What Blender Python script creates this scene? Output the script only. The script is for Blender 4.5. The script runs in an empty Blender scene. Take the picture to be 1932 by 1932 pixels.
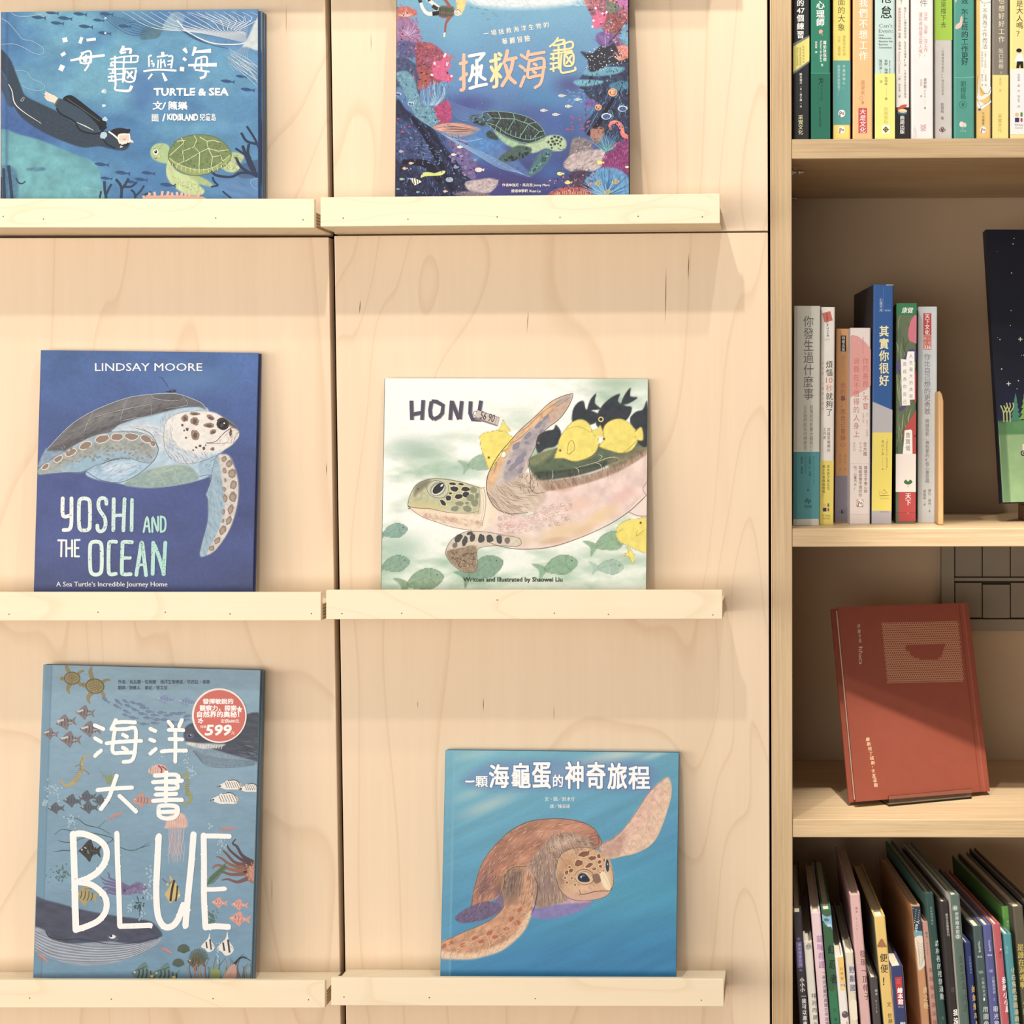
import bpy, bmesh, math, random
import numpy as np
from mathutils import Vector, Matrix, geometry
random.seed(7)
sc = bpy.context.scene
COL = sc.collection
# ---------------------------------------------------------------- camera
F, PPX, PPY = 2730.0, 1434.17, 916.14          # focal length and optical centre in pixels of the 1932 frame
PITCH, YAW, ROLL = -0.04346, 0.01473, -0.00239
CAM = Vector((0.0, -1.68, 1.35))
RC = Matrix.Rotation(YAW, 3, 'Z') @ Matrix.Rotation(math.pi/2+PITCH, 3, 'X') @ Matrix.Rotation(ROLL, 3, 'Z')
cd = bpy.data.cameras.new('camera'); cam = bpy.data.objects.new('camera', cd); COL.objects.link(cam)
cam.matrix_world = Matrix.Translation(CAM) @ RC.to_4x4()
cd.sensor_width = 36.0; cd.lens = 36.0*F/1932
cd.shift_x = (966-PPX)/1932; cd.shift_y = -(966-PPY)/1932
cd.clip_start = 0.05; cd.clip_end = 50
sc.camera = cam
# ---------------------------------------------------------------- light
sc.view_settings.view_transform = 'Standard'; sc.view_settings.look = 'None'
sc.view_settings.gamma = 1.0; sc.view_settings.use_curve_mapping = False
sc.view_settings.exposure = 0.15
w = bpy.data.worlds.new('world'); sc.world = w; w.use_nodes = True
bg = w.node_tree.nodes['Background']; bg.inputs[0].default_value = (1.0, 0.93, 0.84, 1); bg.inputs[1].default_value = 0.38

LC = (1.0, 0.93, 0.82)
def spot(name, loc, target, watts, radius, angle, col=(1.0, 0.88, 0.72), blend=0.6):
    l = bpy.data.lights.new(name, 'SPOT'); l.energy = watts; l.shadow_soft_size = radius
    l.spot_size = math.radians(angle); l.spot_blend = blend; l.color = col
    o = bpy.data.objects.new(name, l); COL.objects.link(o); o.location = loc
    o.rotation_euler = (Vector(target)-Vector(loc)).to_track_quat('-Z', 'Y').to_euler()
    return o
def area(name, loc, target, watts, sx, sy, col=(1.0, 0.88, 0.74)):
    l = bpy.data.lights.new(name, 'AREA'); l.energy = watts; l.shape = 'RECTANGLE'; l.size = sx; l.size_y = sy; l.color = col
    o = bpy.data.objects.new(name, l); COL.objects.link(o); o.location = loc
    o.rotation_euler = (Vector(target)-Vector(loc)).to_track_quat('-Z', 'Y').to_euler()
    return o
spot('track_spot', (-0.41, -0.87, 2.82), (-0.35, 0.0, 0.9), 44, 0.025, 130, LC)
spot('track_spot', (0.10, -0.68, 2.81), (0.0, 0.0, 0.9), 23, 0.025, 130, LC)
area('low_fill_light', (-1.7, -4.0, 0.95), (-0.5, 0.0, 1.3), 66, 3.4, 1.3, LC)  # added fill, no actual lamp: lifts the shadows under the ledges
area('left_fill_light', (-4.2, -2.3, 1.25), (-0.2, 0.0, 1.2), 88, 2.2, 1.5, LC)  # added fill from the far left, no actual window; spares the bookcase interior
spot('track_spot', (0.20, -0.74, 2.82), (0.31, 0.08, 0.62), 210, 0.025, 18, LC, 0.6)
# ---------------------------------------------------------------- projection helpers
def ray(px, py):
    return RC @ Vector(((px-PPX)/F, -(py-PPY)/F, -1.0))
def at(px, py, Y=0.0):
    d = ray(px, py); return CAM + d*((Y-CAM.y)/d.y)
def at_plane(px, py, o, n):
    d = ray(px, py); return CAM + d*((o-CAM).dot(n)/d.dot(n))
RCn = np.array(RC)
def project(P):                                   # P: (...,3) numpy -> pixel x, y
    v = (P-np.array(CAM)) @ RCn
    return PPX + F*v[..., 0]/-v[..., 2], PPY - F*v[..., 1]/-v[..., 2]
def lin(c):
    c = np.asarray(c, float)
    return np.where(c <= 0.04045, c/12.92, ((c+0.055)/1.055)**2.4)
def rgb(*c):
    if len(c) == 1: c = c[0]
    return tuple(float(x) for x in lin(np.array(c[:3])/255.0)) + (1.0,)
# ---------------------------------------------------------------- object helpers
def link(name, me, parent=None, mat=None):
    o = bpy.data.objects.new(name, me); COL.objects.link(o)
    if mat is not None and me is not None: me.materials.append(mat)
    if parent is not None: o.parent = parent
    return o
def tag(o, label=None, cat=None, group=None, kind=None):
    if label: o['label'] = label
    if cat: o['category'] = cat
    if group: o['group'] = group
    if kind: o['kind'] = kind
    return o
def empty(name, loc=(0, 0, 0), **k):
    o = bpy.data.objects.new(name, None); COL.objects.link(o); o.location = loc; o.empty_display_size = 0.02
    return tag(o, **k)
def frame_empty(name, o, ex, ey, **k):
    e = bpy.data.objects.new(name, None); COL.objects.link(e); e.empty_display_size = 0.02
    ez = ex.cross(ey)
    M = Matrix((ex, ey, ez)).transposed().to_4x4(); M.translation = o
    e.matrix_world = M
    return tag(e, **k)
def mesh_from(name, verts, faces):
    me = bpy.data.meshes.new(name); me.from_pydata([tuple(v) for v in verts], [], faces); me.update(); return me
def prism(name, front, dvec, mat, parent=None, bevel=0.0, seg=2):
    """solid with polygon `front` (counter-clockwise seen from the front) extruded by dvec"""
    bm = bmesh.new(); dvec = Vector(dvec)
    a = [bm.verts.new(Vector(p)) for p in front]; b = [bm.verts.new(Vector(p)+dvec) for p in front]
    bm.faces.new(a); bm.faces.new(b[::-1]); n = len(a)
    for i in range(n): bm.faces.new((a[i], b[i], b[(i+1) % n], a[(i+1) % n]))
    bmesh.ops.recalc_face_normals(bm, faces=bm.faces)
    if bevel: bmesh.ops.bevel(bm, geom=bm.edges[:], offset=bevel, segments=seg, affect='EDGES', profile=0.5)
    me = bpy.data.meshes.new(name); bm.to_mesh(me); bm.free()
    return link(name, me, parent, mat)
def box(name, lo, hi, mat, parent=None, bevel=0.0, seg=2):
    x0, y0, z0 = lo; x1, y1, z1 = hi
    return prism(name, [(x0, y0, z0), (x1, y0, z0), (x1, y0, z1), (x0, y0, z1)], (0, y1-y0, 0), mat, parent, bevel, seg)
def lathe(name, prof, axis_o, axis_d, mat, parent=None, n=16):
    """surface of revolution: prof = [(t along axis, radius)]"""
    d = Vector(axis_d).normalized(); u = d.orthogonal().normalized(); v = d.cross(u); bm = bmesh.new(); rings = []
    for t, r in prof:
        c = Vector(axis_o)+d*t
        rings.append([bm.verts.new(c+(u*math.cos(2*math.pi*k/n)+v*math.sin(2*math.pi*k/n))*max(r, 1e-5)) for k in range(n)])
    for A, B in zip(rings, rings[1:]):
        for k in range(n): bm.faces.new((A[k], A[(k+1) % n], B[(k+1) % n], B[k]))
    bm.faces.new(rings[0][::-1]); bm.faces.new(rings[-1])
    bmesh.ops.recalc_face_normals(bm, faces=bm.faces)
    for f_ in bm.faces: f_.smooth = True
    me = bpy.data.meshes.new(name); bm.to_mesh(me); bm.free()
    return link(name, me, parent, mat)
# ---------------------------------------------------------------- materials
def new_mat(name):
    m = bpy.data.materials.new(name); m.use_nodes = True
    return m, m.node_tree.nodes, m.node_tree.links, m.node_tree.nodes['Principled BSDF']
def ramp(nodes, stops):
    r = nodes.new('ShaderNodeValToRGB'); e = r.color_ramp.elements
    while len(e) < len(stops): e.new(0.5)
    for el, (p, c) in zip(e, stops): el.position = p; el.color = c
    return r
def wood_mat(name, c_lo, c_hi, c_line, axis='Z', fine=55.0, stretch=0.06, figure=1.6, rough=0.5, line=0.35, bump=0.02, spec=0.25):
    """pale timber: soft figure (large swirls), stretched fibre grain and a few darker annual lines"""
    m, N, L, P = new_mat(name)
    tc = N.new('ShaderNodeTexCoord'); mp = N.new('ShaderNodeMapping'); L.new(tc.outputs['Object'], mp.inputs[0])
    s = [1, 1, 1]; s['XYZ'.index(axis)] = stretch
    mp.inputs['Scale'].default_value = s
    n1 = N.new('ShaderNodeTexNoise'); n1.inputs['Scale'].default_value = fine; n1.inputs['Detail'].default_value = 6; n1.inputs['Roughness'].default_value = 0.7
    L.new(mp.outputs[0], n1.inputs['Vector'])
    mp2 = N.new('ShaderNodeMapping'); L.new(tc.outputs['Object'], mp2.inputs[0]); s2 = [1, 1, 1]; s2['XYZ'.index(axis)] = 0.28; mp2.inputs['Scale'].default_value = s2
    n2 = N.new('ShaderNodeTexNoise'); n2.inputs['Scale'].default_value = figure*2.2; n2.inputs['Detail'].default_value = 2; n2.inputs['Distortion'].default_value = 0.6
    L.new(mp2.outputs[0], n2.inputs['Vector'])
    # annual lines = contour lines of the low-frequency figure
    mu = N.new('ShaderNodeMath'); mu.operation = 'MULTIPLY'; mu.inputs[1].default_value = 13.0; L.new(n2.outputs['Fac'], mu.inputs[0])
    fr = N.new('ShaderNodeMath'); fr.operation = 'FRACT'; L.new(mu.outputs[0], fr.inputs[0])
    rl = ramp(N, [(0.0, (1, 1, 1, 1)), (0.10, (0.15, 0.15, 0.15, 1)), (0.45, (0, 0, 0, 1)), (0.97, (0.12, 0.12, 0.12, 1)), (1.0, (1, 1, 1, 1))]); L.new(fr.outputs[0], rl.inputs[0])
    mix = N.new('ShaderNodeMix'); mix.data_type = 'RGBA'; mix.inputs['A'].default_value = c_lo; mix.inputs['B'].default_value = c_hi
    rr = ramp(N, [(0.3, (0, 0, 0, 1)), (0.7, (1, 1, 1, 1))])
    ad = N.new('ShaderNodeMath'); ad.operation = 'MULTIPLY_ADD'; ad.inputs[1].default_value = 0.55
    L.new(n1.outputs['Fac'], ad.inputs[0]); m2 = N.new('ShaderNodeMath'); m2.operation = 'MULTIPLY'; m2.inputs[1].default_value = 0.45
    L.new(n2.outputs['Fac'], m2.inputs[0]); L.new(m2.outputs[0], ad.inputs[2]); L.new(ad.outputs[0], rr.inputs[0]); L.new(rr.outputs[0], mix.inputs['Factor'])
    mix2 = N.new('ShaderNodeMix'); mix2.data_type = 'RGBA'; mix2.inputs['B'].default_value = c_line
    L.new(mix.outputs['Result'], mix2.inputs['A']); m3 = N.new('ShaderNodeMath'); m3.operation = 'MULTIPLY'; m3.inputs[1].default_value = line
    L.new(rl.outputs[0], m3.inputs[0]); L.new(m3.outputs[0], mix2.inputs['Factor'])
    L.new(mix2.outputs['Result'], P.inputs['Base Color']); P.inputs['Roughness'].default_value = rough; P.inputs['Specular IOR Level'].default_value = spec
    b = N.new('ShaderNodeBump'); b.inputs['Strength'].default_value = bump*5; b.inputs['Distance'].default_value = 0.001
    L.new(n1.outputs['Fac'], b.inputs['Height']); L.new(b.outputs[0], P.inputs['Normal'])
    return m
def plain_mat(name, c, rough=0.5, spec=0.3, metal=0.0, noise=0.06, scale=60.0, bump=0.0):
    m, N, L, P = new_mat(name)
    n = N.new('ShaderNodeTexNoise'); n.inputs['Scale'].default_value = scale; n.inputs['Detail'].default_value = 4
    tc = N.new('ShaderNodeTexCoord'); L.new(tc.outputs['Object'], n.inputs['Vector'])
    c = np.array(c[:3]); lo = tuple(np.clip(c*(1-noise), 0, 1))+(1,); hi = tuple(np.clip(c*(1+noise), 0, 1))+(1,)
    r = ramp(N, [(0.3, lo), (0.7, hi)]); L.new(n.outputs['Fac'], r.inputs[0]); L.new(r.outputs[0], P.inputs['Base Color'])
    P.inputs['Roughness'].default_value = rough; P.inputs['Specular IOR Level'].default_value = spec; P.inputs['Metallic'].default_value = metal
    if bump:
        b = N.new('ShaderNodeBump'); b.inputs['Strength'].default_value = bump; b.inputs['Distance'].default_value = 0.001
        L.new(n.outputs['Fac'], b.inputs['Height']); L.new(b.outputs[0], P.inputs['Normal'])
    return m
def print_mat(name, rough=0.42, spec=0.25, grain=0.05):
    """printed paper: colour from the mesh's own colour attribute, with paper grain"""
    m, N, L, P = new_mat(name)
    a = N.new('ShaderNodeAttribute'); a.attribute_name = 'ink'
    n = N.new('ShaderNodeTexNoise'); n.inputs['Scale'].default_value = 900; n.inputs['Detail'].default_value = 2
    tc = N.new('ShaderNodeTexCoord'); L.new(tc.outputs['Object'], n.inputs['Vector'])
    r = ramp(N, [(0.3, (1-grain*2,)*3+(1,)), (0.7, (1, 1, 1, 1))]); L.new(n.outputs['Fac'], r.inputs[0])
    mx = N.new('ShaderNodeMix'); mx.data_type = 'RGBA'; mx.blend_type = 'MULTIPLY'; mx.inputs['Factor'].default_value = 1
    L.new(a.outputs['Color'], mx.inputs['A']); L.new(r.outputs[0], mx.inputs['B']); L.new(mx.outputs['Result'], P.inputs['Base Color'])
    P.inputs['Roughness'].default_value = rough; P.inputs['Specular IOR Level'].default_value = spec
    return m
M_PRINT = print_mat('printed_paper'); M_INK = print_mat('printed_lettering', rough=0.45, spec=0.2, grain=0.0)
M_PAGES = None
_cm = {}
def cmat(c, rough=0.45, spec=0.25):
    """board / paper of one colour, cached"""
    k = (tuple(c), rough)
    if k not in _cm: _cm[k] = plain_mat('cover_board', ink(c), rough, spec, noise=0.03)
    return _cm[k]
# the warm lamps tint everything; INKG is the constant that turns colours read off the photo into reflectances
INKG = np.array([0.90, 0.91, 0.97])
def tone(K):                                      # K (n, 3) in 0..1: printed inks are duller and lighter than pure hues
    l = (K @ np.array([0.3, 0.59, 0.11]))[:, None]; K = K*0.80+l*0.20
    return np.clip(K+0.052*(1-K)**1.6, 0, 1)
def ink(c):
    return tuple(np.clip(lin(tone(np.array([c[:3]], float)/255.0)[0])*INKG, 0, 0.94)) + (1.0,)
# ---------------------------------------------------------------- noise for the painted covers
def _hash(ix, iy, seed):
    h = (ix.astype(np.int64)*374761393 + iy.astype(np.int64)*668265263 + seed*982451653) & 0xffffffff
    h = ((h ^ (h >> 13))*1274126177) & 0xffffffff
    return ((h ^ (h >> 16)) & 0xffff)/65535.0
def vnoise(x, y, seed=0):
    ix = np.floor(x); iy = np.floor(y); fx = x-ix; fy = y-iy; fx = fx*fx*(3-2*fx); fy = fy*fy*(3-2*fy)
    a = _hash(ix, iy, seed); b = _hash(ix+1, iy, seed); c = _hash(ix, iy+1, seed); d = _hash(ix+1, iy+1, seed)
    return (a*(1-fx)+b*fx)*(1-fy)+(c*(1-fx)+d*fx)*fy
def fbm(x, y, seed=0, octaves=4, gain=0.55):
    t = 0; a = 1; s = 0
    for k in range(octaves):
        t = t + a*vnoise(x*2**k, y*2**k, seed+k*17); s += a; a *= gain
    return t/s
def smooth_closed(pts, n=6):
    P = np.array(pts, float); m = len(P); out = []
    for i in range(m):
        p0, p1, p2, p3 = P[i-1], P[i], P[(i+1) % m], P[(i+2) % m]
        for k in range(n):
            t = k/n; out.append(0.5*((2*p1)+(-p0+p2)*t+(2*p0-5*p1+4*p2-p3)*t*t+(-p0+3*p1-3*p2+p3)*t**3))
    return np.array(out)
def smooth_open(pts, n=6):
    P = np.array(pts, float)
    if len(P) < 3: return P
    Q = np.vstack([2*P[0]-P[1], P, 2*P[-1]-P[-2]]); out = []
    for i in range(1, len(Q)-2):
        p0, p1, p2, p3 = Q[i-1], Q[i], Q[i+1], Q[i+2]
        for k in range(n):
            t = k/n; out.append(0.5*((2*p1)+(-p0+p2)*t+(2*p0-5*p1+4*p2-p3)*t*t+(-p0+3*p1-3*p2+p3)*t**3))
    out.append(P[-1]); return np.array(out)
_TX = {}
def text_shape(s, off=0.0):
    k = (s, off)
    if k not in _TX:
        c = bpy.data.curves.new('lettering', 'FONT'); c.body = s; c.offset = off; c.resolution_u = 2; c.fill_mode = 'BOTH'
        o = bpy.data.objects.new('lettering', c); m = o.to_mesh()
        V = np.empty(len(m.vertices)*3); m.vertices.foreach_get('co', V); V = V.reshape(-1, 3)[:, :2].copy()
        T = [tuple(p.vertices) for p in m.polygons]; o.to_mesh_clear()
        bpy.data.objects.remove(o); bpy.data.curves.remove(c); _TX[k] = (V, T)
    return _TX[k]
class Art:
    """Print on a flat face.  The face is the local x-y plane of `root` (x right, y up, z out of the paper), w by h metres.
    Drawing coordinates are those of a photo crop (x0, y0, scale); they are carried onto the face plane once, here."""
    def __init__(s, root, w, h, crop, step=None, base=(255, 255, 255), z=0.0):
        s.root = root; s.w = w; s.h = h; s.x0, s.y0, s.s = crop; s.z = z
        M = root.matrix_world; s.o = M.translation.copy(); s.ex = M.col[0].to_3d(); s.ey = M.col[1].to_3d(); s.n = M.col[2].to_3d()
        if z: s.o = s.o+s.n*z
        # affine + perspective map crop -> local from the plane
        s.V = []; s.F = []; s.K = []; s.zc = 0.00006; s.top = 0.00006; s.nv = 0
        s.C = None
        if step:
            nx = int(w/step)+1; ny = int(h/step)+1; s.nx, s.ny = nx, ny
            u, v = np.meshgrid(np.linspace(0, w, nx), np.linspace(0, h, ny)); s.u, s.v = u, v
            Pw = np.array(s.o)+u[..., None]*np.array(s.ex)+v[..., None]*np.array(s.ey)
            px, py = project(Pw); s.X = (px-s.x0)*s.s; s.Y = (py-s.y0)*s.s
            s.C = np.empty((ny, nx, 3)); s.C[:] = np.array(base)/255.0
    def loc(s, x, y):
        x = np.asarray(x, float)/s.s+s.x0; y = np.asarray(y, float)/s.s+s.y0
        d = np.stack([(x-PPX)/F, -(y-PPY)/F, -np.ones_like(x)], -1) @ RCn.T
        n = np.array(s.n); o = np.array(s.o)-np.array(CAM); t = (o@n)/(d@n); P = d*t[..., None]-o
        return np.stack([P@np.array(s.ex), P@np.array(s.ey)], -1)
    # ---- soft painting on the grid
    def _win(s, x0, y0, x1, y1):
        m = (s.X >= x0) & (s.X <= x1) & (s.Y >= y0) & (s.Y <= y1)
        r = np.flatnonzero(m.any(1)); c = np.flatnonzero(m.any(0))
        if len(r) == 0: return None
        return slice(r[0], r[-1]+1), slice(c[0], c[-1]+1)
    def _apply(s, W, a, col, al, tex, ts, seed, tstr):
        X, Y = s.X[W], s.Y[W]
        if callable(col): c = col(X, Y)
        elif len(col) == 3 and np.isscalar(col[0]): c = np.array(col)/255.0*np.ones(X.shape+(3,))
        else:                                       # (c1, c2, (xa,ya), (xb,yb))
            c1, c2, A, B = col; A = np.array(A, float); B = np.array(B, float); d = B-A
            t = np.clip(((X-A[0])*d[0]+(Y-A[1])*d[1])/(d@d), 0, 1)[..., None]
            c = (np.array(c1)*(1-t)+np.array(c2)*t)/255.0
        if tex:
            th = math.radians(tstr[0]); xx = (X*math.cos(th)+Y*math.sin(th))/(ts*tstr[1]); yy = (-X*math.sin(th)+Y*math.cos(th))/ts
            c = np.clip(c*(1+tex*2*(fbm(xx, yy, seed, 4)-0.5))[..., None], 0, 1)
        a = (a*al)[..., None]; s.C[W] = s.C[W]*(1-a)+c*a
    def fill(s, pts, col, a=1.0, soft=3.0, sm=True, tex=0.0, ts=20.0, seed=1, tstr=(0, 1)):
        P = smooth_closed(pts, 4) if sm else np.array(pts, float)
        W = s._win(P[:, 0].min()-soft*2, P[:, 1].min()-soft*2, P[:, 0].max()+soft*2, P[:, 1].max()+soft*2)
        if W is None: return
        X, Y = s.X[W], s.Y[W]; ins = np.zeros(X.shape, bool); d2 = np.full(X.shape, 1e12)
        for i in range(len(P)):
            xa, ya = P[i-1]; xb, yb = P[i]
            if ya != yb:
                c = ((ya > Y) != (yb > Y)) & (X < (xb-xa)*(Y-ya)/(yb-ya)+xa); ins ^= c
            dx, dy = xb-xa, yb-ya; L2 = dx*dx+dy*dy
            if L2 == 0: continue
            t = np.clip(((X-xa)*dx+(Y-ya)*dy)/L2, 0, 1); d2 = np.minimum(d2, (X-xa-t*dx)**2+(Y-ya-t*dy)**2)
        d = np.sqrt(d2)*np.where(ins, 1, -1)
        s._apply(W, np.clip(0.5+d/(2*soft), 0, 1), col, a, tex, ts, seed, tstr)
    def brush(s, pts, wid, col, a=1.0, soft=2.0, sm=True, tex=0, ts=20, seed=1):
        P = smooth_open(pts) if sm else np.array(pts, float); n = len(P)
        wd = np.interp(np.linspace(0, 1, n), np.linspace(0, 1, len(wid)), wid) if hasattr(wid, '__len__') else np.full(n, float(wid))
        m = wd.max()/2+soft; W = s._win(P[:, 0].min()-m, P[:, 1].min()-m, P[:, 0].max()+m, P[:, 1].max()+m)
        if W is None: return
        X, Y = s.X[W], s.Y[W]; best = np.full(X.shape, -1e9)
        for i in range(n-1):
            xa, ya = P[i]; xb, yb = P[i+1]; dx, dy = xb-xa, yb-ya; L2 = dx*dx+dy*dy+1e-9
            t = np.clip(((X-xa)*dx+(Y-ya)*dy)/L2, 0, 1); d = np.sqrt((X-xa-t*dx)**2+(Y-ya-t*dy)**2)
            best = np.maximum(best, (wd[i]*(1-t)+wd[i+1]*t)/2-d)
        s._apply(W, np.clip(0.5+best/(2*soft), 0, 1), col, a, tex, ts, seed, (0, 1))
    def glow(s, cx, cy, rx, ry, col, a=1.0, ang=0, p=1.0):
        th = math.radians(ang); r = max(rx, ry); W = s._win(cx-r, cy-r, cx+r, cy+r)
        if W is None: return
        X, Y = s.X[W]-cx, s.Y[W]-cy; xx = (X*math.cos(th)+Y*math.sin(th))/rx; yy = (-X*math.sin(th)+Y*math.cos(th))/ry
        d = np.clip(1-np.sqrt(xx*xx+yy*yy), 0, 1)**p; s._apply(W, d*d*(3-2*d), col, a, 0, 1, 1, (0, 1))
    def texture(s, f):                               # f(X, Y, C) -> C over the whole face
        s.C = np.clip(f(s.X, s.Y, s.C), 0, 1)
    # ---- crisp shapes
    def _add(s, xy, faces, col, z=None):
        if z is None: s.zc += 0.0000012; z = s.zc
        L = s.loc(xy[:, 0], xy[:, 1])
        # keep prints on the face
        np.clip(L[:, 0], 0, s.w, out=L[:, 0]); np.clip(L[:, 1], 0, s.h, out=L[:, 1])
        s.V.append(np.column_stack([L, np.full(len(L), z)])); s.F += [tuple(i+s.nv for i in f) for f in faces]
        k = np.asarray(col, float)
        s.K.append(np.tile(k, (len(L), 1)) if k.ndim == 1 else k); s.nv += len(L)
    def shape(s, pts, col, sm=True, n=5):
        P = smooth_closed(pts, n) if sm else np.array(pts, float)
        T = geometry.tessellate_polygon([[Vector((x, y, 0)) for x, y in P]])
        k = col
        if not np.isscalar(col[0]):
            c1, c2, A, B = col; A = np.array(A, float); B = np.array(B, float); d = B-A
            t = np.clip(((P-A)@d)/(d@d), 0, 1)[:, None]; k = np.array(c1)*(1-t)+np.array(c2)*t
        s._add(P, T, k)
    def line(s, pts, wid, col, sm=True, n=5, z=None, closed=False):
        P = smooth_open(pts, n) if sm else np.array(pts, float)
        if closed: P = smooth_closed(pts, n); P = np.vstack([P, P[:1]])
        m = len(P); wd = np.interp(np.linspace(0, 1, m), np.linspace(0, 1, len(wid)), wid) if hasattr(wid, '__len__') else np.full(m, float(wid))
        T = np.gradient(P, axis=0); T /= np.linalg.norm(T, axis=1)[:, None]+1e-9; N = np.column_stack([-T[:, 1], T[:, 0]])
        xy = np.empty((2*m, 2)); xy[0::2] = P+N*wd[:, None]/2; xy[1::2] = P-N*wd[:, None]/2
        s._add(xy, [(2*i, 2*i+1, 2*i+3, 2*i+2) for i in range(m-1)], col, z)
    def dot(s, x, y, rx, ry, col, ang=0, n=14, jit=0.0):
        a = np.linspace(0, 2*np.pi, n, endpoint=False); th = math.radians(ang)
        r = 1+jit*(np.random.RandomState(int(x*7+y*13) & 0xffff).rand(n)-0.5)*2
        X = rx*np.cos(a)*r; Y = ry*np.sin(a)*r
        P = np.column_stack([x+X*math.cos(th)-Y*math.sin(th), y+X*math.sin(th)+Y*math.cos(th)])
        s._add(P, [tuple(range(n))], col)
    def strokes(s, segs, wid, cols):
        """many two-point tapering strokes on one layer each group of 6"""
        base = s.zc
        for i, (xa, ya, xb, yb) in enumerate(segs):
            dx, dy = xb-xa, yb-ya; L = math.hypot(dx, dy)+1e-9; nx, ny = -dy/L*wid/2, dx/L*wid/2
            mx, my = (xa+xb)/2, (ya+yb)/2
            s._add(np.array([(xa, ya), (mx+nx, my+ny), (xb, yb), (mx-nx, my-ny)]), [(0, 1, 2, 3)], cols[i % len(cols)], base+0.000001*(1+i % 6))
        s.zc = base+0.000008
    def fur(s, pts, n, ln, wid, cols, ang, seed=1, jit=15, curve=None):
        """short strokes scattered inside a polygon, along a direction (degrees, or a function of x, y)"""
        R = np.random.RandomState(seed); P = smooth_closed(pts, 3); x0, y0 = P.min(0); x1, y1 = P.max(0); out = []; tries = 0
        while len(out) < n and tries < n*8:
            tries += 1; x = R.uniform(x0, x1); y = R.uniform(y0, y1); ins = False
            for i in range(len(P)):
                xa, ya = P[i-1]; xb, yb = P[i]
                if (ya > y) != (yb > y) and x < (xb-xa)*(y-ya)/(yb-ya)+xa: ins = not ins
            if not ins: continue
            a = math.radians((ang(x, y) if callable(ang) else ang)+R.uniform(-jit, jit)); l = ln*R.uniform(0.5, 1.2)/2
            out.append((x-math.cos(a)*l, y-math.sin(a)*l, x+math.cos(a)*l, y+math.sin(a)*l))
        s.strokes(out, wid, cols)
    def text(s, t, x0, y0, x1, y1, col, bold=0.0, rot=0.0, shear=0.0, z=None, wob=0.0, em=False):
        if bold > 0.004:                             # heavier weight: the glyph struck several times, slightly shifted
            k = bold*(y1-y0)*(0.62 if em else 0.8)/max(1, 1 if em else 1)
            for dx, dy in ((-k, -k), (k, -k), (-k, k), (k, k)) if k > 0.9 else ((-k, 0), (k, 0)):
                s.text(t, x0+dx, y0+dy, x1+dx, y1+dy, col, 0, rot, shear, z, wob, em)
                if z is not None: z += 0.0000006
            bold = 0.0
        """lettering whose ink fills the crop box; em=True keeps the glyph's own proportions inside the box (for vertical lines)"""
        V, T = text_shape(t, 0.0)
        if len(V) == 0: return
        if em: lo = np.array([0.0, -0.12]); hi = np.array([1.0, 0.88])
        else: lo = V.min(0); hi = V.max(0)
        hi = np.maximum(hi, lo+1e-3)
        q = (V-lo)/(hi-lo); x = x0+q[:, 0]*(x1-x0); y = y1-q[:, 1]*(y1-y0)
        if wob:
            x = x+wob*(vnoise(x/9.0, y/9.0, 3)-0.5)*2; y = y+wob*(vnoise(x/9.0, y/9.0, 8)-0.5)*2
        cx, cy = (x0+x1)/2, (y0+y1)/2; x = x+shear*(cy-y)
        if rot:
            a = math.radians(rot); dx, dy = x-cx, y-cy; x = cx+dx*math.cos(a)-dy*math.sin(a); y = cy+dx*math.sin(a)+dy*math.cos(a)
        k = np.asarray(col, float)
        if k.ndim == 2: tt = np.clip((y-y0)/(y1-y0), 0, 1)[:, None]; k = k[0]*(1-tt)+k[1]*tt
        s._add(np.column_stack([x, y]), T, k, z)
    def vtext(s, t, xc, y0, y1, size, col, bold=0.0, dx=0.0, shear=0.0):
        """vertical line of characters between y0 and y1, centred on xc; dx = drift of xc over the whole line"""
        n = len(t); st = (y1-y0)/n; s.zc += 0.0000012; z = s.zc
        for i, ch in enumerate(t):
            if ch == ' ': continue
            c = xc+dx*(i+0.5)/n; yc = y0+st*(i+0.5); s.text(ch, c-size/2, yc-min(st, size*1.15)/2, c+size/2, yc+min(st, size*1.15)/2, col, bold, z=z, em=True, shear=shear)
    def flush(s, name, parent=None, mat=None, label=None, smoothz=None):
        """everything drawn crisply since the last flush becomes one printed mesh"""
        if not s.V: return None
        V = np.vstack(s.V); lo = V[:, 2].min(); V[:, 2] = s.top+(V[:, 2]-lo)*min(1.0, 0.00022/max(V[:, 2].max()-lo, 1e-9)); s.top = V[:, 2].max()+0.000004; V[:, 2] += s.z
        me = bpy.data.meshes.new(name); me.from_pydata(V.tolist(), [], s.F)
        K = np.clip(lin(tone(np.vstack(s.K)/255.0))*INKG, 0, 0.94); K = np.column_stack([K, np.ones(len(K))])
        at_ = me.color_attributes.new('ink', 'FLOAT_COLOR', 'POINT'); at_.data.foreach_set('color', K.ravel().astype(np.float32))
        me.update(); o = link(name, me, parent or s.root, mat or M_INK)
        if label: o['label'] = label
        s.V = []; s.F = []; s.K = []; s.nv = 0
        return o
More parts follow.
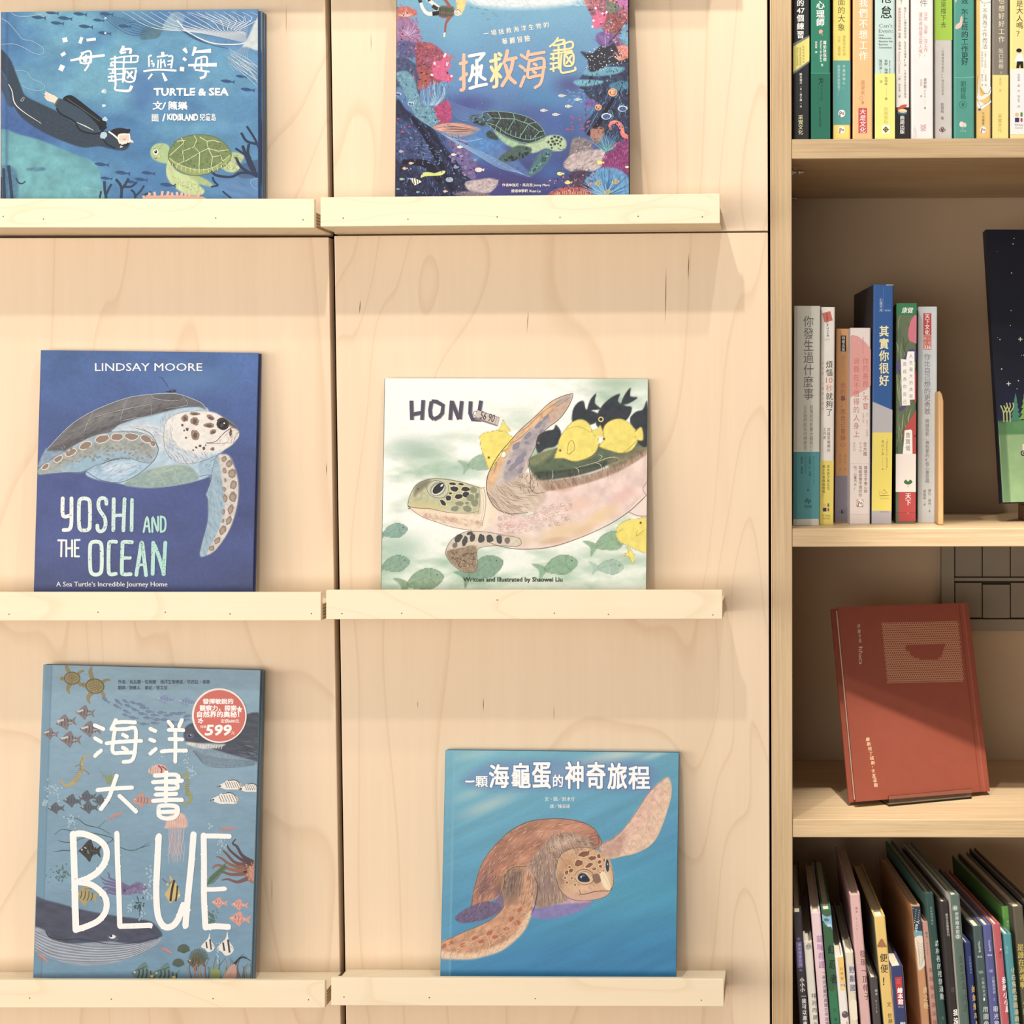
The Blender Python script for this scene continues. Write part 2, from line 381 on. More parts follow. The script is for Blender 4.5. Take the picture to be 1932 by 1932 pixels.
    def finish(s, name, parent=None, z=0.00004, label=None):
        """the painted grid as a mesh with one colour per vertex"""
        nx, ny = s.nx, s.ny; V = np.column_stack([s.u.ravel(), s.v.ravel(), np.full(nx*ny, s.z+z)])
        i = np.arange(nx*ny).reshape(ny, nx); Q = np.stack([i[:-1, :-1], i[:-1, 1:], i[1:, 1:], i[1:, :-1]], -1).reshape(-1, 4)
        me = bpy.data.meshes.new(name); me.vertices.add(len(V)); me.vertices.foreach_set('co', V.ravel().astype(np.float32))
        me.loops.add(Q.size); me.loops.foreach_set('vertex_index', Q.ravel().astype(np.int32))
        me.polygons.add(len(Q)); me.polygons.foreach_set('loop_start', np.arange(0, Q.size, 4, dtype=np.int32))
        me.update(calc_edges=True)
        K = np.clip(lin(tone(s.C.reshape(-1, 3)))*INKG, 0, 0.94); K = np.column_stack([K, np.ones(len(K))])
        at_ = me.color_attributes.new('ink', 'FLOAT_COLOR', 'POINT'); at_.data.foreach_set('color', K.ravel().astype(np.float32))
        me.update(); o = link(name, me, parent or s.root, M_PRINT)
        if label: o['label'] = label
        return o
# ================================================================ timber
BIRCH = wood_mat('birch_plywood', (0.76, 0.60, 0.44, 1), (0.82, 0.67, 0.515, 1), (0.62, 0.44, 0.29, 1), 'Z', fine=70, stretch=0.035, figure=1.5, line=0.42, rough=0.45)
BIRCH_H = wood_mat('birch_strip', (0.86, 0.74, 0.56, 1), (0.90, 0.80, 0.62, 1), (0.72, 0.55, 0.36, 1), 'X', fine=70, stretch=0.035, figure=2.6, line=0.34, rough=0.45)
PLY_EDGE = wood_mat('plywood_edge', (0.30, 0.17, 0.09, 1), (0.62, 0.42, 0.25, 1), (0.22, 0.12, 0.06, 1), 'Y', fine=160, stretch=0.1, figure=20, line=0.6)
OAK_V = wood_mat('oak_laminate_upright', (0.38, 0.26, 0.145, 1), (0.70, 0.54, 0.35, 1), (0.46, 0.31, 0.17, 1), 'Z', fine=300, stretch=0.02, figure=3, line=0.06, rough=0.4)
OAK_H = wood_mat('oak_laminate_shelf', (0.38, 0.26, 0.145, 1), (0.69, 0.53, 0.34, 1), (0.46, 0.31, 0.17, 1), 'X', fine=300, stretch=0.025, figure=3, line=0.06, rough=0.4)
WALL = plain_mat('painted_wall', (0.44, 0.325, 0.225), 0.7, 0.1, noise=0.03, scale=9)
DARKC = plain_mat('carcass_board', (0.05, 0.04, 0.03), 0.7, 0.1)
FLOORM = wood_mat('floor_board', (0.25, 0.16, 0.09, 1), (0.36, 0.25, 0.15, 1), (0.18, 0.11, 0.06, 1), 'X', fine=60, stretch=0.05, figure=2)
STEEL = plain_mat('steel', (0.55, 0.5, 0.45), 0.3, 0.5, metal=0.9)
NAIL = plain_mat('nail_hole', (0.25, 0.15, 0.07), 0.6, 0.2)
WALLY = 0.30
floor = box('floor', (-3.5, -3.5, -0.05), (3.5, 0.32, 0.0), FLOORM); tag(floor, kind='structure')
wall = box('wall_back', (-3.5, WALLY, 0.0), (3.5, WALLY+0.1, 3.2), WALL); tag(wall, kind='structure')
# ---------------------------------------------------------------- the display cabinet carcass (seen in the dark gaps between the panels)
cab = empty('display_cabinet', (-0.95, 0.16, 0.0), label='dark cabinet carcass behind the pale plywood display panels', cat='cabinet')
def lb(name, lo, hi, mat, par, bevel=0.0):      # box given in world coordinates under an empty placed by translation
    o = box(name, lo, hi, mat, None, bevel); o.parent = par; o.matrix_parent_inverse = par.matrix_world.inverted() if par.matrix_world != Matrix() else Matrix.Translation(-par.location); return o
XG = at(633, 965).x
XR = at(1453.4, 965).x
for x in (-1.62, XG+0.012, XR-0.020): lb('side_panel', (x-0.009, 0.022, 0.0), (x+0.009, WALLY-0.01, 2.36), DARKC, cab)
lb('back_panel', (-1.60, WALLY-0.018, 0.05), (XR-0.03, WALLY-0.010, 2.34), DARKC, cab)
# ---------------------------------------------------------------- plywood display panels, each with its ledges
gl = lambda y: 613.4+0.0152*y
gr = lambda y: 623.9+0.0150*y
rr_ = lambda y: 1447.5+0.0030*y
TOPY, BOTY = -750, 2880
def panel(corners, label):
    P = [at(x, y, 0.0) for x, y in corners]
    c = P[0]
    e = empty('book_display', c, label=label, cat='wood panel', group='plywood display panels')
    b = prism('board', [p-c for p in P], (0, 0.018, 0), BIRCH, e, bevel=0.0008, seg=2)
    return e
pLT = panel([(-480, 443.2), (gl(443), 442.8), (gl(TOPY), TOPY), (-480, TOPY)], 'upper left plywood panel, behind the diver and turtle picture book')
pLB = panel([(-480, BOTY), (gl(BOTY), BOTY), (gl(448), 447.6), (-480, 449.8)], 'lower left plywood panel with two ledges, behind the two blue books')
pRT = panel([(gr(441), 441.4), (rr_(435), 435.4), (rr_(TOPY), TOPY), (gr(TOPY), TOPY)], 'upper right plywood panel, behind the coral reef turtle book')
pRB = panel([(gr(BOTY), BOTY), (rr_(BOTY)-1, BOTY), (rr_(439), 438.6), (gr(445), 445.0)], 'lower right plywood panel with two ledges, behind the green and turquoise books')
LIPY, SHY = -0.061, -0.055
LEDGE_Z = {}
def ledge(key, pe, tl, tr, br, bl, nails=()):
    c = pe.location
    T = [at(x, y, LIPY) for x, y in (bl, br, tr, tl)]
    zt = (T[2].z+T[3].z)/2
    floor_drop = 0.0135
    sh = [Vector((T[0].x, SHY, T[0].z)), Vector((T[1].x, SHY, T[1].z)), Vector((T[1].x, SHY, T[2].z-floor_drop)), Vector((T[0].x, SHY, T[3].z-floor_drop))]
    s = prism('ledge', [p-c for p in sh], (0, -SHY-0.0002, 0), BIRCH_H, pe, bevel=0.0005)
    l = prism('front_lip', [p-c for p in T], (0, SHY-LIPY, 0), BIRCH_H, s, bevel=0.0006)
    # visible laminations on both cut ends
    for q in (0, 1):
        x = T[q].x+(-0.0002 if q == 0 else 0.0002)-c.x; V = []; Fc = []; z0 = T[q].z-c.z+0.0008; z1 = T[3-q].z-floor_drop-c.z-0.0008
        for k in range(5):
            a = z0+(z1-z0)*(k*2+0.3)/9.6; b = a+(z1-z0)/12; n = len(V)
            V += [(x, SHY+0.001-c.y, a), (x, -0.001-c.y, a), (x, -0.001-c.y, b), (x, SHY+0.001-c.y, b)]; Fc.append((n, n+1, n+2, n+3))
        e = link('plywood_layers', mesh_from('plywood_layers', V, Fc), s, PLY_EDGE); e['kind'] = 'stuff'
    for (nx, ny) in nails:
        p = at(nx, ny, LIPY)-c
        lathe('nail_hole', [(0, 0.0007), (0.0003, 0.0007)], p+Vector((0, -0.0003, 0)), (0, 1, 0), NAIL, s, 10)
    LEDGE_Z[key] = (T[3].x, T[3].z-floor_drop, T[2].x, T[2].z-floor_drop)
    return s
ledge('1L', pLT, (-400, 374.3), (593, 375), (593, 429.7), (-400, 429), [(6, 408.4), (82, 413.2), (407, 411.2), (571.8, 414.5)])
ledge('1R', pRT, (604.5, 372.3), (1358.3, 365.3), (1358.3, 421.3), (604.5, 427.5), [(647.5, 411.5), (769.7, 413.5), (938, 409), (1056.5, 409.7), (1204, 408), (1325, 409)])
ledge('0L', pLT, (-400, -180), (590, -180), (590, -125), (-400, -125))
ledge('0R', pRT, (601, -182), (1355, -186), (1355, -130), (601, -127))
ledge('2L', pLB, (-400, 1117), (605.5, 1117.4), (605.5, 1171), (-400, 1171.4), [(17, 1158.7), (185, 1155), (312, 1155), (434, 1158), (587.7, 1157.5)])
ledge('2R', pRB, (615.3, 1113.3), (1363, 1113.2), (1363, 1168), (615.3, 1168.6), [(645, 1157.6), (758, 1157), (938, 1132), (1045.7, 1156.7), (1147.7, 1159), (1345, 1160)])
ledge('3L', pLB, (-400, 1849), (613.2, 1850), (613.2, 1901.6), (-400, 1901), [(56, 1883), (210, 1885), (402, 1884), (582, 1886)])
ledge('3R', pRB, (624.7, 1844.6), (1365.7, 1846.8), (1365.7, 1899), (624.7, 1897), [(649, 1881), (810, 1882), (1010, 1884), (1323, 1887)])
# little dark knots and mineral streaks in the veneer
def streak(pe, x, y, L, wd, lean=0.0, col=(0.24, 0.13, 0.06)):
    c = pe.location; p = at(x, y, -0.00015)-c; q = at(x+lean, y+L, -0.00015)-c; V = []; Fc = []
    n = 8
    for i in range(n+1):
        t = i/n; m = p.lerp(q, t); r = wd*0.00020*math.sin(math.pi*min(max(t, 0.02), 0.98))**1.5
        V += [(m.x-r, m.y, m.z), (m.x+r, m.y, m.z)]
    for i in range(n): Fc.append((2*i, 2*i+1, 2*i+3, 2*i+2))
    link('wood_knot', mesh_from('wood_knot', V, Fc), pe, KNOT)
KNOT = plain_mat('dark_knot', (0.22, 0.12, 0.05), 0.6, 0.1)
for a in [(pRB, 680, 565, 28, 2.2, -2), (pRB, 1300, 476, 56, 2.2, -2), (pRB, 1257, 503, 108, 2.0, -2), (pRB, 997, 585, 42, 1.4, -3), (pRB, 912, 1316, 26, 1.6), (pRB, 788, 1322, 14, 1.2),
          (pLB, 616, 872, 26, 2.0), (pLB, 513, 1650, 60, 1.2), (pLT, 540, 6, 60, 1.0), (pRB, 1045, 1330, 30, 1.0), (pRT, 700, 60, 40, 1.0)]: streak(*a)
# ================================================================ bookcase
bc = empty('bookcase', at(1600, 965, 0.15)*1.0, label='light oak open bookcase to the right of the plywood panels', cat='bookcase')
bc.location.z = 0.0
O = Matrix.Translation(-bc.location)
def bprism(name, pts, dy, mat, bevel=0.0006, parent=bc):
    return prism(name, [Vector(p)-bc.location for p in pts], (0, dy, 0), mat, parent, bevel)
XP0, XP1 = at(1457.4, 965).x, at(1494.4, 965).x
XE0 = at(2350, 965).x
ZT = 2.36
bprism('side_panel', [(XP0, 0, 0), (XP1, 0, 0), (XP1, 0, ZT), (XP0, 0, ZT)], WALLY-0.001, OAK_V)
bprism('side_panel', [(XE0, 0, 0), (XE0+0.025, 0, 0), (XE0+0.025, 0, ZT), (XE0, 0, ZT)], WALLY-0.001, OAK_V)
FILL = plain_mat('edge_band', (0.74, 0.53, 0.36), 0.45, 0.2)
bprism('edge_strip', [(at(1454.6, 965).x, 0.002, 0), (XP0-0.0002, 0.002, 0), (XP0-0.0002, 0.002, ZT), (at(1454.6, 965).x, 0.002, ZT)], 0.25, FILL, 0.0004)
bprism('top_panel', [(XP1, 0, ZT-0.025), (XE0, 0, ZT-0.025), (XE0, 0, ZT), (XP1, 0, ZT)], WALLY-0.001, OAK_H)
SHZ = {}
for k, (ta, tb, ba, bb) in {1: (263.2, 259.8, 300.2, 296.8), 2: (997.5, 996.3, 1031.8, 1031.4), 3: (1545.3, 1547.0, 1579.0, 1581.6)}.items():
    A = at(1495, ta, 0.0005); B = at(1932, tb, 0.0005); Cc = at(1932, bb, 0.0005); D_ = at(1495, ba, 0.0005)
    zt = (A.z+B.z)/2; zb = (Cc.z+D_.z)/2; SHZ[k] = zt
    bprism('shelf', [(XP1+0.0003, 0.0005, zb), (XE0-0.0003, 0.0005, zb), (XE0-0.0003, 0.0005, zt), (XP1+0.0003, 0.0005, zt)], WALLY-0.003, OAK_H, 0.0009)
for k, z in ((0, SHZ[1]+0.40), (4, SHZ[3]-0.335), (5, 0.08)):
    SHZ[k] = z
    bprism('shelf', [(XP1+0.0003, 0.0005, z-0.022), (XE0-0.0003, 0.0005, z-0.022), (XE0-0.0003, 0.0005, z), (XP1+0.0003, 0.0005, z)], WALLY-0.003, OAK_H, 0.0009)
# metal shelf supports under the top shelf
zs = SHZ[1]-0.0225
for (yy, dz, L, r) in ((0.045, 0.0075, 0.0145, 0.0028), (0.255, 0.006, 0.009, 0.0035)):
    p = Vector((XP1+0.0002, yy, zs-dz))-bc.location
    lathe('shelf_pin', [(0, r*1.5), (0.002, r*1.5), (0.0022, r*0.8), (L*0.5, r*0.8), (L*0.52, r*1.15), (L*0.7, r*1.15), (L*0.72, r*0.75), (L*0.85, r*0.75), (L*0.87, r), (L, r*0.8)], p, (1, 0, 0), STEEL, bc, 14)
# ---------------------------------------------------------------- framed grid of square plates on the wall behind
GREY = plain_mat('grey_painted_metal', (0.24, 0.20, 0.155), 0.5, 0.2, noise=0.05, scale=30)
GREY2 = plain_mat('grey_plate', (0.21, 0.175, 0.135), 0.45, 0.25, noise=0.06, scale=25)
def g3(x, y, Y): return at(x, y, Y)
yf = WALLY-0.0125
wg = empty('wall_grille', at(1776, 1190, WALLY), label='grey wall frame holding a grid of square panels behind the red book', cat='wall panel')
def gpr(name, x0, y0, x1, y1, Y, d, mat, bv=0.0008):
    a, b, c_, d_ = at(x0, y1, Y), at(x1, y1, Y), at(x1, y0, Y), at(x0, y0, Y)
    o = wg.location
    return prism(name, [a-o, b-o, c_-o, d_-o], (0, d, 0), mat, wg, bv)
gpr('frame_rail', 1776, 1168.5, 2060, 1190, yf, 0.0118, GREY)
gpr('frame_rail', 1776, 975, 2060, 998, yf, 0.0118, GREY)
gpr('frame_rail', 1801, 1090, 2040, 1096.5, yf, 0.0118, GREY)
gpr('frame_stile', 1776, 998.2, 1800.6, 1168.3, yf, 0.0118, GREY)
gpr('frame_stile', 2040.5, 998.2, 2060, 1168.3, yf, 0.0118, GREY)
gpr('backing', 1801, 998.5, 2040, 1168, yf+0.0105, 0.001, DARKC, 0)
xs = [1801.5, 1853.6, 1906.6, 1959.5, 2012]
for i in range(4):
    gpr('square_panel', xs[i]+0.6, 1032-20, xs[i+1]-1.0, 1088.0, yf+0.003, 0.006, GREY2)
    gpr('square_panel', xs[i]+0.6, 1099.5+(3.5 if i == 1 else 0), xs[i+1]-1.0, 1165.5+(1.0 if i == 1 else 0), yf+(0.002 if i == 1 else 0.003), 0.006, GREY2)
# ================================================================ book builders
PAGE = plain_mat('page_edges', (0.74, 0.66, 0.52), 0.7, 0.1, noise=0.12, scale=400)
PAGE_W = plain_mat('page_edges_white', (0.82, 0.77, 0.68), 0.7, 0.1, noise=0.08, scale=400)
ink_spec = None
def profile_mesh(name, prof, h, z_of=None, parent=None, mat=None, y0=0.0):
    """profile polygon in local x-z extruded along local y"""
    n = len(prof); V = [(x, y0, z) for x, z in prof]+[(x, y0+h, z) for x, z in prof]
    Fc = [tuple(range(n))[::-1], tuple(range(n, 2*n))]+[(i, (i+1) % n, n+(i+1) % n, n+i) for i in range(n)]
    me = mesh_from(name, V, Fc); bm = bmesh.new(); bm.from_mesh(me); bmesh.ops.recalc_face_normals(bm, faces=bm.faces); bm.to_mesh(me); bm.free()
    return link(name, me, parent, mat)
def lbox(name, x0, x1, y0, y1, z0, z1, mat, parent, bevel=0.0):
    return prism(name, [(x0, y0, z1), (x1, y0, z1), (x1, y1, z1), (x0, y1, z1)], (0, 0, z0-z1), mat, parent, bevel)
def cover_book(label, quad, Yb, thick, ledge_key, col, spine_col=None, hinge=0.0, back=0.0, group=None, hard=True, spine_side='L', dz=0.0):
    """a book seen face on, leaning on the panel; quad = photo corners TL, TR, BR, BL of its front cover; back = room kept behind it"""
    xl_, zl_, xr_, zr_ = LEDGE_Z[ledge_key]; fz = lambda x: zl_+(zr_-zl_)*(x-xl_)/(xr_-xl_)
    zf = max(fz(at(quad[3][0], quad[3][1], Yb).x), fz(at(quad[2][0], quad[2][1], Yb).x))+0.0003; Yt = -(thick+back+0.0012)
    (tlx, tly), (trx, try_), (brx, bry), (blx, bly) = quad
    Pb = at((blx+brx)/2, (bly+bry)/2, Yb); Pt = at((tlx+trx)/2, (tly+try_)/2, Yt)
    up = Vector((0, Pt.y-Pb.y, Pt.z-Pb.z)).normalized(); n = Vector((1, 0, 0)).cross(up).normalized()
    TL, TR, BR, BL = [at_plane(x, y, Pb, n) for x, y in quad]
    ey = ((TL-BL)+(TR-BR)).normalized(); ex = ((TR-TL)+(BR-BL)).normalized(); ex = (ex-ey*ex.dot(ey)).normalized(); n = ex.cross(ey)
    o = (BL+(TL-ey*(TL-BL).length))*0.5; w_ = ((TR-TL).length+(BR-BL).length)/2; h_ = ((TL-BL).length+(TR-BR).length)/2
    low = min(0, (ex*w_).z, (-n*thick).z, (ex*w_-n*thick).z)
    ext = (o.z+low-zf)/ey.z + dz
    o = o-ey*ext; h_ += ext
    root = frame_empty('picture_book', o, ex, ey, label=label, cat='book', group=group)
    t = 0.0022 if hard else 0.0004; spc = spine_col or col
    g = hinge
    if hard and g:
        prof = [(0, 0), (g-0.003, 0), (g-0.0015, -0.0007), (g+0.0015, -0.0007), (g+0.003, 0), (w_, 0), (w_, -t), (0, -t)]
    else: prof = [(0, 0), (w_, 0), (w_, -t), (0, -t)]
    fc = profile_mesh('front_cover', prof, h_, parent=root, mat=cmat(col))
    profile_mesh('back_cover', [(0, -thick+t), (w_, -thick+t), (w_, -thick), (0, -thick)], h_, parent=root, mat=cmat(spc))
    ins = 0.003 if hard else 0.0
    if spine_side == 'L':
        profile_mesh('spine', [(-0.0006, 0), (0.0018, 0), (0.0018, -thick), (-0.0006, -thick)], h_, parent=root, mat=cmat(spc))
        lbox('page_block', 0.0019, w_-ins-0.0002, ins, h_-ins, -thick+t+0.0001, -t-0.0001, PAGE_W, root)
    else:
        profile_mesh('spine', [(w_-0.0018, 0), (w_+0.0006, 0), (w_+0.0006, -thick), (w_-0.0018, -thick)], h_, parent=root, mat=cmat(spc))
        lbox('page_block', ins+0.0002, w_-0.0019, ins, h_-ins, -thick+t+0.0001, -t-0.0001, PAGE_W, root)
    return root, fc, w_, h_, g
def spine_book(label, tl, trx, bl, floor_z, Y0=None, yaw=0.0, depth=0.15, col=(200, 200, 200), side=None, hard=False, name='book', group=None, page=None, h_add=0.0):
    """a shelved book: tl = photo corner top-left of the spine, trx = x of its top-right corner, bl = bottom-left photo point"""
    if Y0 is None:                                     # the bottom of the spine is seen standing on the shelf: read the depth off it
        d = ray(*bl); P = CAM+d*((floor_z-CAM.z)/d.z); Y0 = min(max(P.y, 0.004), 0.12)
    a = math.radians(yaw); exh = Vector((math.cos(a), math.sin(a), 0)); nn = exh.cross(Vector((0, 0, 1)))
    TL = at(tl[0], tl[1], Y0)
    BL = at_plane(bl[0], bl[1], TL, nn); TR = at_plane(trx, tl[1], TL, nn)
    ey = (TL-BL).normalized(); ex = ey.cross(nn).normalized(); w_ = (TR-TL).dot(ex)-0.0006; TL = TL+ex*0.0003; h_ = (TL-BL).length
    n = ex.cross(ey)
    low = min(0, (ex*w_).z); z0 = floor_z+0.0002-low
    o = TL-ey*((TL.z-z0)/ey.z); h_ = (TL-o).length
    root = frame_empty(name, o, ex, ey, label=label, cat='book', group=group)
    sd = side or col; t = 0.0020 if hard else 0.0005; ins = 0.003 if hard else 0.0
    # cover: spine and two boards in one folded piece, spine edges slightly rounded
    r = min(0.0018, w_*0.2)
    prof = [(r*0.3, -r*0.3), (r, 0), (w_-r, 0), (w_-r*0.3, -r*0.3), (w_, -r), (w_, -depth), (w_-t, -depth), (w_-t, -r-t), (t, -r-t), (t, -depth), (0, -depth), (0, -r)]
    cv = profile_mesh('cover', prof, h_, parent=root, mat=cmat(col))
    lbox('page_block', t+0.0001, w_-t-0.0001, ins, h_-ins-0.0001, -depth+ins, -r-t-0.0001, page or PAGE, root)
    if side is not None:
        for x0, x1 in ((-0.0002, -0.00001), (w_+0.00001, w_+0.0002)): lbox('cover_board', x0, x1, 0.0005, h_-0.0005, -depth+0.0005, -r, cmat(side), root)
    return root, cv, w_, h_
# ================================================================ shelved books
BK, WH = (28, 28, 30), (250, 248, 240)
def rect(A, x0, y0, x1, y1, c): A.shape([(x0, y0), (x1, y0), (x1, y1), (x0, y1)], c, sm=False)
def rtext(A, t, cx, cy, L, H, c, bold=0.0, rot=90): A.text(t, cx-L/2, cy-H/2, cx+L/2, cy+H/2, c, bold, rot=rot)
def logo_pp(A, x, y, r, c, c2):
    A.dot(x, y, r, r*1.1, c); A.dot(x-r*0.35, y-r*0.2, r*0.38, r*0.42, c2); A.dot(x-r*0.35, y-r*0.2, r*0.16, r*0.18, c); A.dot(x+r*0.42, y+r*0.1, r*0.34, r*0.38, c2); A.dot(x+r*0.42, y+r*0.1, r*0.14, r*0.16, c)
    rect(A, x-r*0.7, y+r*0.1, x-r*0.42, y+r*1.05, c2)
def logo_clover(A, x, y, r, c):
    for dx, dy in ((0, -0.55), (-0.55, 0.05), (0.55, 0.05)):
        A.dot(x+dx*r, y+dy*r, r*0.45, r*0.42, c); A.dot(x+dx*r, y+dy*r, r*0.2, r*0.18, (220, 215, 205))
    A.line([(x, y-r*0.2), (x, y+r*0.9)], r*0.22, c); A.line([(x-r*0.4, y+r*0.5), (x, y+r*0.6), (x+r*0.4, y+r*0.5)], r*0.2, c)
def logo_squares(A, x, y, s):
    A.dot(x, y, s*0.55, s*0.55, (235, 190, 110)); rect(A, x+s*0.9, y-s*0.6, x+s*1.5, y+s*0.5, (70, 140, 70)); rect(A, x-s*0.55, y+s*0.8, x+s*0.6, y+s*2.0, (50, 45, 110))
    A.dot(x+s*1.2, y+s*1.4, s*0.3, s*0.6, (200, 60, 60))
CA = (1440, 0, 3.927); CB = (1440, 520, 3.7154); CD = (1440, 1560, 3.927)
def SB(label, crop, xl, xr, yt, xlb, yb, level, col, Y0=None, side=None, yaw=0.0, depth=0.15, hard=False, group=None, base=None):
    x0, y0, s_ = crop
    root, cv, w_, h_ = spine_book(label, (xl/s_+x0, yt/s_+y0), xr/s_+x0, (xlb/s_+x0, yb/s_+y0), SHZ[level], Y0, yaw, depth, col, side, hard, name='book', group=group)
    A = Art(root, w_, h_, crop); A.cv = cv; return A
def done(A): A.flush('spine_print', A.cv)
G1 = 'paperbacks on the top bookcase shelf'; G2 = 'paperbacks on the middle bookcase shelf'; G4 = 'picture books packed on the lowest visible shelf'
T1 = -330
# ---- row 1
A = SB('black paperback with a slanted yellow patch, first on the top shelf', CA, 221, 344, T1, 221, 1027, 1, (34, 38, 42), 0.012, group=G1)
A.shape([(150, 345), (345, 262), (420, 262), (420, 440), (345, 455), (150, 545)], (238, 226, 105), sm=False)
A.shape([(150, 322), (345, 262), (345, 275), (150, 345)], (120, 130, 120), sm=False); A.shape([(150, 535), (345, 448), (345, 462), (150, 552)], (120, 130, 120), sm=False)
for x, t in ((298, '點燃熱情效率'), (275, '高效率時間管理術'), (252, '減輕內心的重擔建議')): A.vtext(t, x, 335 if x > 280 else 350, 470 if x > 280 else 488, 15, (120, 110, 60))
for t, y0, y1 in (('的', -5, 48), ('個', 106, 162), ('練', 166, 222), ('習', 226, 286)): A.text(t, 248, y0, 304, y1, WH, 0.03, em=True)
A.text('47', 250, 60, 305, 98, WH, 0.03); A.text('原', 248, -62, 304, -8, WH, 0.03, em=True)
A.vtext('鈴木裕介', 279, 540, 625, 20, WH, 0.02); A.vtext('—著—', 279, 632, 690, 14, WH); A.vtext('林于棋', 279, 692, 752, 18, WH, 0.01); A.vtext('—譯', 279, 756, 800, 14, WH)
A.vtext('采實文化', 277, 850, 998, 38, (240, 226, 160), 0.02); done(A)
A = SB('green paperback with white title, second on the top shelf', CA, 350, 497, T1, 352, 1026, 1, (28, 130, 98), 0.010, group=G1)
for t, y0, y1 in (('心', 5, 68), ('理', 72, 132), ('師', 134, 196)): A.text(t, 392, y0, 455, y1, WH, 0.03, em=True)
A.dot(425, 234, 15, 17, (240, 165, 130), 30, jit=0.2); A.line([(432, 245), (440, 262)], 4, (240, 165, 130))
A.vtext('蘿伯狄保德', 456, 300, 455, 26, WH, 0.02); rtext(A, 'Robert de Board', 428, 380, 155, 15, WH, 0.02); A.vtext('張美惠 譯', 392, 305, 395, 18, WH, 0.01); A.vtext('著', 436, 472, 492, 18, WH, 0.02)
rect(A, 340, 541, 505, 544, (90, 165, 135)); rect(A, 340, 544, 505, 1030, (24, 112, 84))
A.text('R', 402, 590, 452, 622, (20, 60, 50), 0.03, rot=90); rtext(A, 'Routledge', 432, 690, 120, 22, (20, 66, 55)); rtext(A, 'Taylor & Francis Group', 407, 700, 140, 8, (20, 66, 55))
rtext(A, 'suncoler', 424, 870, 152, 24, (18, 60, 50), 0.02); done(A)
A = SB('yellow and teal paperback with orange side board, top shelf', CA, 516, 648, T1, 516, 1026, 1, (240, 218, 95), 0.016, side=(224, 120, 80), group=G1)
for t, y0, y1 in (('面', -12, 42), ('的', 46, 104), ('大', 108, 168), ('象', 172, 232)): A.text(t, 550, y0, 608, y1, (80, 70, 40), 0.0, em=True)
A.vtext('葛斯特系利德', 600, 262, 415, 24, (190, 160, 60)); A.vtext('艾枝‧盧德爾', 562, 265, 415, 22, (190, 160, 60))
rect(A, 500, 448, 660, 925, (72, 158, 150)); A.vtext('不是你傷心，', 598, 478, 660, 22, (205, 230, 220)); A.vtext('而是你早就受傷了。', 560, 482, 706, 22, (190, 220, 210))
logo_pp(A, 582, 840, 25, WH, (120, 50, 40)); logo_pp(A, 581, 962, 24, WH, (120, 50, 40)); done(A)
A = SB('peach orange paperback with a red stamp at its foot, top shelf', CA, 664, 815, T1, 662, 1026, 1, (245, 188, 118), 0.012, group=G1)
for i, t in enumerate('我們不想工作'): A.text(t, 708, -18+i*79, 776, 54+i*79, WH, 0.01, em=True)
A.vtext('波波夫', 737, 592, 705, 34, (205, 120, 80)); A.line([(726+12*math.cos(k), 728+14*math.sin(k)) for k in np.linspace(0, 6.28, 14)], 2.5, (205, 120, 80)); A.vtext('著', 737, 745, 775, 22, (205, 120, 80))
rect(A, 705, 800, 769, 987, (218, 70, 72))
for i, t in enumerate('大是文化'): A.text(t, 714, 806+i*45, 762, 850+i*45, WH, 0.015, em=True, shear=0.12)
done(A)
A = SB('pale blue and yellow paperback with grey English lines, top shelf', CA, 826, 978, T1, 826, 1026, 1, (192, 222, 214), 0.014, group=G1)
A.text('倦', 866, -70, 958, 26, BK, 0.015, em=True); A.text('怠', 866, 42, 956, 140, BK, 0.015, em=True)
A.text("Can't", 857, 176, 958, 204, (130, 140, 138), 0.03); A.text('Even:', 857, 214, 960, 243, (130, 140, 138), 0.03)
for i, (t, w_) in enumerate((('How', 36), ('Millennials', 94), ('Became the', 100), ('Burnout', 66), ('Generation', 95))): A.text(t, 857, 253+i*23, 857+w_, 267+i*23, (60, 66, 64), 0.03)
A.vtext('陳莉淋', 869, 440, 518, 24, (80, 84, 80)); A.line([(869, 525), (869, 588)], 1.5, (110, 110, 100)); A.vtext('安妮‧海倫', 910, 440, 550, 26, (50, 55, 50), 0.01); rtext(A, 'Anne Helen Petersen', 938, 548, 205, 14, (90, 96, 90))
rect(A, 815, 545, 990, 1032, (248, 234, 112)); A.vtext('‧彼得森', 910, 548, 632, 24, (70, 66, 40), 0.01); A.vtext('譯', 872, 594, 616, 22, (70, 66, 40)); A.line([(912, 645), (912, 712)], 1.5, (150, 140, 80)); A.vtext('著', 911, 720, 744, 20, (60, 56, 40), 0.02)
A.vtext('高寶書版', 909, 792, 918, 34, (205, 165, 60)); rect(A, 882, 930, 935, 990, WH); A.shape([(908, 935), (931, 960), (908, 985), (885, 960)], (60, 56, 40), sm=False); A.dot(908, 960, 12, 14, (170, 150, 70)); A.dot(908, 960, 6, 7, (60, 56, 40)); done(A)
A = SB('slim cream paperback with a black foot, top shelf', CA, 981, 1084, T1, 981, 1026, 1, (232, 226, 214), 0.018, group=G1)
A.text('？', 1012, -6, 1050, 34, (90, 80, 72), em=True); A.vtext('每天20分鐘克服拖延症，從此天天睡滿8小時、工作再多也能從容做完', 1052, 52, 728, 19, (70, 60, 56)); A.vtext('美國時間管理教練', 1010, 55, 232, 20, (205, 90, 80)); A.vtext('葛蘭‧席爾森', 1010, 240, 372, 18, (90, 78, 70)); rtext(A, 'Richard Christian', 1009, 465, 160, 14, (190, 90, 80)); A.vtext('—著 劉佳澐—譯', 1009, 552, 726, 17, (110, 95, 85))
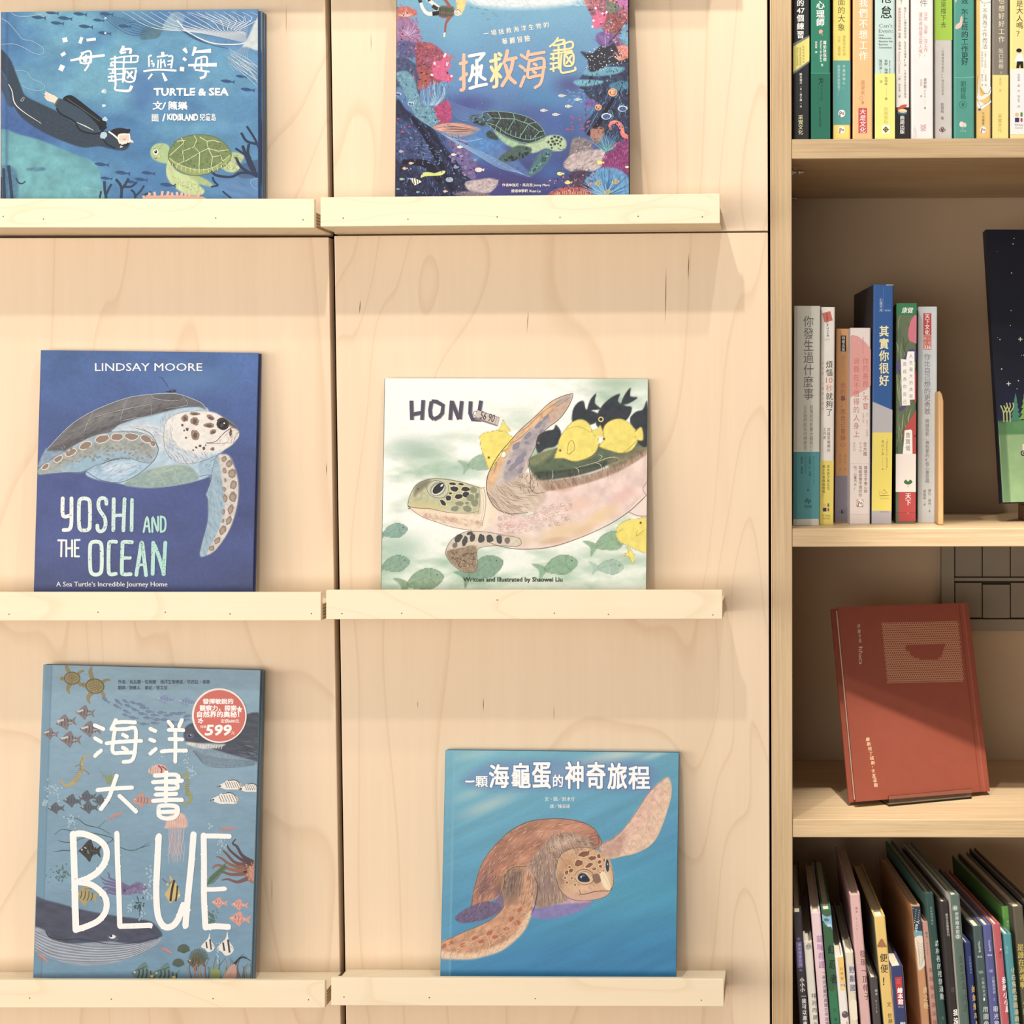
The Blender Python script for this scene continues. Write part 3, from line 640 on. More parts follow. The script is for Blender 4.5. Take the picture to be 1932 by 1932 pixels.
rect(A, 970, 795, 1095, 1032, (38, 34, 36)); A.shape([(990, 812), (1020, 782), (1062, 774), (1055, 795), (1010, 815)], (214, 72, 60)); A.dot(1030, 836, 36, 13, (50, 110, 150), 4); A.dot(1032, 822, 34, 14, (240, 200, 120), 2); A.dot(1034, 816, 26, 7, (250, 225, 160))
A.vtext('商周出版', 1030, 855, 992, 36, WH, 0.02); done(A)
A = SB('white paperback with pink title columns, top shelf', CA, 1096, 1262, T1, 1098, 1026, 1, (242, 232, 226), 0.010, group=G1)
A.text('件', 1158, -8, 1220, 52, (140, 125, 118), em=True); A.vtext('沒房、沒車、沒工作，', 1204, 88, 420, 30, (210, 130, 122)); A.vtext('還有資格當正常人嗎？', 1166, 92, 432, 30, (210, 130, 122))
A.vtext('姜昇勳', 1200, 578, 655, 26, (110, 95, 90), 0.01); A.vtext('강승식', 1198, 662, 728, 18, (140, 120, 110)); A.line([(1198, 735), (1198, 788)], 1.5, (170, 150, 140)); A.vtext('著', 1198, 792, 810, 16, (90, 75, 70), 0.02); A.vtext('胡椒筒', 1170, 585, 640, 18, (190, 165, 158)); A.vtext('譯', 1170, 704, 722, 15, (150, 130, 120))
for k in range(5): A.line([(1163+(k % 2)*6, 926+k*10), (1185, 930+k*10), (1206, 922+k*10)], 4, (206, 110, 110))
for k in range(5): A.line([(1108+k*7, 1030), (1112+k*6, 975), (1120+k*2, 930+k*8)], 1.2, (170, 160, 150))
done(A)
A = SB('lime green and grey paperback, top shelf', CA, 1266, 1402, T1, 1268, 1025, 1, (204, 198, 190), 0.016, group=G1)
rect(A, 1255, -400, 1410, 297, (158, 205, 50)); A.vtext('遠是撐下去', 1335, -42, 208, 42, (50, 60, 30), 0.005)
A.vtext('一位職場倖存者的49個反向思考', 1330, 345, 708, 21, (120, 112, 104)); A.vtext('劉國銘 著', 1327, 762, 888, 25, (90, 84, 78)); logo_clover(A, 1327, 962, 24, (110, 50, 56)); done(A)
A = SB('teal paperback with a pink foot drawing, top shelf', CA, 1411, 1566, T1, 1413, 1023, 1, (66, 158, 138), 0.012, group=G1)
for i, t in enumerate('致，不上班的工作更好'):
    y = (-22, 30, 66, 118, 172, 228, 282, 335, 385, 432)[i]; A.text(t, 1466, y, 1520, y+54, (22, 50, 48), 0.008, em=True)
A.shape([(1475, 122), (1462, 130), (1455, 165), (1432, 180), (1422, 205), (1432, 216), (1460, 205), (1474, 180)], (242, 190, 178)); A.shape([(1420, -30), (1436, -20), (1430, 16), (1421, 10)], (240, 180, 160))
A.line([(1405, 572), (1480, 578), (1500, 574), (1580, 570)], 3, (150, 205, 190)); A.vtext('劉揚銘', 1482, 598, 736, 42, (30, 92, 80)); A.vtext('著', 1480, 760, 792, 26, (30, 92, 80)); A.line([(1480+27*math.cos(k), 776+27*math.sin(k)) for k in np.linspace(0, 6.3, 20)], 2.5, (30, 92, 80))
A.dot(1470, 920, 16, 20, (230, 215, 210), jit=0.15); A.dot(1492, 925, 13, 18, (230, 205, 200), jit=0.15); A.line([(1480, 920), (1478, 960)], 4, (225, 205, 200)); A.text('時報', 1458, 964, 1504, 978, (150, 200, 185)); done(A)
A = SB('yellow paperback with a white seated figure at its foot, top shelf', CA, 1577, 1690, T1, 1577, 1023, 1, (240, 196, 100), 0.016, group=G1)
A.shape([(1602, -400), (1690, -400), (1682, 640), (1650, 700), (1610, 640)], (244, 238, 226), sm=False); A.line([(1594, -20), (1630, 22), (1692, 14)], 3, (60, 50, 40))
A.text('，', 1628, 5, 1668, 50, (110, 100, 90), em=True); A.vtext('不再為工作而活', 1642, 60, 365, 40, (130, 120, 108), 0.0); A.vtext('我想換個生活', 1622, 380, 500, 16, (130, 118, 100)); A.vtext('只剩下工作的你', 1646, 380, 505, 16, (130, 118, 100)); A.line([(1636, 515), (1636, 545)], 1.5, (150, 140, 120)); A.vtext('金惠蘭‧圖', 1648, 548, 640, 15, (110, 100, 80)); A.vtext('陳家怡‧譯', 1622, 548, 640, 15, (110, 100, 80))
A.shape([(1600, 560), (1590, 690), (1584, 730), (1620, 740), (1680, 700), (1690, 650), (1660, 640), (1640, 700), (1605, 700)], (240, 236, 226)); A.line([(1590, 560), (1590, 690)], 3, (90, 84, 80)); A.line([(1606, 650), (1630, 690), (1668, 690), (1688, 650)], 3, (90, 84, 80))
A.shape([(1584, 740), (1645, 775), (1688, 740), (1688, 760), (1612, 815), (1584, 790)], (246, 242, 232), sm=False); A.line([(1584, 742), (1612, 790), (1688, 745)], 3, (100, 92, 86), sm=False); A.line([(1612, 790), (1612, 815)], 3, (100, 92, 86)); A.dot(1603, 812, 12, 9, (90, 100, 170))
A.vtext('平安叢書', 1630, 830, 928, 22, (150, 105, 60)); rect(A, 1606, 938, 1655, 990, (226, 190, 150)); logo_pp(A, 1630, 962, 22, WH, (150, 60, 50)); done(A)
A = SB('grey-brown and yellow paperback with pale title, top shelf', CA, 1698, 1820, T1, 1696, 1021, 1, (128, 120, 106), 0.012, group=G1)
for i, t in enumerate('也想好好工作'): A.text(t, 1742, -20+i*57, 1790, 30+i*57, (240, 222, 180), 0.008, em=True)
A.vtext('阪口裕樹', 1762, 358, 510, 38, (226, 214, 188), 0.005); A.vtext('著', 1762, 528, 548, 18, (200, 190, 160))
rect(A, 1685, 556, 1830, 1030, (250, 222, 118)); A.vtext('葉廷昭', 1757, 575, 632, 19, (190, 150, 60)); A.vtext('譯', 1755, 660, 682, 19, (190, 150, 60)); A.vtext('采實文化', 1753, 842, 982, 34, (178, 150, 60)); done(A)
A = SB('yellow and white paperback with a girl in black trousers, rightmost on top shelf', CA, 1830, 1962, T1, 1828, 1020, 1, (253, 226, 128), 0.012, group=G1)
for t, y0 in (('是', 0), ('大', 52), ('人', 110), ('嗎', 162), ('？', 222)): A.text(t, 1874, y0, 1926, y0+52, (50, 44, 36), 0.01, em=True)
A.shape([(1888, 400), (1915, 396), (1930, 440), (1926, 466), (1880, 462), (1862, 460), (1870, 430)], (246, 242, 236)); A.dot(1897, 380, 18, 18, (236, 200, 160)); A.dot(1895, 374, 21, 15, (30, 26, 26)); A.line([(1922, 400), (1928, 345)], 8, (240, 220, 190))
A.shape([(1880, 455), (1926, 455), (1928, 505), (1906, 505), (1904, 475), (1896, 505), (1874, 505)], (24, 24, 26), sm=False)
rect(A, 1815, 512, 1990, 995, (240, 236, 232)); A.vtext('金鎮率 圖‧文', 1893, 545, 685, 20, (90, 82, 74)); A.vtext('陳品芳 譯', 1893, 705, 798, 19, (90, 82, 74)); logo_squares(A, 1880, 850, 28); A.text('TITAN', 1860, 918, 1924, 936, (110, 100, 90)); A.text('大田出版', 1862, 942, 1922, 954, (110, 100, 90)); rect(A, 1815, 995, 1990, 998, (200, 196, 190)); done(A)
# ---- row 2
A = SB('grey-white paperback with a teal band, first on the middle shelf', CB, 216, 403, 212, 208, 1752, 2, (208, 206, 190), group=G2, depth=0.155)
A.shape([(195, 200), (240, 200), (236, 1760), (195, 1760)], (188, 184, 166), sm=False)  # shading of the rounded spine edge, painted as a darker strip
A.vtext('你發生過什麼事', 318, 278, 872, 76, (104, 100, 92), -0.004); A.vtext('創傷如何影響大腦與行為', 338, 905, 1250, 27, (120, 116, 106)); A.vtext('以及我們能如何療癒自己', 294, 905, 1250, 27, (120, 116, 106))
A.shape([(190, 1233), (420, 1234), (415, 1704), (190, 1708)], (64, 150, 156), sm=False); rect(A, 190, 1229, 420, 1234, (230, 230, 220)); A.shape([(190, 1234), (236, 1234), (236, 1706), (190, 1706)], (52, 128, 136), sm=False)  # teal band; its darker left strip carries on the painted edge shading
rtext(A, 'Bruce D. Perry, M.D., Ph.D.', 352, 1368, 200, 14, (34, 90, 98)); A.vtext('布魯斯‧D‧培理', 328, 1268, 1405, 17, (20, 60, 66), 0.02); rtext(A, 'Oprah Winfrey', 296, 1325, 120, 14, (34, 90, 98)); A.vtext('歐普拉‧溫芙蕾', 270, 1268, 1390, 17, (20, 60, 66), 0.02); A.line([(315, 1440), (315, 1488)], 1.5, (30, 80, 86)); A.vtext('著', 314, 1495, 1514, 16, (20, 60, 66), 0.02)
A.text('dp', 290, 1560, 335, 1600, (20, 44, 50), 0.02); A.text('悅知', 288, 1608, 338, 1630, (20, 44, 50), 0.01); done(A)
A = SB('narrow white and yellow paperback with orange numerals, middle shelf', CB, 405, 504, 220, 394, 1747, 2, (240, 234, 222), group=G2, side=(200, 194, 180), yaw=1.6, depth=0.12)
A.text('■', 420, 255, 480, 322, (226, 106, 84), rot=-14); rtext(A, 'CREATIVE', 450, 348, 165, 14, (60, 50, 46), 0.02, rot=88); A.text('159', 430, 442, 466, 455, (180, 170, 160))
A.vtext('煩惱', 463, 595, 708, 50, (50, 44, 44), 0.01); A.text('10', 440, 714, 486, 752, (230, 130, 80), 0.01); A.vtext('秒', 463, 762, 816, 50, (232, 140, 100), 0.01); A.vtext('就夠了', 463, 818, 985, 50, (50, 44, 44), 0.01)
A.vtext('不多想，凡事做了再說！', 416, 598, 985, 18, (230, 150, 130)); A.line([(414, 1235), (418, 1070), (438, 1065)], 1.2, (190, 180, 170), sm=False); A.vtext('突破型編輯的', 459, 1065, 1238, 24, (80, 72, 66)); A.vtext('工作術', 430, 1066, 1150, 22, (80, 72, 66))
rect(A, 380, 1298, 510, 1760, (244, 222, 86)); A.vtext('高木直子等五位', 456, 1325, 1502, 21, (70, 62, 30), 0.01); A.vtext('圖文作者專圖推薦！', 424, 1325, 1552, 21, (70, 62, 30), 0.01); logo_squares(A, 430, 1610, 22); A.text('TITAN', 410, 1675, 468, 1690, (120, 100, 50)); A.text('大田出版', 412, 1696, 466, 1708, (120, 100, 50)); done(A)
A = SB('slim orange paperback with a lilac foot, middle shelf', CB, 512, 605, 372, 502, 1733, 2, (232, 164, 96), group=G2, side=(228, 128, 100), yaw=3.2, depth=0.12)
rect(A, 543, 420, 581, 532, (34, 30, 28)); A.vtext('時報出版', 562, 424, 530, 24, WH, 0.01); A.vtext('慢生活一下', 560, 562, 700, 30, (226, 140, 90)); A.vtext('我的', 559, 745, 838, 38, (214, 100, 84)); A.vtext('事，我自己會操心', 559, 838, 1204, 38, (196, 96, 80)); A.vtext('事', 559, 838, 880, 38, (120, 70, 110), 0.015)
A.vtext('黃大米', 574, 1250, 1318, 18, (206, 130, 90)); A.vtext('陳品芳', 538, 1250, 1318, 18, (206, 130, 90)); A.vtext('著', 574, 1348, 1368, 16, (206, 130, 90)); A.vtext('譯', 538, 1348, 1368, 16, (206, 130, 90))
rect(A, 495, 1403, 615, 1724, (148, 142, 158)); logo_clover(A, 553, 1655, 18, (40, 34, 40)); done(A)
A = SB('pink and white paperback with salmon title, middle shelf', CB, 609, 756, 366, 606, 1742, 2, (240, 226, 216), group=G2, yaw=4.8, depth=0.115)
A.shape([(590, 425), (625, 415), (665, 425), (720, 470), (770, 515), (770, 770), (720, 800), (600, 852)], (240, 160, 152), sm=False); A.dot(668, 470, 2, 2, WH); A.dot(700, 520, 2, 2, WH); A.dot(640, 455, 2, 2, WH)
A.vtext('浪費在不值得的人身上', 653, 572, 1138, 44, (216, 112, 96)); A.vtext('你的善良，不要', 717, 572, 942, 44, (216, 112, 96)); A.vtext('내가 얼마나 만만해', 728, 958, 1128, 15, (200, 130, 110)); A.vtext('보였으면', 702, 960, 1034, 15, (200, 130, 110))
A.vtext('살짝웃어줘서', 700, 430, 548, 14, (190, 120, 110)); A.vtext('全大進', 714, 1165, 1264, 30, (140, 84, 70), 0.01); A.vtext('전대진', 682, 1165, 1240, 18, (170, 110, 96)); A.vtext('林芳如', 638, 1165, 1230, 18, (210, 160, 150)); rect(A, 600, 1316, 765, 1318, (214, 200, 190))
A.vtext('韓國文字療心師', 718, 1332, 1526, 24, (110, 76, 70)); A.vtext('寫給疲憊不堪的你', 681, 1332, 1552, 24, (110, 76, 70)); A.vtext('的「心靈汽水」', 645, 1332, 1500, 22, (110, 76, 70))
rect(A, 654, 1570, 702, 1622, (190, 150, 140)); logo_pp(A, 678, 1594, 22, WH, (150, 84, 74)); rect(A, 600, 1674, 765, 1676, (206, 192, 184)); done(A)
A = SB('tall blue and yellow paperback turned to show its black side, middle shelf', CB, 772, 915, 62, 758, 1742, 2, (38, 92, 172), group=G2, side=(52, 48, 50), yaw=6.4, depth=0.145)
A.shape([(740, 880), (765, 886), (930, 942), (930, 1110), (740, 1110)], (190, 186, 190), sm=False); rect(A, 740, 1100, 930, 1648, (246, 226, 88)); rect(A, 740, 1648, 930, 1760, (188, 184, 188))
A.vtext('其實你很好', 847, 346, 778, 70, (250, 240, 170), 0.025); A.vtext('心靈方舟', 826, 155, 256, 24, (206, 216, 232)); A.line([(842, 80), (842, 250)], 1.2, (120, 150, 200)); A.text('0030', 850, 238, 892, 250, (190, 205, 230))
A.vtext('【讓你愛自己的心理成長課】', 866, 1145, 1365, 14, (150, 128, 60)); A.vtext('考拉小巫', 838, 1150, 1262, 22, (140, 116, 50)); A.line([(838, 1270), (838, 1340)], 1.3, (160, 140, 70)); A.vtext('著', 838, 1348, 1366, 14, (120, 100, 50))
A.line([(818, 1540), (815, 1510), (840, 1530), (870, 1520), (868, 1540), (818, 1540)], 3, (150, 120, 60), sm=False); A.line([(836, 1512), (850, 1500), (858, 1520)], 3, (150, 120, 60)); A.line([(812, 1546), (884, 1540)], 3, (150, 120, 60)); A.text('方舟文化', 820, 1555, 880, 1568, (170, 140, 70)); A.text('方舟文化', 820, 1650, 880, 1662, (90, 84, 90)); rect(A, 862, 62, 914, 67, WH); done(A)
A = SB('green leafy paperback with white strips and a red foot, middle shelf', CB, 932, 1077, 193, 926, 1738, 2, (92, 112, 76), group=G2, depth=0.15)
R_ = random.Random(5)
for k in range(60):
    x = R_.uniform(935, 1070); y = R_.uniform(290, 1240); c = R_.choice([(60, 84, 50), (140, 158, 96), (112, 132, 84), (74, 96, 70), (160, 170, 120)])
    A.line([(x, y+R_.uniform(40, 90)), (x+R_.uniform(-8, 8), y), (x+R_.uniform(-22, 22), y-R_.uniform(30, 80))], (3, R_.uniform(5, 10), 1), c)
A.shape([(1085, 282), (1055, 285), (1030, 330), (1016, 400), (1022, 450), (1050, 468), (1085, 460)], (222, 110, 130)); A.shape([(985, 575), (1010, 530), (1045, 515), (1075, 530), (1070, 600), (1000, 620)], (80, 70, 130)); A.shape([(926, 610), (950, 600), (960, 650), (926, 700)], (96, 80, 140))
A.shape([(1085, 680), (1060, 690), (1050, 800), (1060, 880), (1085, 870)], (200, 66, 60)); A.shape([(1085, 950), (1050, 980), (1010, 1040), (985, 1100), (990, 1150), (1040, 1250), (1085, 1250)], (206, 70, 64)); A.shape([(950, 930), (990, 900), (1000, 920), (965, 950)], (84, 70, 130)); A.line([(1060, 1128), (1078, 1120)], 10, (90, 40, 40))
A.shape([(1012, 532), (1060, 532), (1062, 868), (1018, 870), (1002, 590)], WH, sm=False); A.shape([(965, 585), (1012, 590), (1030, 908), (972, 912)], WH, sm=False)
A.vtext('人生最大的成就', 1036, 540, 868, 26, (120, 110, 100)); A.vtext('是成為你自己', 992, 592, 910, 26, (120, 110, 100))
A.shape([(992, 1085), (1035, 1078), (1044, 1090), (1046, 1250), (978, 1250)], WH, sm=False); A.vtext('曾寶儀', 1014, 1096, 1232, 36, (110, 100, 90)); rect(A, 920, 180, 1085, 276, (42, 128, 72)); A.text('康健', 974, 222, 1050, 262, WH, 0.02, shear=0.15)
rect(A, 918, 1250, 1085, 1516, (244, 234, 224)); A.shape([(985, 1448), (1000, 1430), (1015, 1444), (1030, 1430), (1046, 1446), (1030, 1462), (1016, 1464), (1000, 1462)], (60, 116, 60)); A.line([(1016, 1462), (1014, 1485)], 3, (60, 116, 60))
rect(A, 950, 1516, 1085, 1722, (206, 66, 66)); rect(A, 918, 1660, 1085, 1663, (150, 50, 50)); A.vtext('天下', 1016, 1522, 1612, 42, WH, 0.03); A.dot(1014, 1664, 3, 3, WH); done(A)
A = SB('pale grey-blue paperback with a red stamp near the top, middle shelf', CB, 1083, 1222, 218, 1081, 1732, 2, (206, 214, 214), group=G2, depth=0.15)
rect(A, 1122, 264, 1179, 418, (214, 64, 62)); rect(A, 1122, 420, 1179, 520, (222, 110, 96)); A.vtext('天下文化', 1150, 266, 416, 36, WH, 0.03); A.vtext('勵志', 1135, 424, 488, 22, (240, 190, 176)); A.vtext('心理', 1164, 424, 488, 22, (240, 190, 176)); A.text('336', 1127, 490, 1175, 515, WH, 0.03)
A.vtext('你比自己想的更勇敢', 1150, 545, 975, 47, (124, 112, 128)); A.vtext('跨越陰影、擁抱愛的8個心靈密碼', 1150, 1005, 1455, 28, (112, 104, 112)); A.vtext('黛比‧福特', 1166, 1495, 1610, 22, (112, 104, 104)); A.line([(1166, 1615), (1166, 1635)], 1.4, (140, 130, 130)); A.vtext('著', 1166, 1642, 1660, 15, (112, 104, 104)); A.vtext('廖建容', 1131, 1500, 1570, 22, (112, 104, 104)); A.vtext('—譯', 1131, 1575, 1615, 15, (112, 104, 104)); done(A)
# wooden bookend
BEND = wood_mat('bookend_wood', (0.55, 0.32, 0.15, 1), (0.66, 0.42, 0.21, 1), (0.42, 0.24, 0.10, 1), 'Z', fine=120, stretch=0.05, figure=6)
zf = SHZ[2]+0.0002; p0 = at(1771.3, 985, 0.045); p1 = at(1781, 985, 0.045); top = at(1775, 738, 0.045).z
be = empty('bookend', (p0.x, 0.05, zf), label='small orange-brown wooden bookend behind the last paperback on the middle shelf', cat='bookend')
bm_pts = [(0.0, 0, 0), (p1.x-p0.x, 0, 0), (p1.x-p0.x-0.0004, 0, top-zf-0.012), (p1.x-p0.x-0.002, 0, top-zf-0.004), (p1.x-p0.x-0.0045, 0, top-zf), (0.0, 0, top-zf)]
prism('upright', bm_pts, (0, 0.11, 0), BEND, be, bevel=0.0012)
# ---- row 4
def B4(label, xl, xr, yt, xlb, col, Y0, yaw, side=None, depth=0.22, hard=True):
    return SB(label, CD, xl, xr, yt, xlb, 1461, 4, col, Y0, side, yaw, depth, hard, G4)
A = B4('black picture book with a lilac panel, first on the lowest shelf', 217, 285, 640, 271, (52, 50, 54), 0.012, 0.3, (44, 42, 46), 0.20)
A.shape([(243, 852), (284, 848), (294, 1040), (256, 1046)], (110, 96, 160), sm=False); A.vtext('繪本精選系列', 267, 858, 1036, 22, (190, 180, 214), dx=10); A.dot(262, 830, 12, 10, (110, 96, 150), jit=0.3); A.dot(278, 1062, 12, 8, (110, 96, 150), jit=0.3)
A.vtext('小小小', 286, 1115, 1225, 34, WH, 0.03, dx=6); A.vtext('—我可以進來嗎', 298, 1228, 1520, 34, WH, 0.03, dx=16); done(A)
A = B4('white picture book with a grey owl emblem, second on the lowest shelf', 299, 362, 856, 346, (222, 216, 200), 0.012, 0.7, (190, 186, 176), 0.18)
A.dot(336, 888, 22, 24, (170, 166, 160), jit=0.15); A.dot(328, 884, 5, 5, (110, 106, 100)); A.dot(344, 884, 5, 5, (110, 106, 100)); A.vtext('特別的朋友', 372, 1225, 1490, 34, (60, 56, 52), 0.01, dx=18); done(A)
A = B4('pale pink picture book with mauve title, lowest shelf', 353, 425, 648, 420, (226, 196, 200), 0.010, 1.0, (210, 140, 140), 0.20)
A.vtext('貓咪看護', 415, 798, 1052, 50, (170, 110, 170), 0.02, dx=22); A.vtext('～來自波蘭的真實生命故事', 446, 1062, 1475, 28, (96, 80, 96), 0.01, dx=28); done(A)
A = B4('green picture book with a blue sky patch, lowest shelf', 431, 503, 620, 500, (40, 118, 74), 0.012, 1.3, (70, 120, 140), 0.20)
A.shape([(425, 610), (505, 610), (512, 760), (500, 740), (470, 745), (450, 700), (430, 690)], (120, 176, 214)); A.shape([(428, 615), (505, 612), (506, 650), (470, 665), (430, 640)], (60, 96, 60)); A.shape([(440, 760), (515, 760), (530, 880), (535, 1190), (470, 1160)], (48, 94, 58)); A.dot(470, 690, 22, 12, (70, 120, 80), 10, jit=0.2); A.dot(488, 730, 18, 12, (170, 206, 226), 0, jit=0.3)
A.vtext('紅忍者', 503, 855, 1180, 62, (24, 44, 34), 0.03, dx=28); A.vtext('文‧穗村', 528, 1340, 1480, 26, (20, 80, 50), dx=14); done(A)
A = B4('white picture book with a yellow label and brown pebble, lowest shelf', 530, 595, 966, 573, (228, 222, 212), 0.010, 1.8, (200, 190, 176), 0.18)
A.shape([(549, 968), (592, 964), (607, 1158), (570, 1162)], (240, 190, 90), sm=False); A.vtext('科學館', 580, 1035, 1140, 22, (120, 90, 50), dx=6); A.text('007A', 572, 1165, 608, 1185, (90, 80, 76), 0.02); A.dot(588, 1196, 20, 18, (242, 200, 110)); A.dot(606, 1390, 24, 26, (92, 80, 80)); A.dot(600, 1380, 10, 10, (130, 118, 116)); A.text('上', 602, 1440, 640, 1476, (206, 60, 60), 0.03, em=True); done(A)
A = B4('cream picture book with grey title, lowest shelf', 606, 668, 935, 642, (218, 206, 178), 0.012, 2.2, (180, 168, 140), 0.18)
A.shape([(622, 1020), (682, 1020), (690, 1225), (636, 1228)], (206, 200, 196), sm=False); A.vtext('野獸國', 656, 1025, 1225, 46, (120, 112, 128), 0.035, dx=12); A.shape([(640, 1300), (690, 1290), (700, 1420), (650, 1420)], (232, 220, 190)); done(A)
A = B4('tall dusty pink picture book with brown title, lowest shelf', 641, 718, 510, 722, (214, 166, 160), 0.014, 2.8, (190, 130, 126), 0.20)
A.vtext('繪本 0175', 690, 590, 770, 18, (130, 90, 90), dx=10); A.vtext('發現一頂帽子', 735, 910, 1285, 50, (112, 70, 70), 0.012, dx=38); done(A)
A = B4('short dark grey picture book between the pink and yellow ones, lowest shelf', 786, 848, 1125, 814, (72, 66, 66), 0.016, 3.4, (50, 46, 46), 0.18)
A.vtext('繪本 0116', 836, 1200, 1380, 20, (200, 194, 188), dx=10); done(A)
A = B4('yellow picture book with a brown droplet, lowest shelf', 821, 905, 672, 893, (228, 188, 92), 0.012, 4.2, (120, 120, 90), 0.21)
A.shape([(878, 828), (905, 870), (912, 890), (850, 890), (850, 868)], (170, 104, 60)); A.vtext('便便', 888, 930, 1090, 58, (60, 50, 36), 0.02, dx=12); A.text('！', 878, 1108, 934, 1180, (60, 50, 36), 0.03, em=True); A.vtext('文 佐藤伸', 930, 1295, 1500, 34, (90, 74, 40), 0.01, dx=18); done(A)
A = B4('navy picture book with a red label, lowest shelf', 944, 1036, 1042, 974, (48, 60, 112), 0.010, 5.5, (206, 180, 164), 0.17)
A.shape([(975, 1115), (1026, 1110), (1040, 1318), (996, 1320)], (206, 52, 56), sm=False); A.vtext('繪本館', 1012, 1190, 1318, 40, WH, 0.035, dx=8); A.vtext('三', 1002, 1122, 1165, 34, (230, 130, 110), 0.03); A.text('032', 1000, 1326, 1040, 1340, (180, 180, 200)); A.text('型', 1012, 1444, 1056, 1486, WH, 0.02, em=True); done(A)
A = B4('orange picture book with a white feather drawing, wide side showing, lowest shelf', 1100, 1164, 590, 1172, (206, 144, 92), 0.026, 7.5, (206, 130, 70), 0.20)
A.shape([(1095, 590), (1168, 590), (1180, 800), (1120, 780)], (44, 60, 72), sm=False); A.shape([(1115, 770), (1180, 770), (1190, 812), (1118, 812)], (100, 160, 180), sm=False)
for k in range(14): A.dot(1110+(k*23) % 48, 605+k*8, 3, 2.5, (220, 226, 226))
rtext(A, 'Year', 1140, 735, 90, 26, (210, 224, 226), 0.02, rot=96); A.shape([(1122, 826), (1190, 818), (1212, 960), (1196, 1030), (1150, 1060), (1140, 950)], (226, 214, 190))
for k in range(9): A.line([(1135+k*3, 840+k*18), (1165, 870+k*20), (1200, 850+k*14)], 2.5, (150, 130, 104))
A.vtext('書之樹', 1202, 1180, 1352, 46, (240, 206, 150), 0.01, dx=10); done(A)
A = B4('brownish pink picture book behind the orange one, lowest shelf', 1181, 1226, 708, 1250, (190, 138, 120), 0.022, 8.0, (160, 110, 96), 0.19)
A.vtext('繪本 0220', 1208, 775, 950, 18, (110, 74, 66), dx=16); A.vtext('朱瑞福的游泳課', 1240, 1030, 1480, 34, (150, 80, 66), 0.01, dx=34); done(A)
A = B4('dark teal picture book with pale small title, lowest shelf', 1199, 1262, 500, 1298, (40, 74, 66), 0.020, 8.3, (50, 90, 76), 0.22)
A.vtext('社區關懷繪本', 1243, 588, 728, 18, (140, 164, 156), dx=10); A.vtext('森林裡的禮貌運動', 1290, 835, 1285, 44, (190, 204, 198), 0.008, dx=42); A.vtext('文/何', 1330, 1400, 1500, 24, (120, 140, 132)); done(A)
A = B4('black picture book with pale vertical letters, lowest shelf', 1311, 1370, 562, 1388, (48, 42, 42), 0.016, 9.0, (62, 56, 54), 0.22)
A.vtext('繪本名家獲獎系列', 1358, 640, 812, 20, (190, 184, 176), 0.015, dx=14); A.text('8', 1392, 1185, 1416, 1225, (90, 80, 78)); A.vtext('我沒有', 1426, 1345, 1530, 44, WH, 0.035, dx=10); done(A)
A = B4('grey-green picture book with white sun emblems, lowest shelf', 1386, 1456, 512, 1459, (84, 108, 96), 0.010, 9.6, (196, 188, 172), 0.22)
for (x, y) in ((1422, 602), (1442, 812)):
    A.dot(x, y, 12, 12, (220, 224, 216)); A.dot(x, y, 5, 5, (84, 108, 96))
    for k in range(12): a = k*math.pi/6; A.line([(x+14*math.cos(a), y+14*math.sin(a)), (x+22*math.cos(a), y+22*math.sin(a))], 3, (220, 224, 216))
A.vtext('世界繪本館', 1432, 630, 792, 30, (220, 224, 216), 0.02, dx=10)
for k in range(4): A.line([(1462+k*7-12, 985+k*65), (1462+k*7, 960+k*65), (1474+k*7, 990+k*65)], 3, (60, 80, 72)); A.line([(1462+k*7, 950+k*65), (1465+k*7, 1000+k*65)], 3, (60, 80, 72)); A.dot(1464+k*7, 1000+k*65, 12, 5, (62, 82, 74))
A.vtext('河流', 1495, 1235, 1375, 56, (62, 90, 80), 0.0, dx=14); done(A)
A = B4('short royal blue picture book with yellow title, lowest shelf', 1492, 1540, 865, 1540, (44, 60, 128), 0.020, 9.6, (60, 70, 130), 0.17)
A.vtext('社區關懷繪本', 1530, 955, 1090, 17, (150, 160, 200), dx=10); A.vtext('媽媽變成鬼', 1562, 1170, 1490, 48, (236, 190, 90), 0.025, dx=34); done(A)
A = B4('slate green picture book with white script near its top, lowest shelf', 1553, 1625, 745, 1612, (66, 88, 88), 0.012, 9.6, (40, 46, 48), 0.22)
rtext(A, 'Thinking', 1600, 888, 84, 20, (220, 226, 222), 0.02, rot=80); A.text('033', 1588, 956, 1622, 970, (220, 226, 222), 0.03); A.dot(1612, 1075, 17, 12, (120, 140, 138), jit=0.4); A.vtext('小蘑菇女孩', 1625, 1110, 1260, 22, (180, 196, 190), 0.01, dx=14); A.text('1', 1632, 1266, 1642, 1288, WH, 0.03); A.vtext('用圖像說', 1645, 1325, 1540, 40, (214, 222, 218), 0.015, dx=14); done(A)
A = B4('violet blue picture book with white script near its top, lowest shelf', 1630, 1692, 735, 1688, (84, 90, 156), 0.012, 9.6, (110, 112, 160), 0.22)
rtext(A, 'Thinking', 1676, 880, 84, 20, (206, 208, 232), 0.02, rot=80); A.text('034', 1662, 944, 1696, 958, (226, 226, 240), 0.03); A.dot(1688, 1068, 17, 12, (140, 144, 196), jit=0.4); A.vtext('小蘑菇女孩 2', 1703, 1105, 1290, 22, (196, 198, 228), 0.01, dx=14); A.vtext('眼光獨到', 1722, 1322, 1540, 40, (220, 222, 238), 0.01, dx=14); done(A)
A = B4('red picture book with white title, lowest shelf', 1702, 1758, 728, 1770, (206, 84, 92), 0.012, 9.7, (214, 206, 200), 0.21)
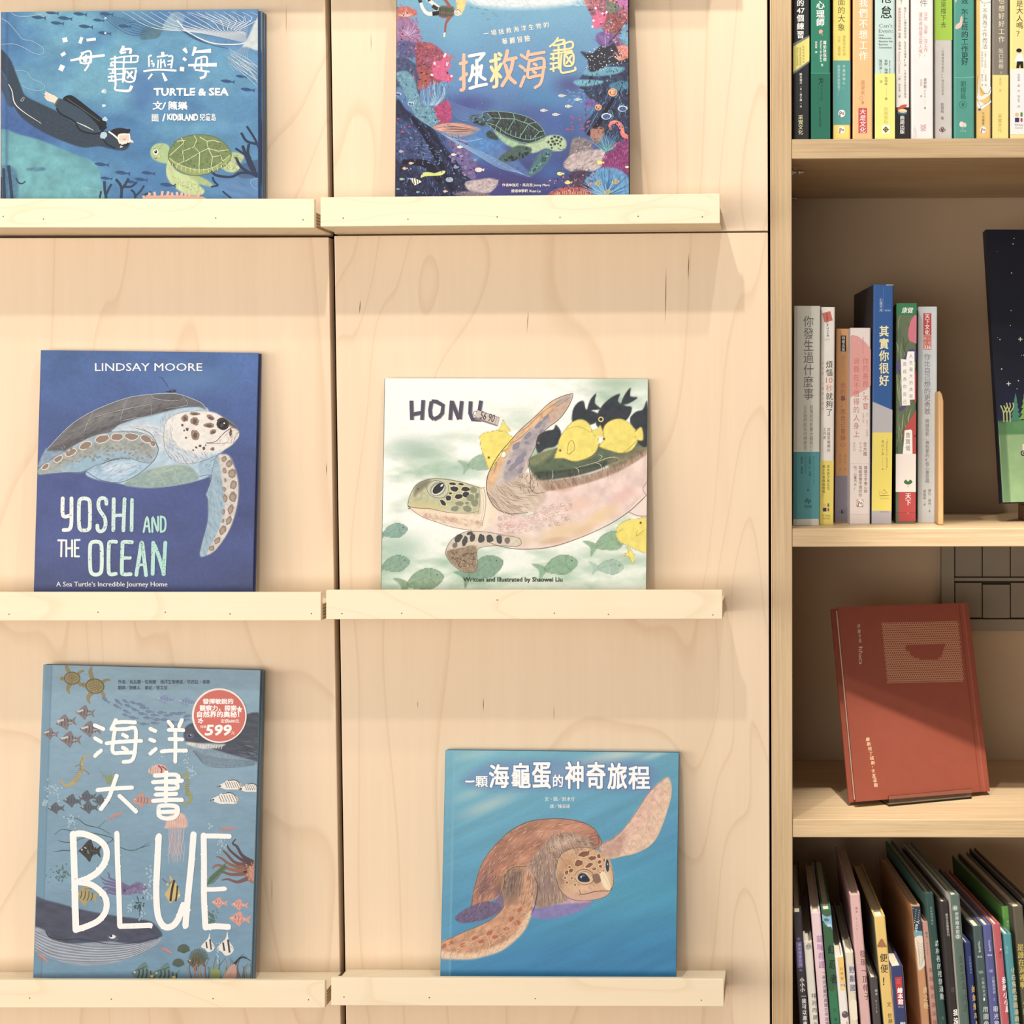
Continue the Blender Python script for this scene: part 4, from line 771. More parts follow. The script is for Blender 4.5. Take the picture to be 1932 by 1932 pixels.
A.dot(1760, 908, 6, 6, WH); A.vtext('繪本', 1755, 920, 975, 20, (160, 50, 60)); A.vtext('我的小小島', 1786, 1110, 1378, 46, (250, 240, 240), 0.03, dx=30); done(A)
A = B4('turquoise picture book with pale orange title, lowest shelf', 1782, 1840, 802, 1842, (70, 150, 160), 0.012, 9.8, (80, 160, 170), 0.19)
A.vtext('島田', 1805, 880, 945, 24, (150, 205, 210)); A.vtext('小白兔的菜園漫遊曆', 1850, 1035, 1500, 38, (236, 196, 130), 0.025, dx=36); done(A)
A = B4('bright green picture book, lowest shelf', 1768, 1832, 595, 1846, (84, 152, 52), 0.034, 9.8, (70, 130, 50), 0.21)
A.vtext('繪本館', 1810, 690, 770, 22, (170, 210, 150)); done(A)
A = B4('olive brown picture book with yellow title at the lower right edge', 1848, 1926, 600, 1930, (92, 84, 64), 0.016, 9.9, (70, 66, 54), 0.22)
A.vtext('是誰在洞裡啊', 1904, 865, 1200, 48, (214, 190, 70), 0.025, dx=24); A.vtext('小熊', 1946, 1270, 1400, 44, (180, 190, 100), 0.02); done(A)
A = B4('dark brown picture book cut by the right edge, lowest shelf', 1936, 1990, 560, 2020, (60, 50, 44), 0.020, 9.9, (50, 44, 40), 0.22); done(A)
# ================================================================ red book on its clear stand, lower shelf
CC = (1440, 1020, 3.3313)
def cpx(c, x, y): return x/c[2]+c[0], y/c[2]+c[1]
def face_book(label, tl, tr, bl, Ybl, Ytl, dYx, thick, zf, col, name='book', spine_side='R', pages=True, lift=0.0):
    """book facing out: bottom-left corner at depth Ybl, leaning back to Ytl, its right side dYx deeper than its left"""
    BL = at(bl[0], bl[1], Ybl); TL = at(tl[0], tl[1], Ytl); ey = (TL-BL).normalized()
    # right edge: along the ray of tr, at depth Ytl+dYx
    TR = at(tr[0], tr[1], Ytl+dYx); ex = (TR-TL); ex = (ex-ey*ex.dot(ey)); w_ = ex.length; ex.normalize(); n = ex.cross(ey); h_ = (TL-BL).length
    root = frame_empty(name, BL, ex, ey, label=label, cat='book')
    t = 0.0025
    fc = profile_mesh('front_cover', [(0, 0), (w_-0.014, 0), (w_-0.012, -0.0008), (w_-0.008, -0.0008), (w_-0.006, 0), (w_, -0.0006), (w_, -t), (0, -t)] if spine_side == 'R' else [(0, -0.0006), (0.006, 0), (0.008, -0.0008), (0.012, -0.0008), (0.014, 0), (w_, 0), (w_, -t), (0, -t)], h_, parent=root, mat=cmat(col))
    bo = -0.0045 if spine_side == 'R' else 0.0
    profile_mesh('back_cover', [(bo, -thick+t), (w_, -thick+t), (w_, -thick), (bo, -thick)], h_, parent=root, mat=cmat(col))
    if spine_side == 'R':
        profile_mesh('spine', [(w_-0.002, -0.0005), (w_+0.0008, -0.001), (w_+0.0008, -thick+0.001), (w_-0.002, -thick)], h_, parent=root, mat=cmat(col))
        lbox("page_block", 0.0022, w_-0.0022, 0.003, h_-0.003, -thick+t+0.0001, -t-0.0001, PAGE_W, root)
    else:
        profile_mesh('spine', [(0.002, -0.0005), (-0.0008, -0.001), (-0.0008, -thick+0.001), (0.002, -thick)], h_, parent=root, mat=cmat(col))
        lbox('page_block', 0.0022, w_-0.004, 0.003, h_-0.003, -thick+t+0.0001, -t-0.0001, PAGE_W, root)
    return root, fc, w_, h_
RED = (152, 60, 36)
zf3 = SHZ[3]
rb, rfc, rw, rh = face_book('red cloth hardcover with a gold honeycomb patch, standing on the lower shelf', cpx(CC, 467, 418), cpx(CC, 1288, 400), cpx(CC, 583, 1642), 0.050, 0.114, 0.060, 0.014, zf3, RED)
A = Art(rb, rw, rh, CC); GOLD = (226, 168, 118)
# honeycomb patch: rings in rows, with a bowl shape left empty
P0, P1, P2 = np.array([750., 524.]), np.array([1226., 512.]), np.array([785., 890.])
nc, nr = 38, 27
for r in range(nr):
    for c in range(nc):
        u = (c+(0.5 if r % 2 else 0))/(nc); v = r/(nr-1)
        if u > 1: continue
        p = P0+(P1-P0)*u+(P2-P0)*v; q = (p-P0)
        uu, vv = u, v
        if 0.27 < uu < 0.80 and 0.38 < vv < 0.625:
            e = (vv-0.38)/0.245
            if 0.27+0.18*e**2.2 < uu < 0.80-0.12*e**2.2: continue
        k = np.linspace(0, 2*np.pi, 7); A.line([(p[0]+7.0*math.cos(a+0.5), p[1]+7.0*math.sin(a+0.5)) for a in k], 1.9, GOLD, sm=False, z=0.00007)
for i, (t, x, y) in enumerate((('伊', 600, 538), ('薩', 603, 570), ('卡', 606, 600), ('島', 609, 628))): A.text(t, x-10, y-14, x+10, y+14, (216, 190, 176), 0.0, rot=6, em=True)
A.text('Ithaca', 558, 711, 668, 735, (222, 196, 180), 0.0, rot=88, wob=2)
for i, t in enumerate('康斯坦丁諾斯'): A.text(t, 656+i*6.5-12, 1236+i*29.5, 656+i*6.5+14, 1262+i*29.5, (244, 204, 150), 0.015, em=True)
A.dot(686, 1422, 3, 3, (244, 204, 150))
for i, t in enumerate('卡瓦菲斯'): A.text(t, 677+i*6-0, 1434+i*29.5, 703+i*6, 1462+i*29.5, (244, 204, 150), 0.015, em=True)
A.flush('cover_print', rfc)
# clear acrylic stand
def glass_mat():
    m, N, L, P = new_mat('clear_acrylic'); P.inputs['Base Color'].default_value = (0.92, 0.93, 0.92, 1); P.inputs['Roughness'].default_value = 0.04
    P.inputs['Transmission Weight'].default_value = 1.0; P.inputs['IOR'].default_value = 1.45
    n = N.new('ShaderNodeTexNoise'); n.inputs['Scale'].default_value = 40; r = ramp(N, [(0, (0.9, 0.9, 0.9, 1)), (1, (0.97, 0.97, 0.97, 1))]); L.new(n.outputs['Fac'], r.inputs[0]); L.new(r.outputs[0], P.inputs['Base Color'])
    return m
ACR = glass_mat()
M_ = rb.matrix_world; exr = M_.col[0].to_3d(); eyr = M_.col[1].to_3d(); nr_ = M_.col[2].to_3d(); o = M_.translation
exh = Vector((exr.x, exr.y, 0)).normalized(); nh = Vector((exh.y, -exh.x, 0))     # nh points out of the shelf
so = o+exr*(rw*0.22); so.z = zf3+0.0004
st = frame_empty('book_stand', so, exh, Vector((0, 0, 1)), label='clear acrylic easel holding up the red book on the lower shelf', cat='book stand')
sw = rw*0.62
zb = (o.z-zf3)
prof = [(0.0075, 0.0), (0.0075, 0.0125), (0.0058, 0.0125), (0.0058, 0.002), (-0.090, 0.002), (-0.090, 0.0)]   # (out, up) lip, base
def extr(name, prof, x0, x1, mat, par):
    V = [(x0, z, y) for y, z in prof]+[(x1, z, y) for y, z in prof]; n = len(prof)
    Fc = [tuple(range(n)), tuple(range(n, 2*n))[::-1]]+[(i, n+i, n+(i+1) % n, (i+1) % n) for i in range(n)]
    me = mesh_from(name, V, Fc); bm = bmesh.new(); bm.from_mesh(me); bmesh.ops.recalc_face_normals(bm, faces=bm.faces); bm.to_mesh(me); bm.free(); return link(name, me, par, mat)
extr('base', prof, 0, sw, ACR, st)
extr('back_rest', [(-0.0225, 0.0022), (-0.0245, 0.0022), (-0.0625, 0.120), (-0.0605, 0.120)], -0.012, sw, ACR, st)
# ================================================================ night-sky book on a wooden block, right edge of the middle shelf
CN = (1600, 400, 3.0)
zf2 = SHZ[2]
nb, nfc, nw, nh2 = face_book('dark blue night sky book with green hills, right edge of the middle shelf', (1861, 433), (2120, 430), (1892, 948), 0.10, 0.155, 0.03, 0.014, zf2, (20, 22, 36), name='picture_book', spine_side='L')
A = Art(nb, nw, nh2, (0, 0, 1.0), step=0.0016, base=(17, 20, 38))
A.texture(lambda X, Y, C: C*(0.85+0.3*fbm(X/40, Y/40, 3))[..., None]+np.clip((Y-700)/110, 0, 1)[..., None]*np.array([14, 22, 52])/255)
A.fill([(1850, 800), (2200, 795), (2200, 990), (1850, 990)], (140, 186, 116), sm=False, soft=1, tex=0.08, ts=20)
A.fill([(1850, 796), (1900, 794), (1960, 792), (2200, 790), (2200, 822), (1850, 826)], (86, 150, 84), sm=False, soft=1, tex=0.1)
A.fill([(1850, 822), (1950, 819), (2200, 815), (2200, 990), (1850, 990)], (150, 196, 128), sm=False, soft=1, tex=0.06)
A.fill([(1862, 430), (1874, 430), (1907, 950), (1893, 950)], (20, 24, 36), 0.25, sm=False, soft=1)
A.fill([(1884, 800), (1897, 800), (1907, 960), (1892, 960)], (90, 140, 80), 0.5, sm=False, soft=1)
A.finish('cover_illustration', nfc)
RN = random.Random(3)
for k in range(46):
    x = RN.uniform(1880, 1990); y = RN.uniform(440, 760); r = RN.choice([0.5, 0.6, 0.9, 1.2]); A.dot(x, y, r, r, (210, 205, 190))
for (x, y) in ((1903, 724), (1925, 640)): A.line([(x-4, y), (x+4, y)], 1.2, (236, 228, 200)); A.line([(x, y-4), (x, y+4)], 1.2, (236, 228, 200))
for (x, yb, h, c) in ((1916, 796, 50, (62, 140, 110)), (1934, 794, 58, (120, 180, 60)), (1948, 794, 46, (48, 120, 90)), (1970, 793, 56, (110, 170, 60))):
    for j in range(5):
        y = yb-h+j*h/5.5; wv = 3+j*2.1; A.shape([(x, y-5), (x+wv, y+h/4.6), (x-wv, y+h/4.6)], c, sm=False)
    A.line([(x, yb-6), (x, yb+1)], 2, c)
for x in (1896, 1902, 1908):
    A.line([(x-2, 796), (x-3, 778), (x-8, 765)], 2.2, (196, 206, 110)); A.line([(x-3, 780), (x+4, 768), (x+3, 760)], 2.0, (196, 206, 110))
A.dot(1931, 855, 5.5, 5.5, (60, 50, 60)); A.dot(1931, 855, 3.4, 3.4, (170, 170, 160)); A.dot(1931, 855, 1.5, 1.5, (60, 50, 60)); A.shape([(1929, 838), (1950, 836), (1950, 850), (1929, 850)], (235, 225, 205), sm=False)
A.flush('printed_details', nfc)
for k, (t, y) in enumerate(zip('星空旅行日記', (608, 628, 648, 668, 688, 708))): pass
BLK = wood_mat('dark_block', (0.16, 0.09, 0.05, 1), (0.30, 0.18, 0.10, 1), (0.12, 0.06, 0.03, 1), 'X', fine=80, stretch=0.1, figure=4)
q = nb.matrix_world.translation
bs = empty('book_stand', (q.x+0.03, q.y-0.006, zf2+0.0003), label='dark wooden block under the night sky book at the right edge', cat='book stand')
ht = q.z-zf2-0.0052
prism('block', [(0.0, 0, 0), (0.20, 0, 0), (0.20, 0, ht), (0.0, 0, ht)], (0, 0.075, 0), BLK, bs, bevel=0.001)
prism('back_rest', [(0.02, 0.0752, 0), (0.18, 0.0752, 0), (0.18, 0.0752, ht+0.08), (0.02, 0.0752, ht+0.08)], (0, 0.006, 0), BLK, bs, bevel=0.001)
# ================================================================ display book: diver and sea turtle (upper left)
def cells(A, pts, rx, ry, cols, ang=0, jit=0.12, seed=1):
    R = random.Random(seed)
    for p in pts:
        x, y = p[0], p[1]; a = p[4] if len(p) > 4 else ang; k = p[2] if len(p) > 2 else rx; q = p[3] if len(p) > 3 else ry
        A.dot(x, y, k, q, R.choice(cols), a, jit=jit)
def little_fish(A, x, y, L, c, ang=0, fat=0.3, flip=1):
    a = math.radians(ang); ca, sa = math.cos(a), math.sin(a)
    P = [(-0.5, 0), (-0.3, -fat*0.4), (0.0, -fat*0.5), (0.25, -fat*0.25), (0.38, -0.05), (0.55, -0.16), (0.5, 0), (0.55, 0.16), (0.38, 0.05), (0.25, fat*0.25), (0.0, fat*0.5), (-0.3, fat*0.4)]
    A.shape([(x+(px*flip*ca-py*sa)*L, y+(px*flip*sa+py*ca)*L) for px, py in P], c, n=2)
GB = 'picture books facing out on the plywood ledges'
c1 = (0, 0, 3.7154)
q1 = [(2.5, 21.5), (486.5, 23.0), (486.5, 374), (2.0, 374)]
r1, f1, w1, h1, _ = cover_book('wide blue picture book with a diver and a green turtle, upper left ledge', q1, -0.036, 0.009, '1L', (56, 98, 160), (50, 90, 150), hinge=0.0076, back=0.013, group=GB)
for k, (dx, lab) in enumerate(((8.0, 'copy of the diver and turtle book directly behind the front one'), (12.5, 'rearmost copy of the diver and turtle book on the upper left ledge'))):
    q = [(a+dx if i in (1, 2) else a+dx, b+(3.5 if i < 2 else 0)) for i, (a, b) in enumerate(q1)]
    rc, fcx, wc, hc, _ = cover_book(lab, q, -0.036+0.0098*(k+1), 0.006, '1L', (96, 124, 150), (70, 96, 130), hinge=0.0, back=0.0065*(1-k), group=GB)
    Ac = Art(rc, wc, hc, c1, step=0.003, base=(70, 112, 165)); Ac.texture(lambda X, Y, C: C*(0.85+0.3*fbm(X/60, Y/40, 9))[..., None]); Ac.fill([(1780, 880), (1870, 900), (1870, 1260), (1780, 1240)], (60, 76, 100), soft=20); Ac.fill([(1780, 90), (1870, 90), (1870, 330), (1780, 330)], (150, 172, 180), 0.7, soft=20); Ac.finish('cover_illustration', fcx)
A = Art(r1, w1, h1, c1, step=0.00105, base=(62, 108, 172))
def bgf(X, Y, C):
    n = fbm(X/420, Y/300, 11, 4); m = fbm(X/90, Y/60, 12, 4); g = fbm(X/12, Y/9, 14, 3)
    t = np.clip((n-0.34)*2.6, 0, 1)[..., None]; c = np.array([64, 122, 178])*(1-t)+np.array([96, 166, 196])*t
    r = np.clip((X-1000)/800, 0, 1)[..., None]*0.5; c = c*(1-r)+np.array([70, 126, 184])*r
    lo = np.clip((Y-880)/400, 0, 1)[..., None]*0.6*np.clip((X-500)/400, 0, 1)[..., None]; c = c*(1-lo)+np.array([64, 122, 180])*lo
    return c/255*(0.86+0.17*m+0.12*g)[..., None]
A.texture(bgf)
A.fill([(0, 480), (60, 620), (260, 760), (420, 900), (300, 1020), (0, 930)], (52, 78, 158), 0.55, soft=60, tex=0.2)
A.fill([(900, 500), (1060, 480), (1080, 720), (940, 760)], (56, 92, 170), 0.5, soft=60)
A.fill([(-20, 935), (150, 948), (330, 1000), (520, 1080), (640, 1125), (690, 1185), (705, 1260), (700, 1400), (-20, 1400)], (92, 166, 178), 0.95, soft=5, tex=0.16, ts=60)
A.fill([(60, 1000), (300, 1040), (560, 1180), (640, 1390), (200, 1390)], (104, 180, 184), 0.5, soft=60, tex=0.2, ts=40)
A.fill([(-10, 1180), (110, 1190), (120, 1400), (-10, 1400)], (66, 112, 150), 0.8, soft=12, tex=0.3, ts=12)
A.fill([(195, 1180), (300, 1172), (310, 1195), (200, 1200)], (70, 120, 160), 0.8, soft=5, tex=0.3)
A.fill([(980, 270), (1015, 190), (1140, 185), (1110, 262), (1040, 276)], (72, 112, 130), 0.9, soft=4, tex=0.15)
A.fill([(680, 110), (900, 90), (1180, 120), (1120, 200), (1000, 250), (830, 230)], (66, 112, 156), 0.35, soft=20)
A.fill([(1140, 205), (1160, 150), (1215, 88), (1290, 100), (1285, 150), (1240, 205), (1180, 215)], (136, 172, 192), 0.85, soft=4, tex=0.12)
A.fill([(255, 85), (375, 85), (375, 105), (330, 130), (265, 115)], (120, 170, 190), 0.7, soft=4)
A.fill([(1250, 85), (1840, 85), (1840, 330), (1600, 340), (1400, 240)], (76, 118, 178), 0.5, soft=30, tex=0.3, ts=40)
A.fill([(1700, 325), (1745, 250), (1790, 150), (1845, 80), (1845, 340), (1730, 330)], (196, 208, 206), 0.95, soft=4, tex=0.08)
A.fill([(1540, 1260), (1700, 1240), (1840, 1250), (1840, 1400), (1600, 1400)], (80, 132, 190), 0.9, soft=5, tex=0.15, ts=30, tstr=(20, 4))
A.fill([(1640, 1200), (1700, 1150), (1840, 1120), (1840, 1230), (1700, 1250)], (60, 90, 130), 0.8, soft=6)
# painted diver and turtle masses
DV = (48, 64, 82)
A.fill([(0, 500), (30, 530), (75, 640), (100, 740), (60, 740), (20, 650), (-5, 590)], (58, 78, 104), 1, soft=3, tex=0.1)
A.fill([(0, 345), (70, 412), (115, 520), (150, 610), (178, 670), (260, 715), (380, 770), (470, 815), (560, 850), (660, 912), (720, 925), (770, 915), (820, 898), (870, 900), (905, 925), (915, 985), (895, 1040), (850, 1056), (780, 1045), (700, 1026), (620, 1034), (560, 1030), (430, 985), (290, 920), (160, 830), (95, 740), (60, 620), (40, 540), (0, 470)], DV, 1, soft=3, tex=0.10, ts=10)
A.fill([(1060, 1040), (1090, 1010), (1140, 1004), (1180, 1020), (1192, 1070), (1185, 1140), (1130, 1140), (1075, 1115), (1055, 1080)], (166, 196, 130), 1, soft=3, tex=0.05)
A.fill([(1175, 1130), (1165, 1215), (1200, 1290), (1270, 1345), (1350, 1372), (1420, 1362), (1432, 1332), (1390, 1290), (1480, 1305), (1482, 1285), (1400, 1240), (1300, 1225), (1230, 1190), (1195, 1130)], (190, 208, 140), 1, soft=3, tex=0.10, ts=14, tstr=(60, 4))
A.fill([(1310, 1225), (1400, 1236), (1482, 1285), (1478, 1306), (1400, 1290)], (160, 186, 116), 0.9, soft=3, tex=0.1)
A.fill([(1560, 1160), (1600, 1128), (1650, 1148), (1682, 1172), (1672, 1190), (1640, 1208), (1600, 1204), (1570, 1190)], (186, 202, 140), 1, soft=3, tex=0.1)
A.fill([(1616, 1075), (1660, 1070), (1708, 1092), (1700, 1122), (1676, 1146), (1620, 1130)], (176, 196, 130), 1, soft=3, tex=0.1)
SHL = [(1180, 1100), (1195, 1040), (1240, 985), (1310, 955), (1400, 944), (1500, 958), (1570, 1000), (1612, 1050), (1620, 1100), (1590, 1150), (1520, 1195), (1430, 1224), (1340, 1228), (1260, 1200), (1205, 1150)]
A.fill(SHL, (112, 136, 78), 1, soft=3, tex=0.12, ts=14)
A.fill([(1186, 1110), (1250, 1150), (1380, 1190), (1500, 1170), (1610, 1090), (1615, 1110), (1560, 1172), (1430, 1224), (1340, 1228), (1250, 1195)], (150, 168, 96), 0.9, soft=3, tex=0.08)
A.brush([(50, 85), (46, 1388)], 16, (44, 80, 140), 0.5, soft=8)  # shade of the hinge groove, painted as a soft dark line
A.finish('cover_illustration', f1)
for (x, y, L) in ((270, 122, 100), (455, 128, 100), (400, 162, 92), (600, 186, 100), (365, 90, 90), (560, 98, 96), (745, 98, 96), (690, 142, 80), (872, 184, 90), (732, 232, 90)): little_fish(A, x, y, L, (44, 84, 126), 6, 0.26)
for (x, y, L) in ((1595, 570, 96), (1690, 536, 80), (1735, 628, 98), (712, 1152, 100), (858, 1212, 105), (1038, 1213, 96), (988, 1258, 90), (745, 1250, 84), (1175, 1296, 110), (920, 1275, 84)): little_fish(A, x, y, L, (44, 76, 128), 7, 0.25)
CR = (42, 60, 84)
for P, w_ in (([(745, 1390), (735, 1330), (732, 1270)], 20), ([(742, 1370), (765, 1320), (782, 1290)], 16), ([(850, 1390), (850, 1310), (812, 1255)], 20), ([(850, 1330), (880, 1290), (902, 1250)], 18), ([(862, 1310), (920, 1308), (952, 1282)], 16), ([(700, 1390), (708, 1340)], 14), ([(950, 1390), (940, 1350), (918, 1330)], 16), ([(950, 1375), (985, 1340), (1012, 1300)], 14), ([(1000, 1370), (1060, 1345)], 12), ([(25, 1180), (32, 1390)], 20), ([(60, 1160), (85, 1390)], 22), ([(10, 1240), (12, 1390)], 12)): A.line(P, w_, CR)
for P, w_ in (([(1830, 1240), (1760, 1180), (1700, 1020)], 22), ([(1790, 1200), (1740, 1080), (1745, 1010)], 20), ([(1830, 1080), (1790, 980), (1730, 885)], 16), ([(1800, 1010), (1730, 990), (1690, 930)], 18), ([(1826, 950), (1815, 860)], 14), ([(1830, 1230), (1700, 1210), (1620, 1240), (1520, 1230), (1480, 1200)], 18), ([(1650, 1100), (1700, 1180), (1810, 1240)], 20), ([(1530, 1300), (1500, 1270), (1490, 1240)], 14), ([(1530, 1300), (1480, 1310)], 12), ([(1620, 1390), (1560, 1340)], 12), ([(1760, 1110), (1650, 1040)], 16)): A.line(P, w_, (40, 54, 82))
for k in range(7): A.line([(1560+k*14, 1262), (1700+k*18, 1390)], 1.5, (110, 150, 200))
for P in ([(1090, 1390), (1082, 1345)], [(1040, 1390), (1050, 1350)], [(1130, 1390), (1140, 1340)], [(1165, 1390), (1182, 1342)], [(1210, 1390), (1205, 1350)], [(1245, 1390), (1240, 1345)], [(1270, 1390), (1275, 1350)], [(1300, 1390), (1302, 1352)], [(1330, 1390), (1325, 1358)], [(1380, 1390), (1400, 1350)], [(1010, 1390), (1005, 1370)]): A.line(P, 17, (238, 176, 148))
A.shape([(1000, 1392), (1030, 1370), (1100, 1372), (1200, 1368), (1330, 1374), (1420, 1378), (1450, 1392)], (234, 168, 140), sm=False)
TN = [(440, 700), (450, 680), (480, 668), (520, 678), (640, 770), (738, 850), (746, 880), (735, 905), (700, 915), (600, 860), (500, 790), (450, 740)]
A.shape(TN, (30, 36, 42)); A.line([(470, 690), (600, 780), (700, 850)], 2, (120, 130, 136))
A.shape([(386, 736), (398, 700), (420, 690), (480, 720), (570, 770), (640, 830), (692, 890), (690, 925), (640, 932), (560, 905), (470, 830), (410, 775)], (54, 72, 90))
A.shape([(384, 742), (380, 722), (350, 712), (330, 704), (312, 678), (318, 670), (310, 655), (320, 650), (318, 640), (335, 648), (362, 662), (385, 672), (408, 694), (398, 724)], (236, 208, 186)); A.line([(324, 652), (350, 690)], 2, (210, 170, 150)); A.line([(318, 668), (345, 700)], 2, (210, 170, 150))
A.line([(382, 740), (408, 696)], 12, (92, 100, 78)); A.line([(60, 590), (85, 640), (102, 720), (160, 780), (290, 866)], (4, 7, 3), (222, 222, 214)); A.line([(540, 858), (600, 885), (655, 914)], (3, 7, 3), (222, 222, 214)); A.line([(165, 680), (145, 705), (160, 708), (172, 684)], 3, (190, 196, 196))
A.line([(395, 760), (430, 800), (520, 850), (560, 910), (640, 936), (700, 930), (748, 890)], 12, (28, 36, 44)); A.line([(690, 860), (710, 900)], 20, (26, 30, 36)); A.line([(720, 965), (750, 1010), (810, 1040)], 9, (28, 36, 44))
for k in range(60):
    R_ = random.Random(k); x = R_.uniform(120, 700); y = 760+(x-120)*0.30+R_.uniform(-30, 110)
    if y < 1010: A.line([(x, y), (x+14, y+6)], 1.4, (84, 104, 124))
A.shape([(780, 925), (800, 905), (850, 898), (890, 905), (912, 905), (906, 930), (850, 940), (830, 960)], (34, 36, 44)); A.shape([(832, 985), (850, 1010), (840, 1035), (860, 1030), (868, 1012), (890, 1006), (915, 998), (935, 1002), (930, 985), (915, 975), (905, 940), (835, 940)], (236, 206, 186))
A.line([(762, 922), (795, 945), (830, 975)], 11, (240, 226, 214)); A.line([(832, 945), (908, 940), (912, 985), (905, 995), (838, 1003), (828, 975), (832, 945)], 9, (246, 232, 222), sm=False); A.shape([(842, 955), (898, 952), (900, 982), (846, 988)], (226, 196, 170)); A.line([(862, 972), (872, 978), (882, 972)], 3, (70, 50, 50)); A.line([(850, 1020), (890, 1018), (896, 1000)], 12, (30, 36, 44))
for (x, y, r) in ((738, 128, 10), (738, 232, 8), (730, 640, 19), (728, 740, 12), (737, 836, 17), (726, 950, 25)): A.dot(x, y, r, r*0.9, (170, 200, 214) if r > 15 else (196, 216, 222), jit=0.25)
A.dot(722, 640, 8, 9, (226, 234, 236), jit=0.2)
A.line([(112, 1246), (130, 1280), (158, 1286), (180, 1268)], (9, 12, 6), (36, 70, 92)); A.line([(568, 1322), (600, 1360), (660, 1368), (696, 1352), (680, 1330), (600, 1318), (568, 1322)], 2.5, (140, 200, 205))
# turtle details
CRM = (206, 216, 150)
A.line(SHL, 5, (92, 112, 60), closed=True); A.line([(1186, 1108), (1260, 1155), (1380, 1190), (1500, 1172), (1612, 1088)], 4, CRM)
for P in ([(1190, 1090), (1290, 1000), (1280, 1060), (1360, 1030), (1400, 1070), (1460, 1040), (1450, 990), (1400, 960)], [(1280, 1060), (1290, 1130), (1250, 1150)], [(1400, 1070), (1395, 1190)], [(1400, 1070), (1300, 1130)], [(1460, 1040), (1530, 1060), (1600, 1050)], [(1460, 1040), (1490, 1100), (1480, 1172)], [(1490, 1100), (1550, 1090), (1560, 1130)], [(1290, 1000), (1270, 965)], [(1360, 1030), (1380, 980), (1360, 950)], [(1450, 990), (1500, 985), (1550, 1000)], [(1240, 990), (1300, 985)]): A.line(P, 5, CRM, sm=False)
for k in range(13):
    t = k/12; x = 1212+t*370; y0 = 1140+52*math.sin(t*2.7)-t*20; A.line([(x, y0), (x-6+t*14, y0+32)], 4, CRM)
R_ = random.Random(4)
for k in range(70): A.dot(R_.uniform(1200, 1590), R_.uniform(985, 1170), 5, 3.4, (88, 104, 54), R_.uniform(0, 90), n=8, jit=0.3)
for k in range(44): x = R_.uniform(1210, 1440); A.dot(x, 1255+(x-1210)*0.35+R_.uniform(-22, 30), 3.5, 2.4, (130, 150, 84), n=7)
for k in range(20): A.dot(R_.uniform(1580, 1660), R_.uniform(1150, 1192), 3.2, 2.4, (130, 146, 80), n=7); A.dot(R_.uniform(1636, 1692), R_.uniform(1084, 1124), 3.2, 2.4, (130, 146, 80), n=7)
for (x, y) in ((1110, 1025), (1130, 1020), (1118, 1040), (1140, 1016), (1128, 1032)): A.dot(x, y, 4, 3, (128, 150, 90), n=7)
A.dot(1093, 1066, 18, 20, (246, 242, 226)); A.dot(1092, 1064, 11, 13, (36, 40, 40)); A.dot(1088, 1058, 4, 4, (250, 250, 245)); A.dot(1116, 1096, 9, 8, (222, 188, 140)); A.line([(1080, 1106), (1092, 1112), (1102, 1104)], 3, (70, 80, 50)); A.line([(1078, 1046), (1090, 1040)], 2.5, (70, 80, 50))
# fins and nets in white pencil
WP = (206, 216, 220)
for k in range(15):
    t = k/14; x0 = 860+t*900; A.line([(x0, 84), (x0+60+150*(1-t), 84+110*(0.4+0.6*(1-t))), (1400+280*t, 210+20*(1-t)), (1728, 300-70*t)], (2, 4.5, 2), WP)
for k in range(9): A.line([(1330+k*55, 86+k*4), (1500+k*32, 150), (1740, 250-k*14)], (2, 4, 2), WP)
A.line([(1240, 140), (1320, 225), (1480, 300), (1640, 312), (1730, 300)], 8, (212, 220, 222))
for k in range(7): A.line([(700+k*26, 100+k*4), (800+k*20, 180-k*5), (900+k*12, 240-k*16), (990+k*14, 250-k*8)], 2.2, (50, 90, 136))
for k in range(5): A.line([(1250+k*22, 200+k*10), (1400+k*14, 290+k*4), (1600, 340)], 2.2, (50, 84, 140))
for k in range(12):
    R_ = random.Random(k+60); x = 1600+R_.uniform(-10, 40); y = 340+k*9; A.line([(x, y), (x+110, y+70+R_.uniform(-20, 40)), (1835, 470+k*15)], (1.5, 3, 1.5), WP)
for k in range(8): A.line([(1700+k*6, 330), (1600+k*20, 420), (1640+k*24, 500)], 1.8, (176, 196, 214))
TW = (176, 206, 216)
A.line([(8, 128), (60, 160), (130, 240), (160, 275), (230, 290), (300, 335), (305, 368), (280, 382), (230, 370), (160, 330), (90, 308), (8, 312)], 2.6, TW); A.line([(108, 496), (150, 495), (195, 510), (220, 550), (290, 580), (315, 605), (300, 630), (262, 636), (200, 622), (150, 598)], 2.2, TW); A.line([(80, 90), (120, 112), (190, 116), (300, 100)], 2.6, TW)
A.line([(1835, 1250), (1770, 1258), (1758, 1285), (1785, 1320), (1835, 1330)], 2.2, TW)
A.flush('printed_details', f1)
W_ = (246, 245, 238)
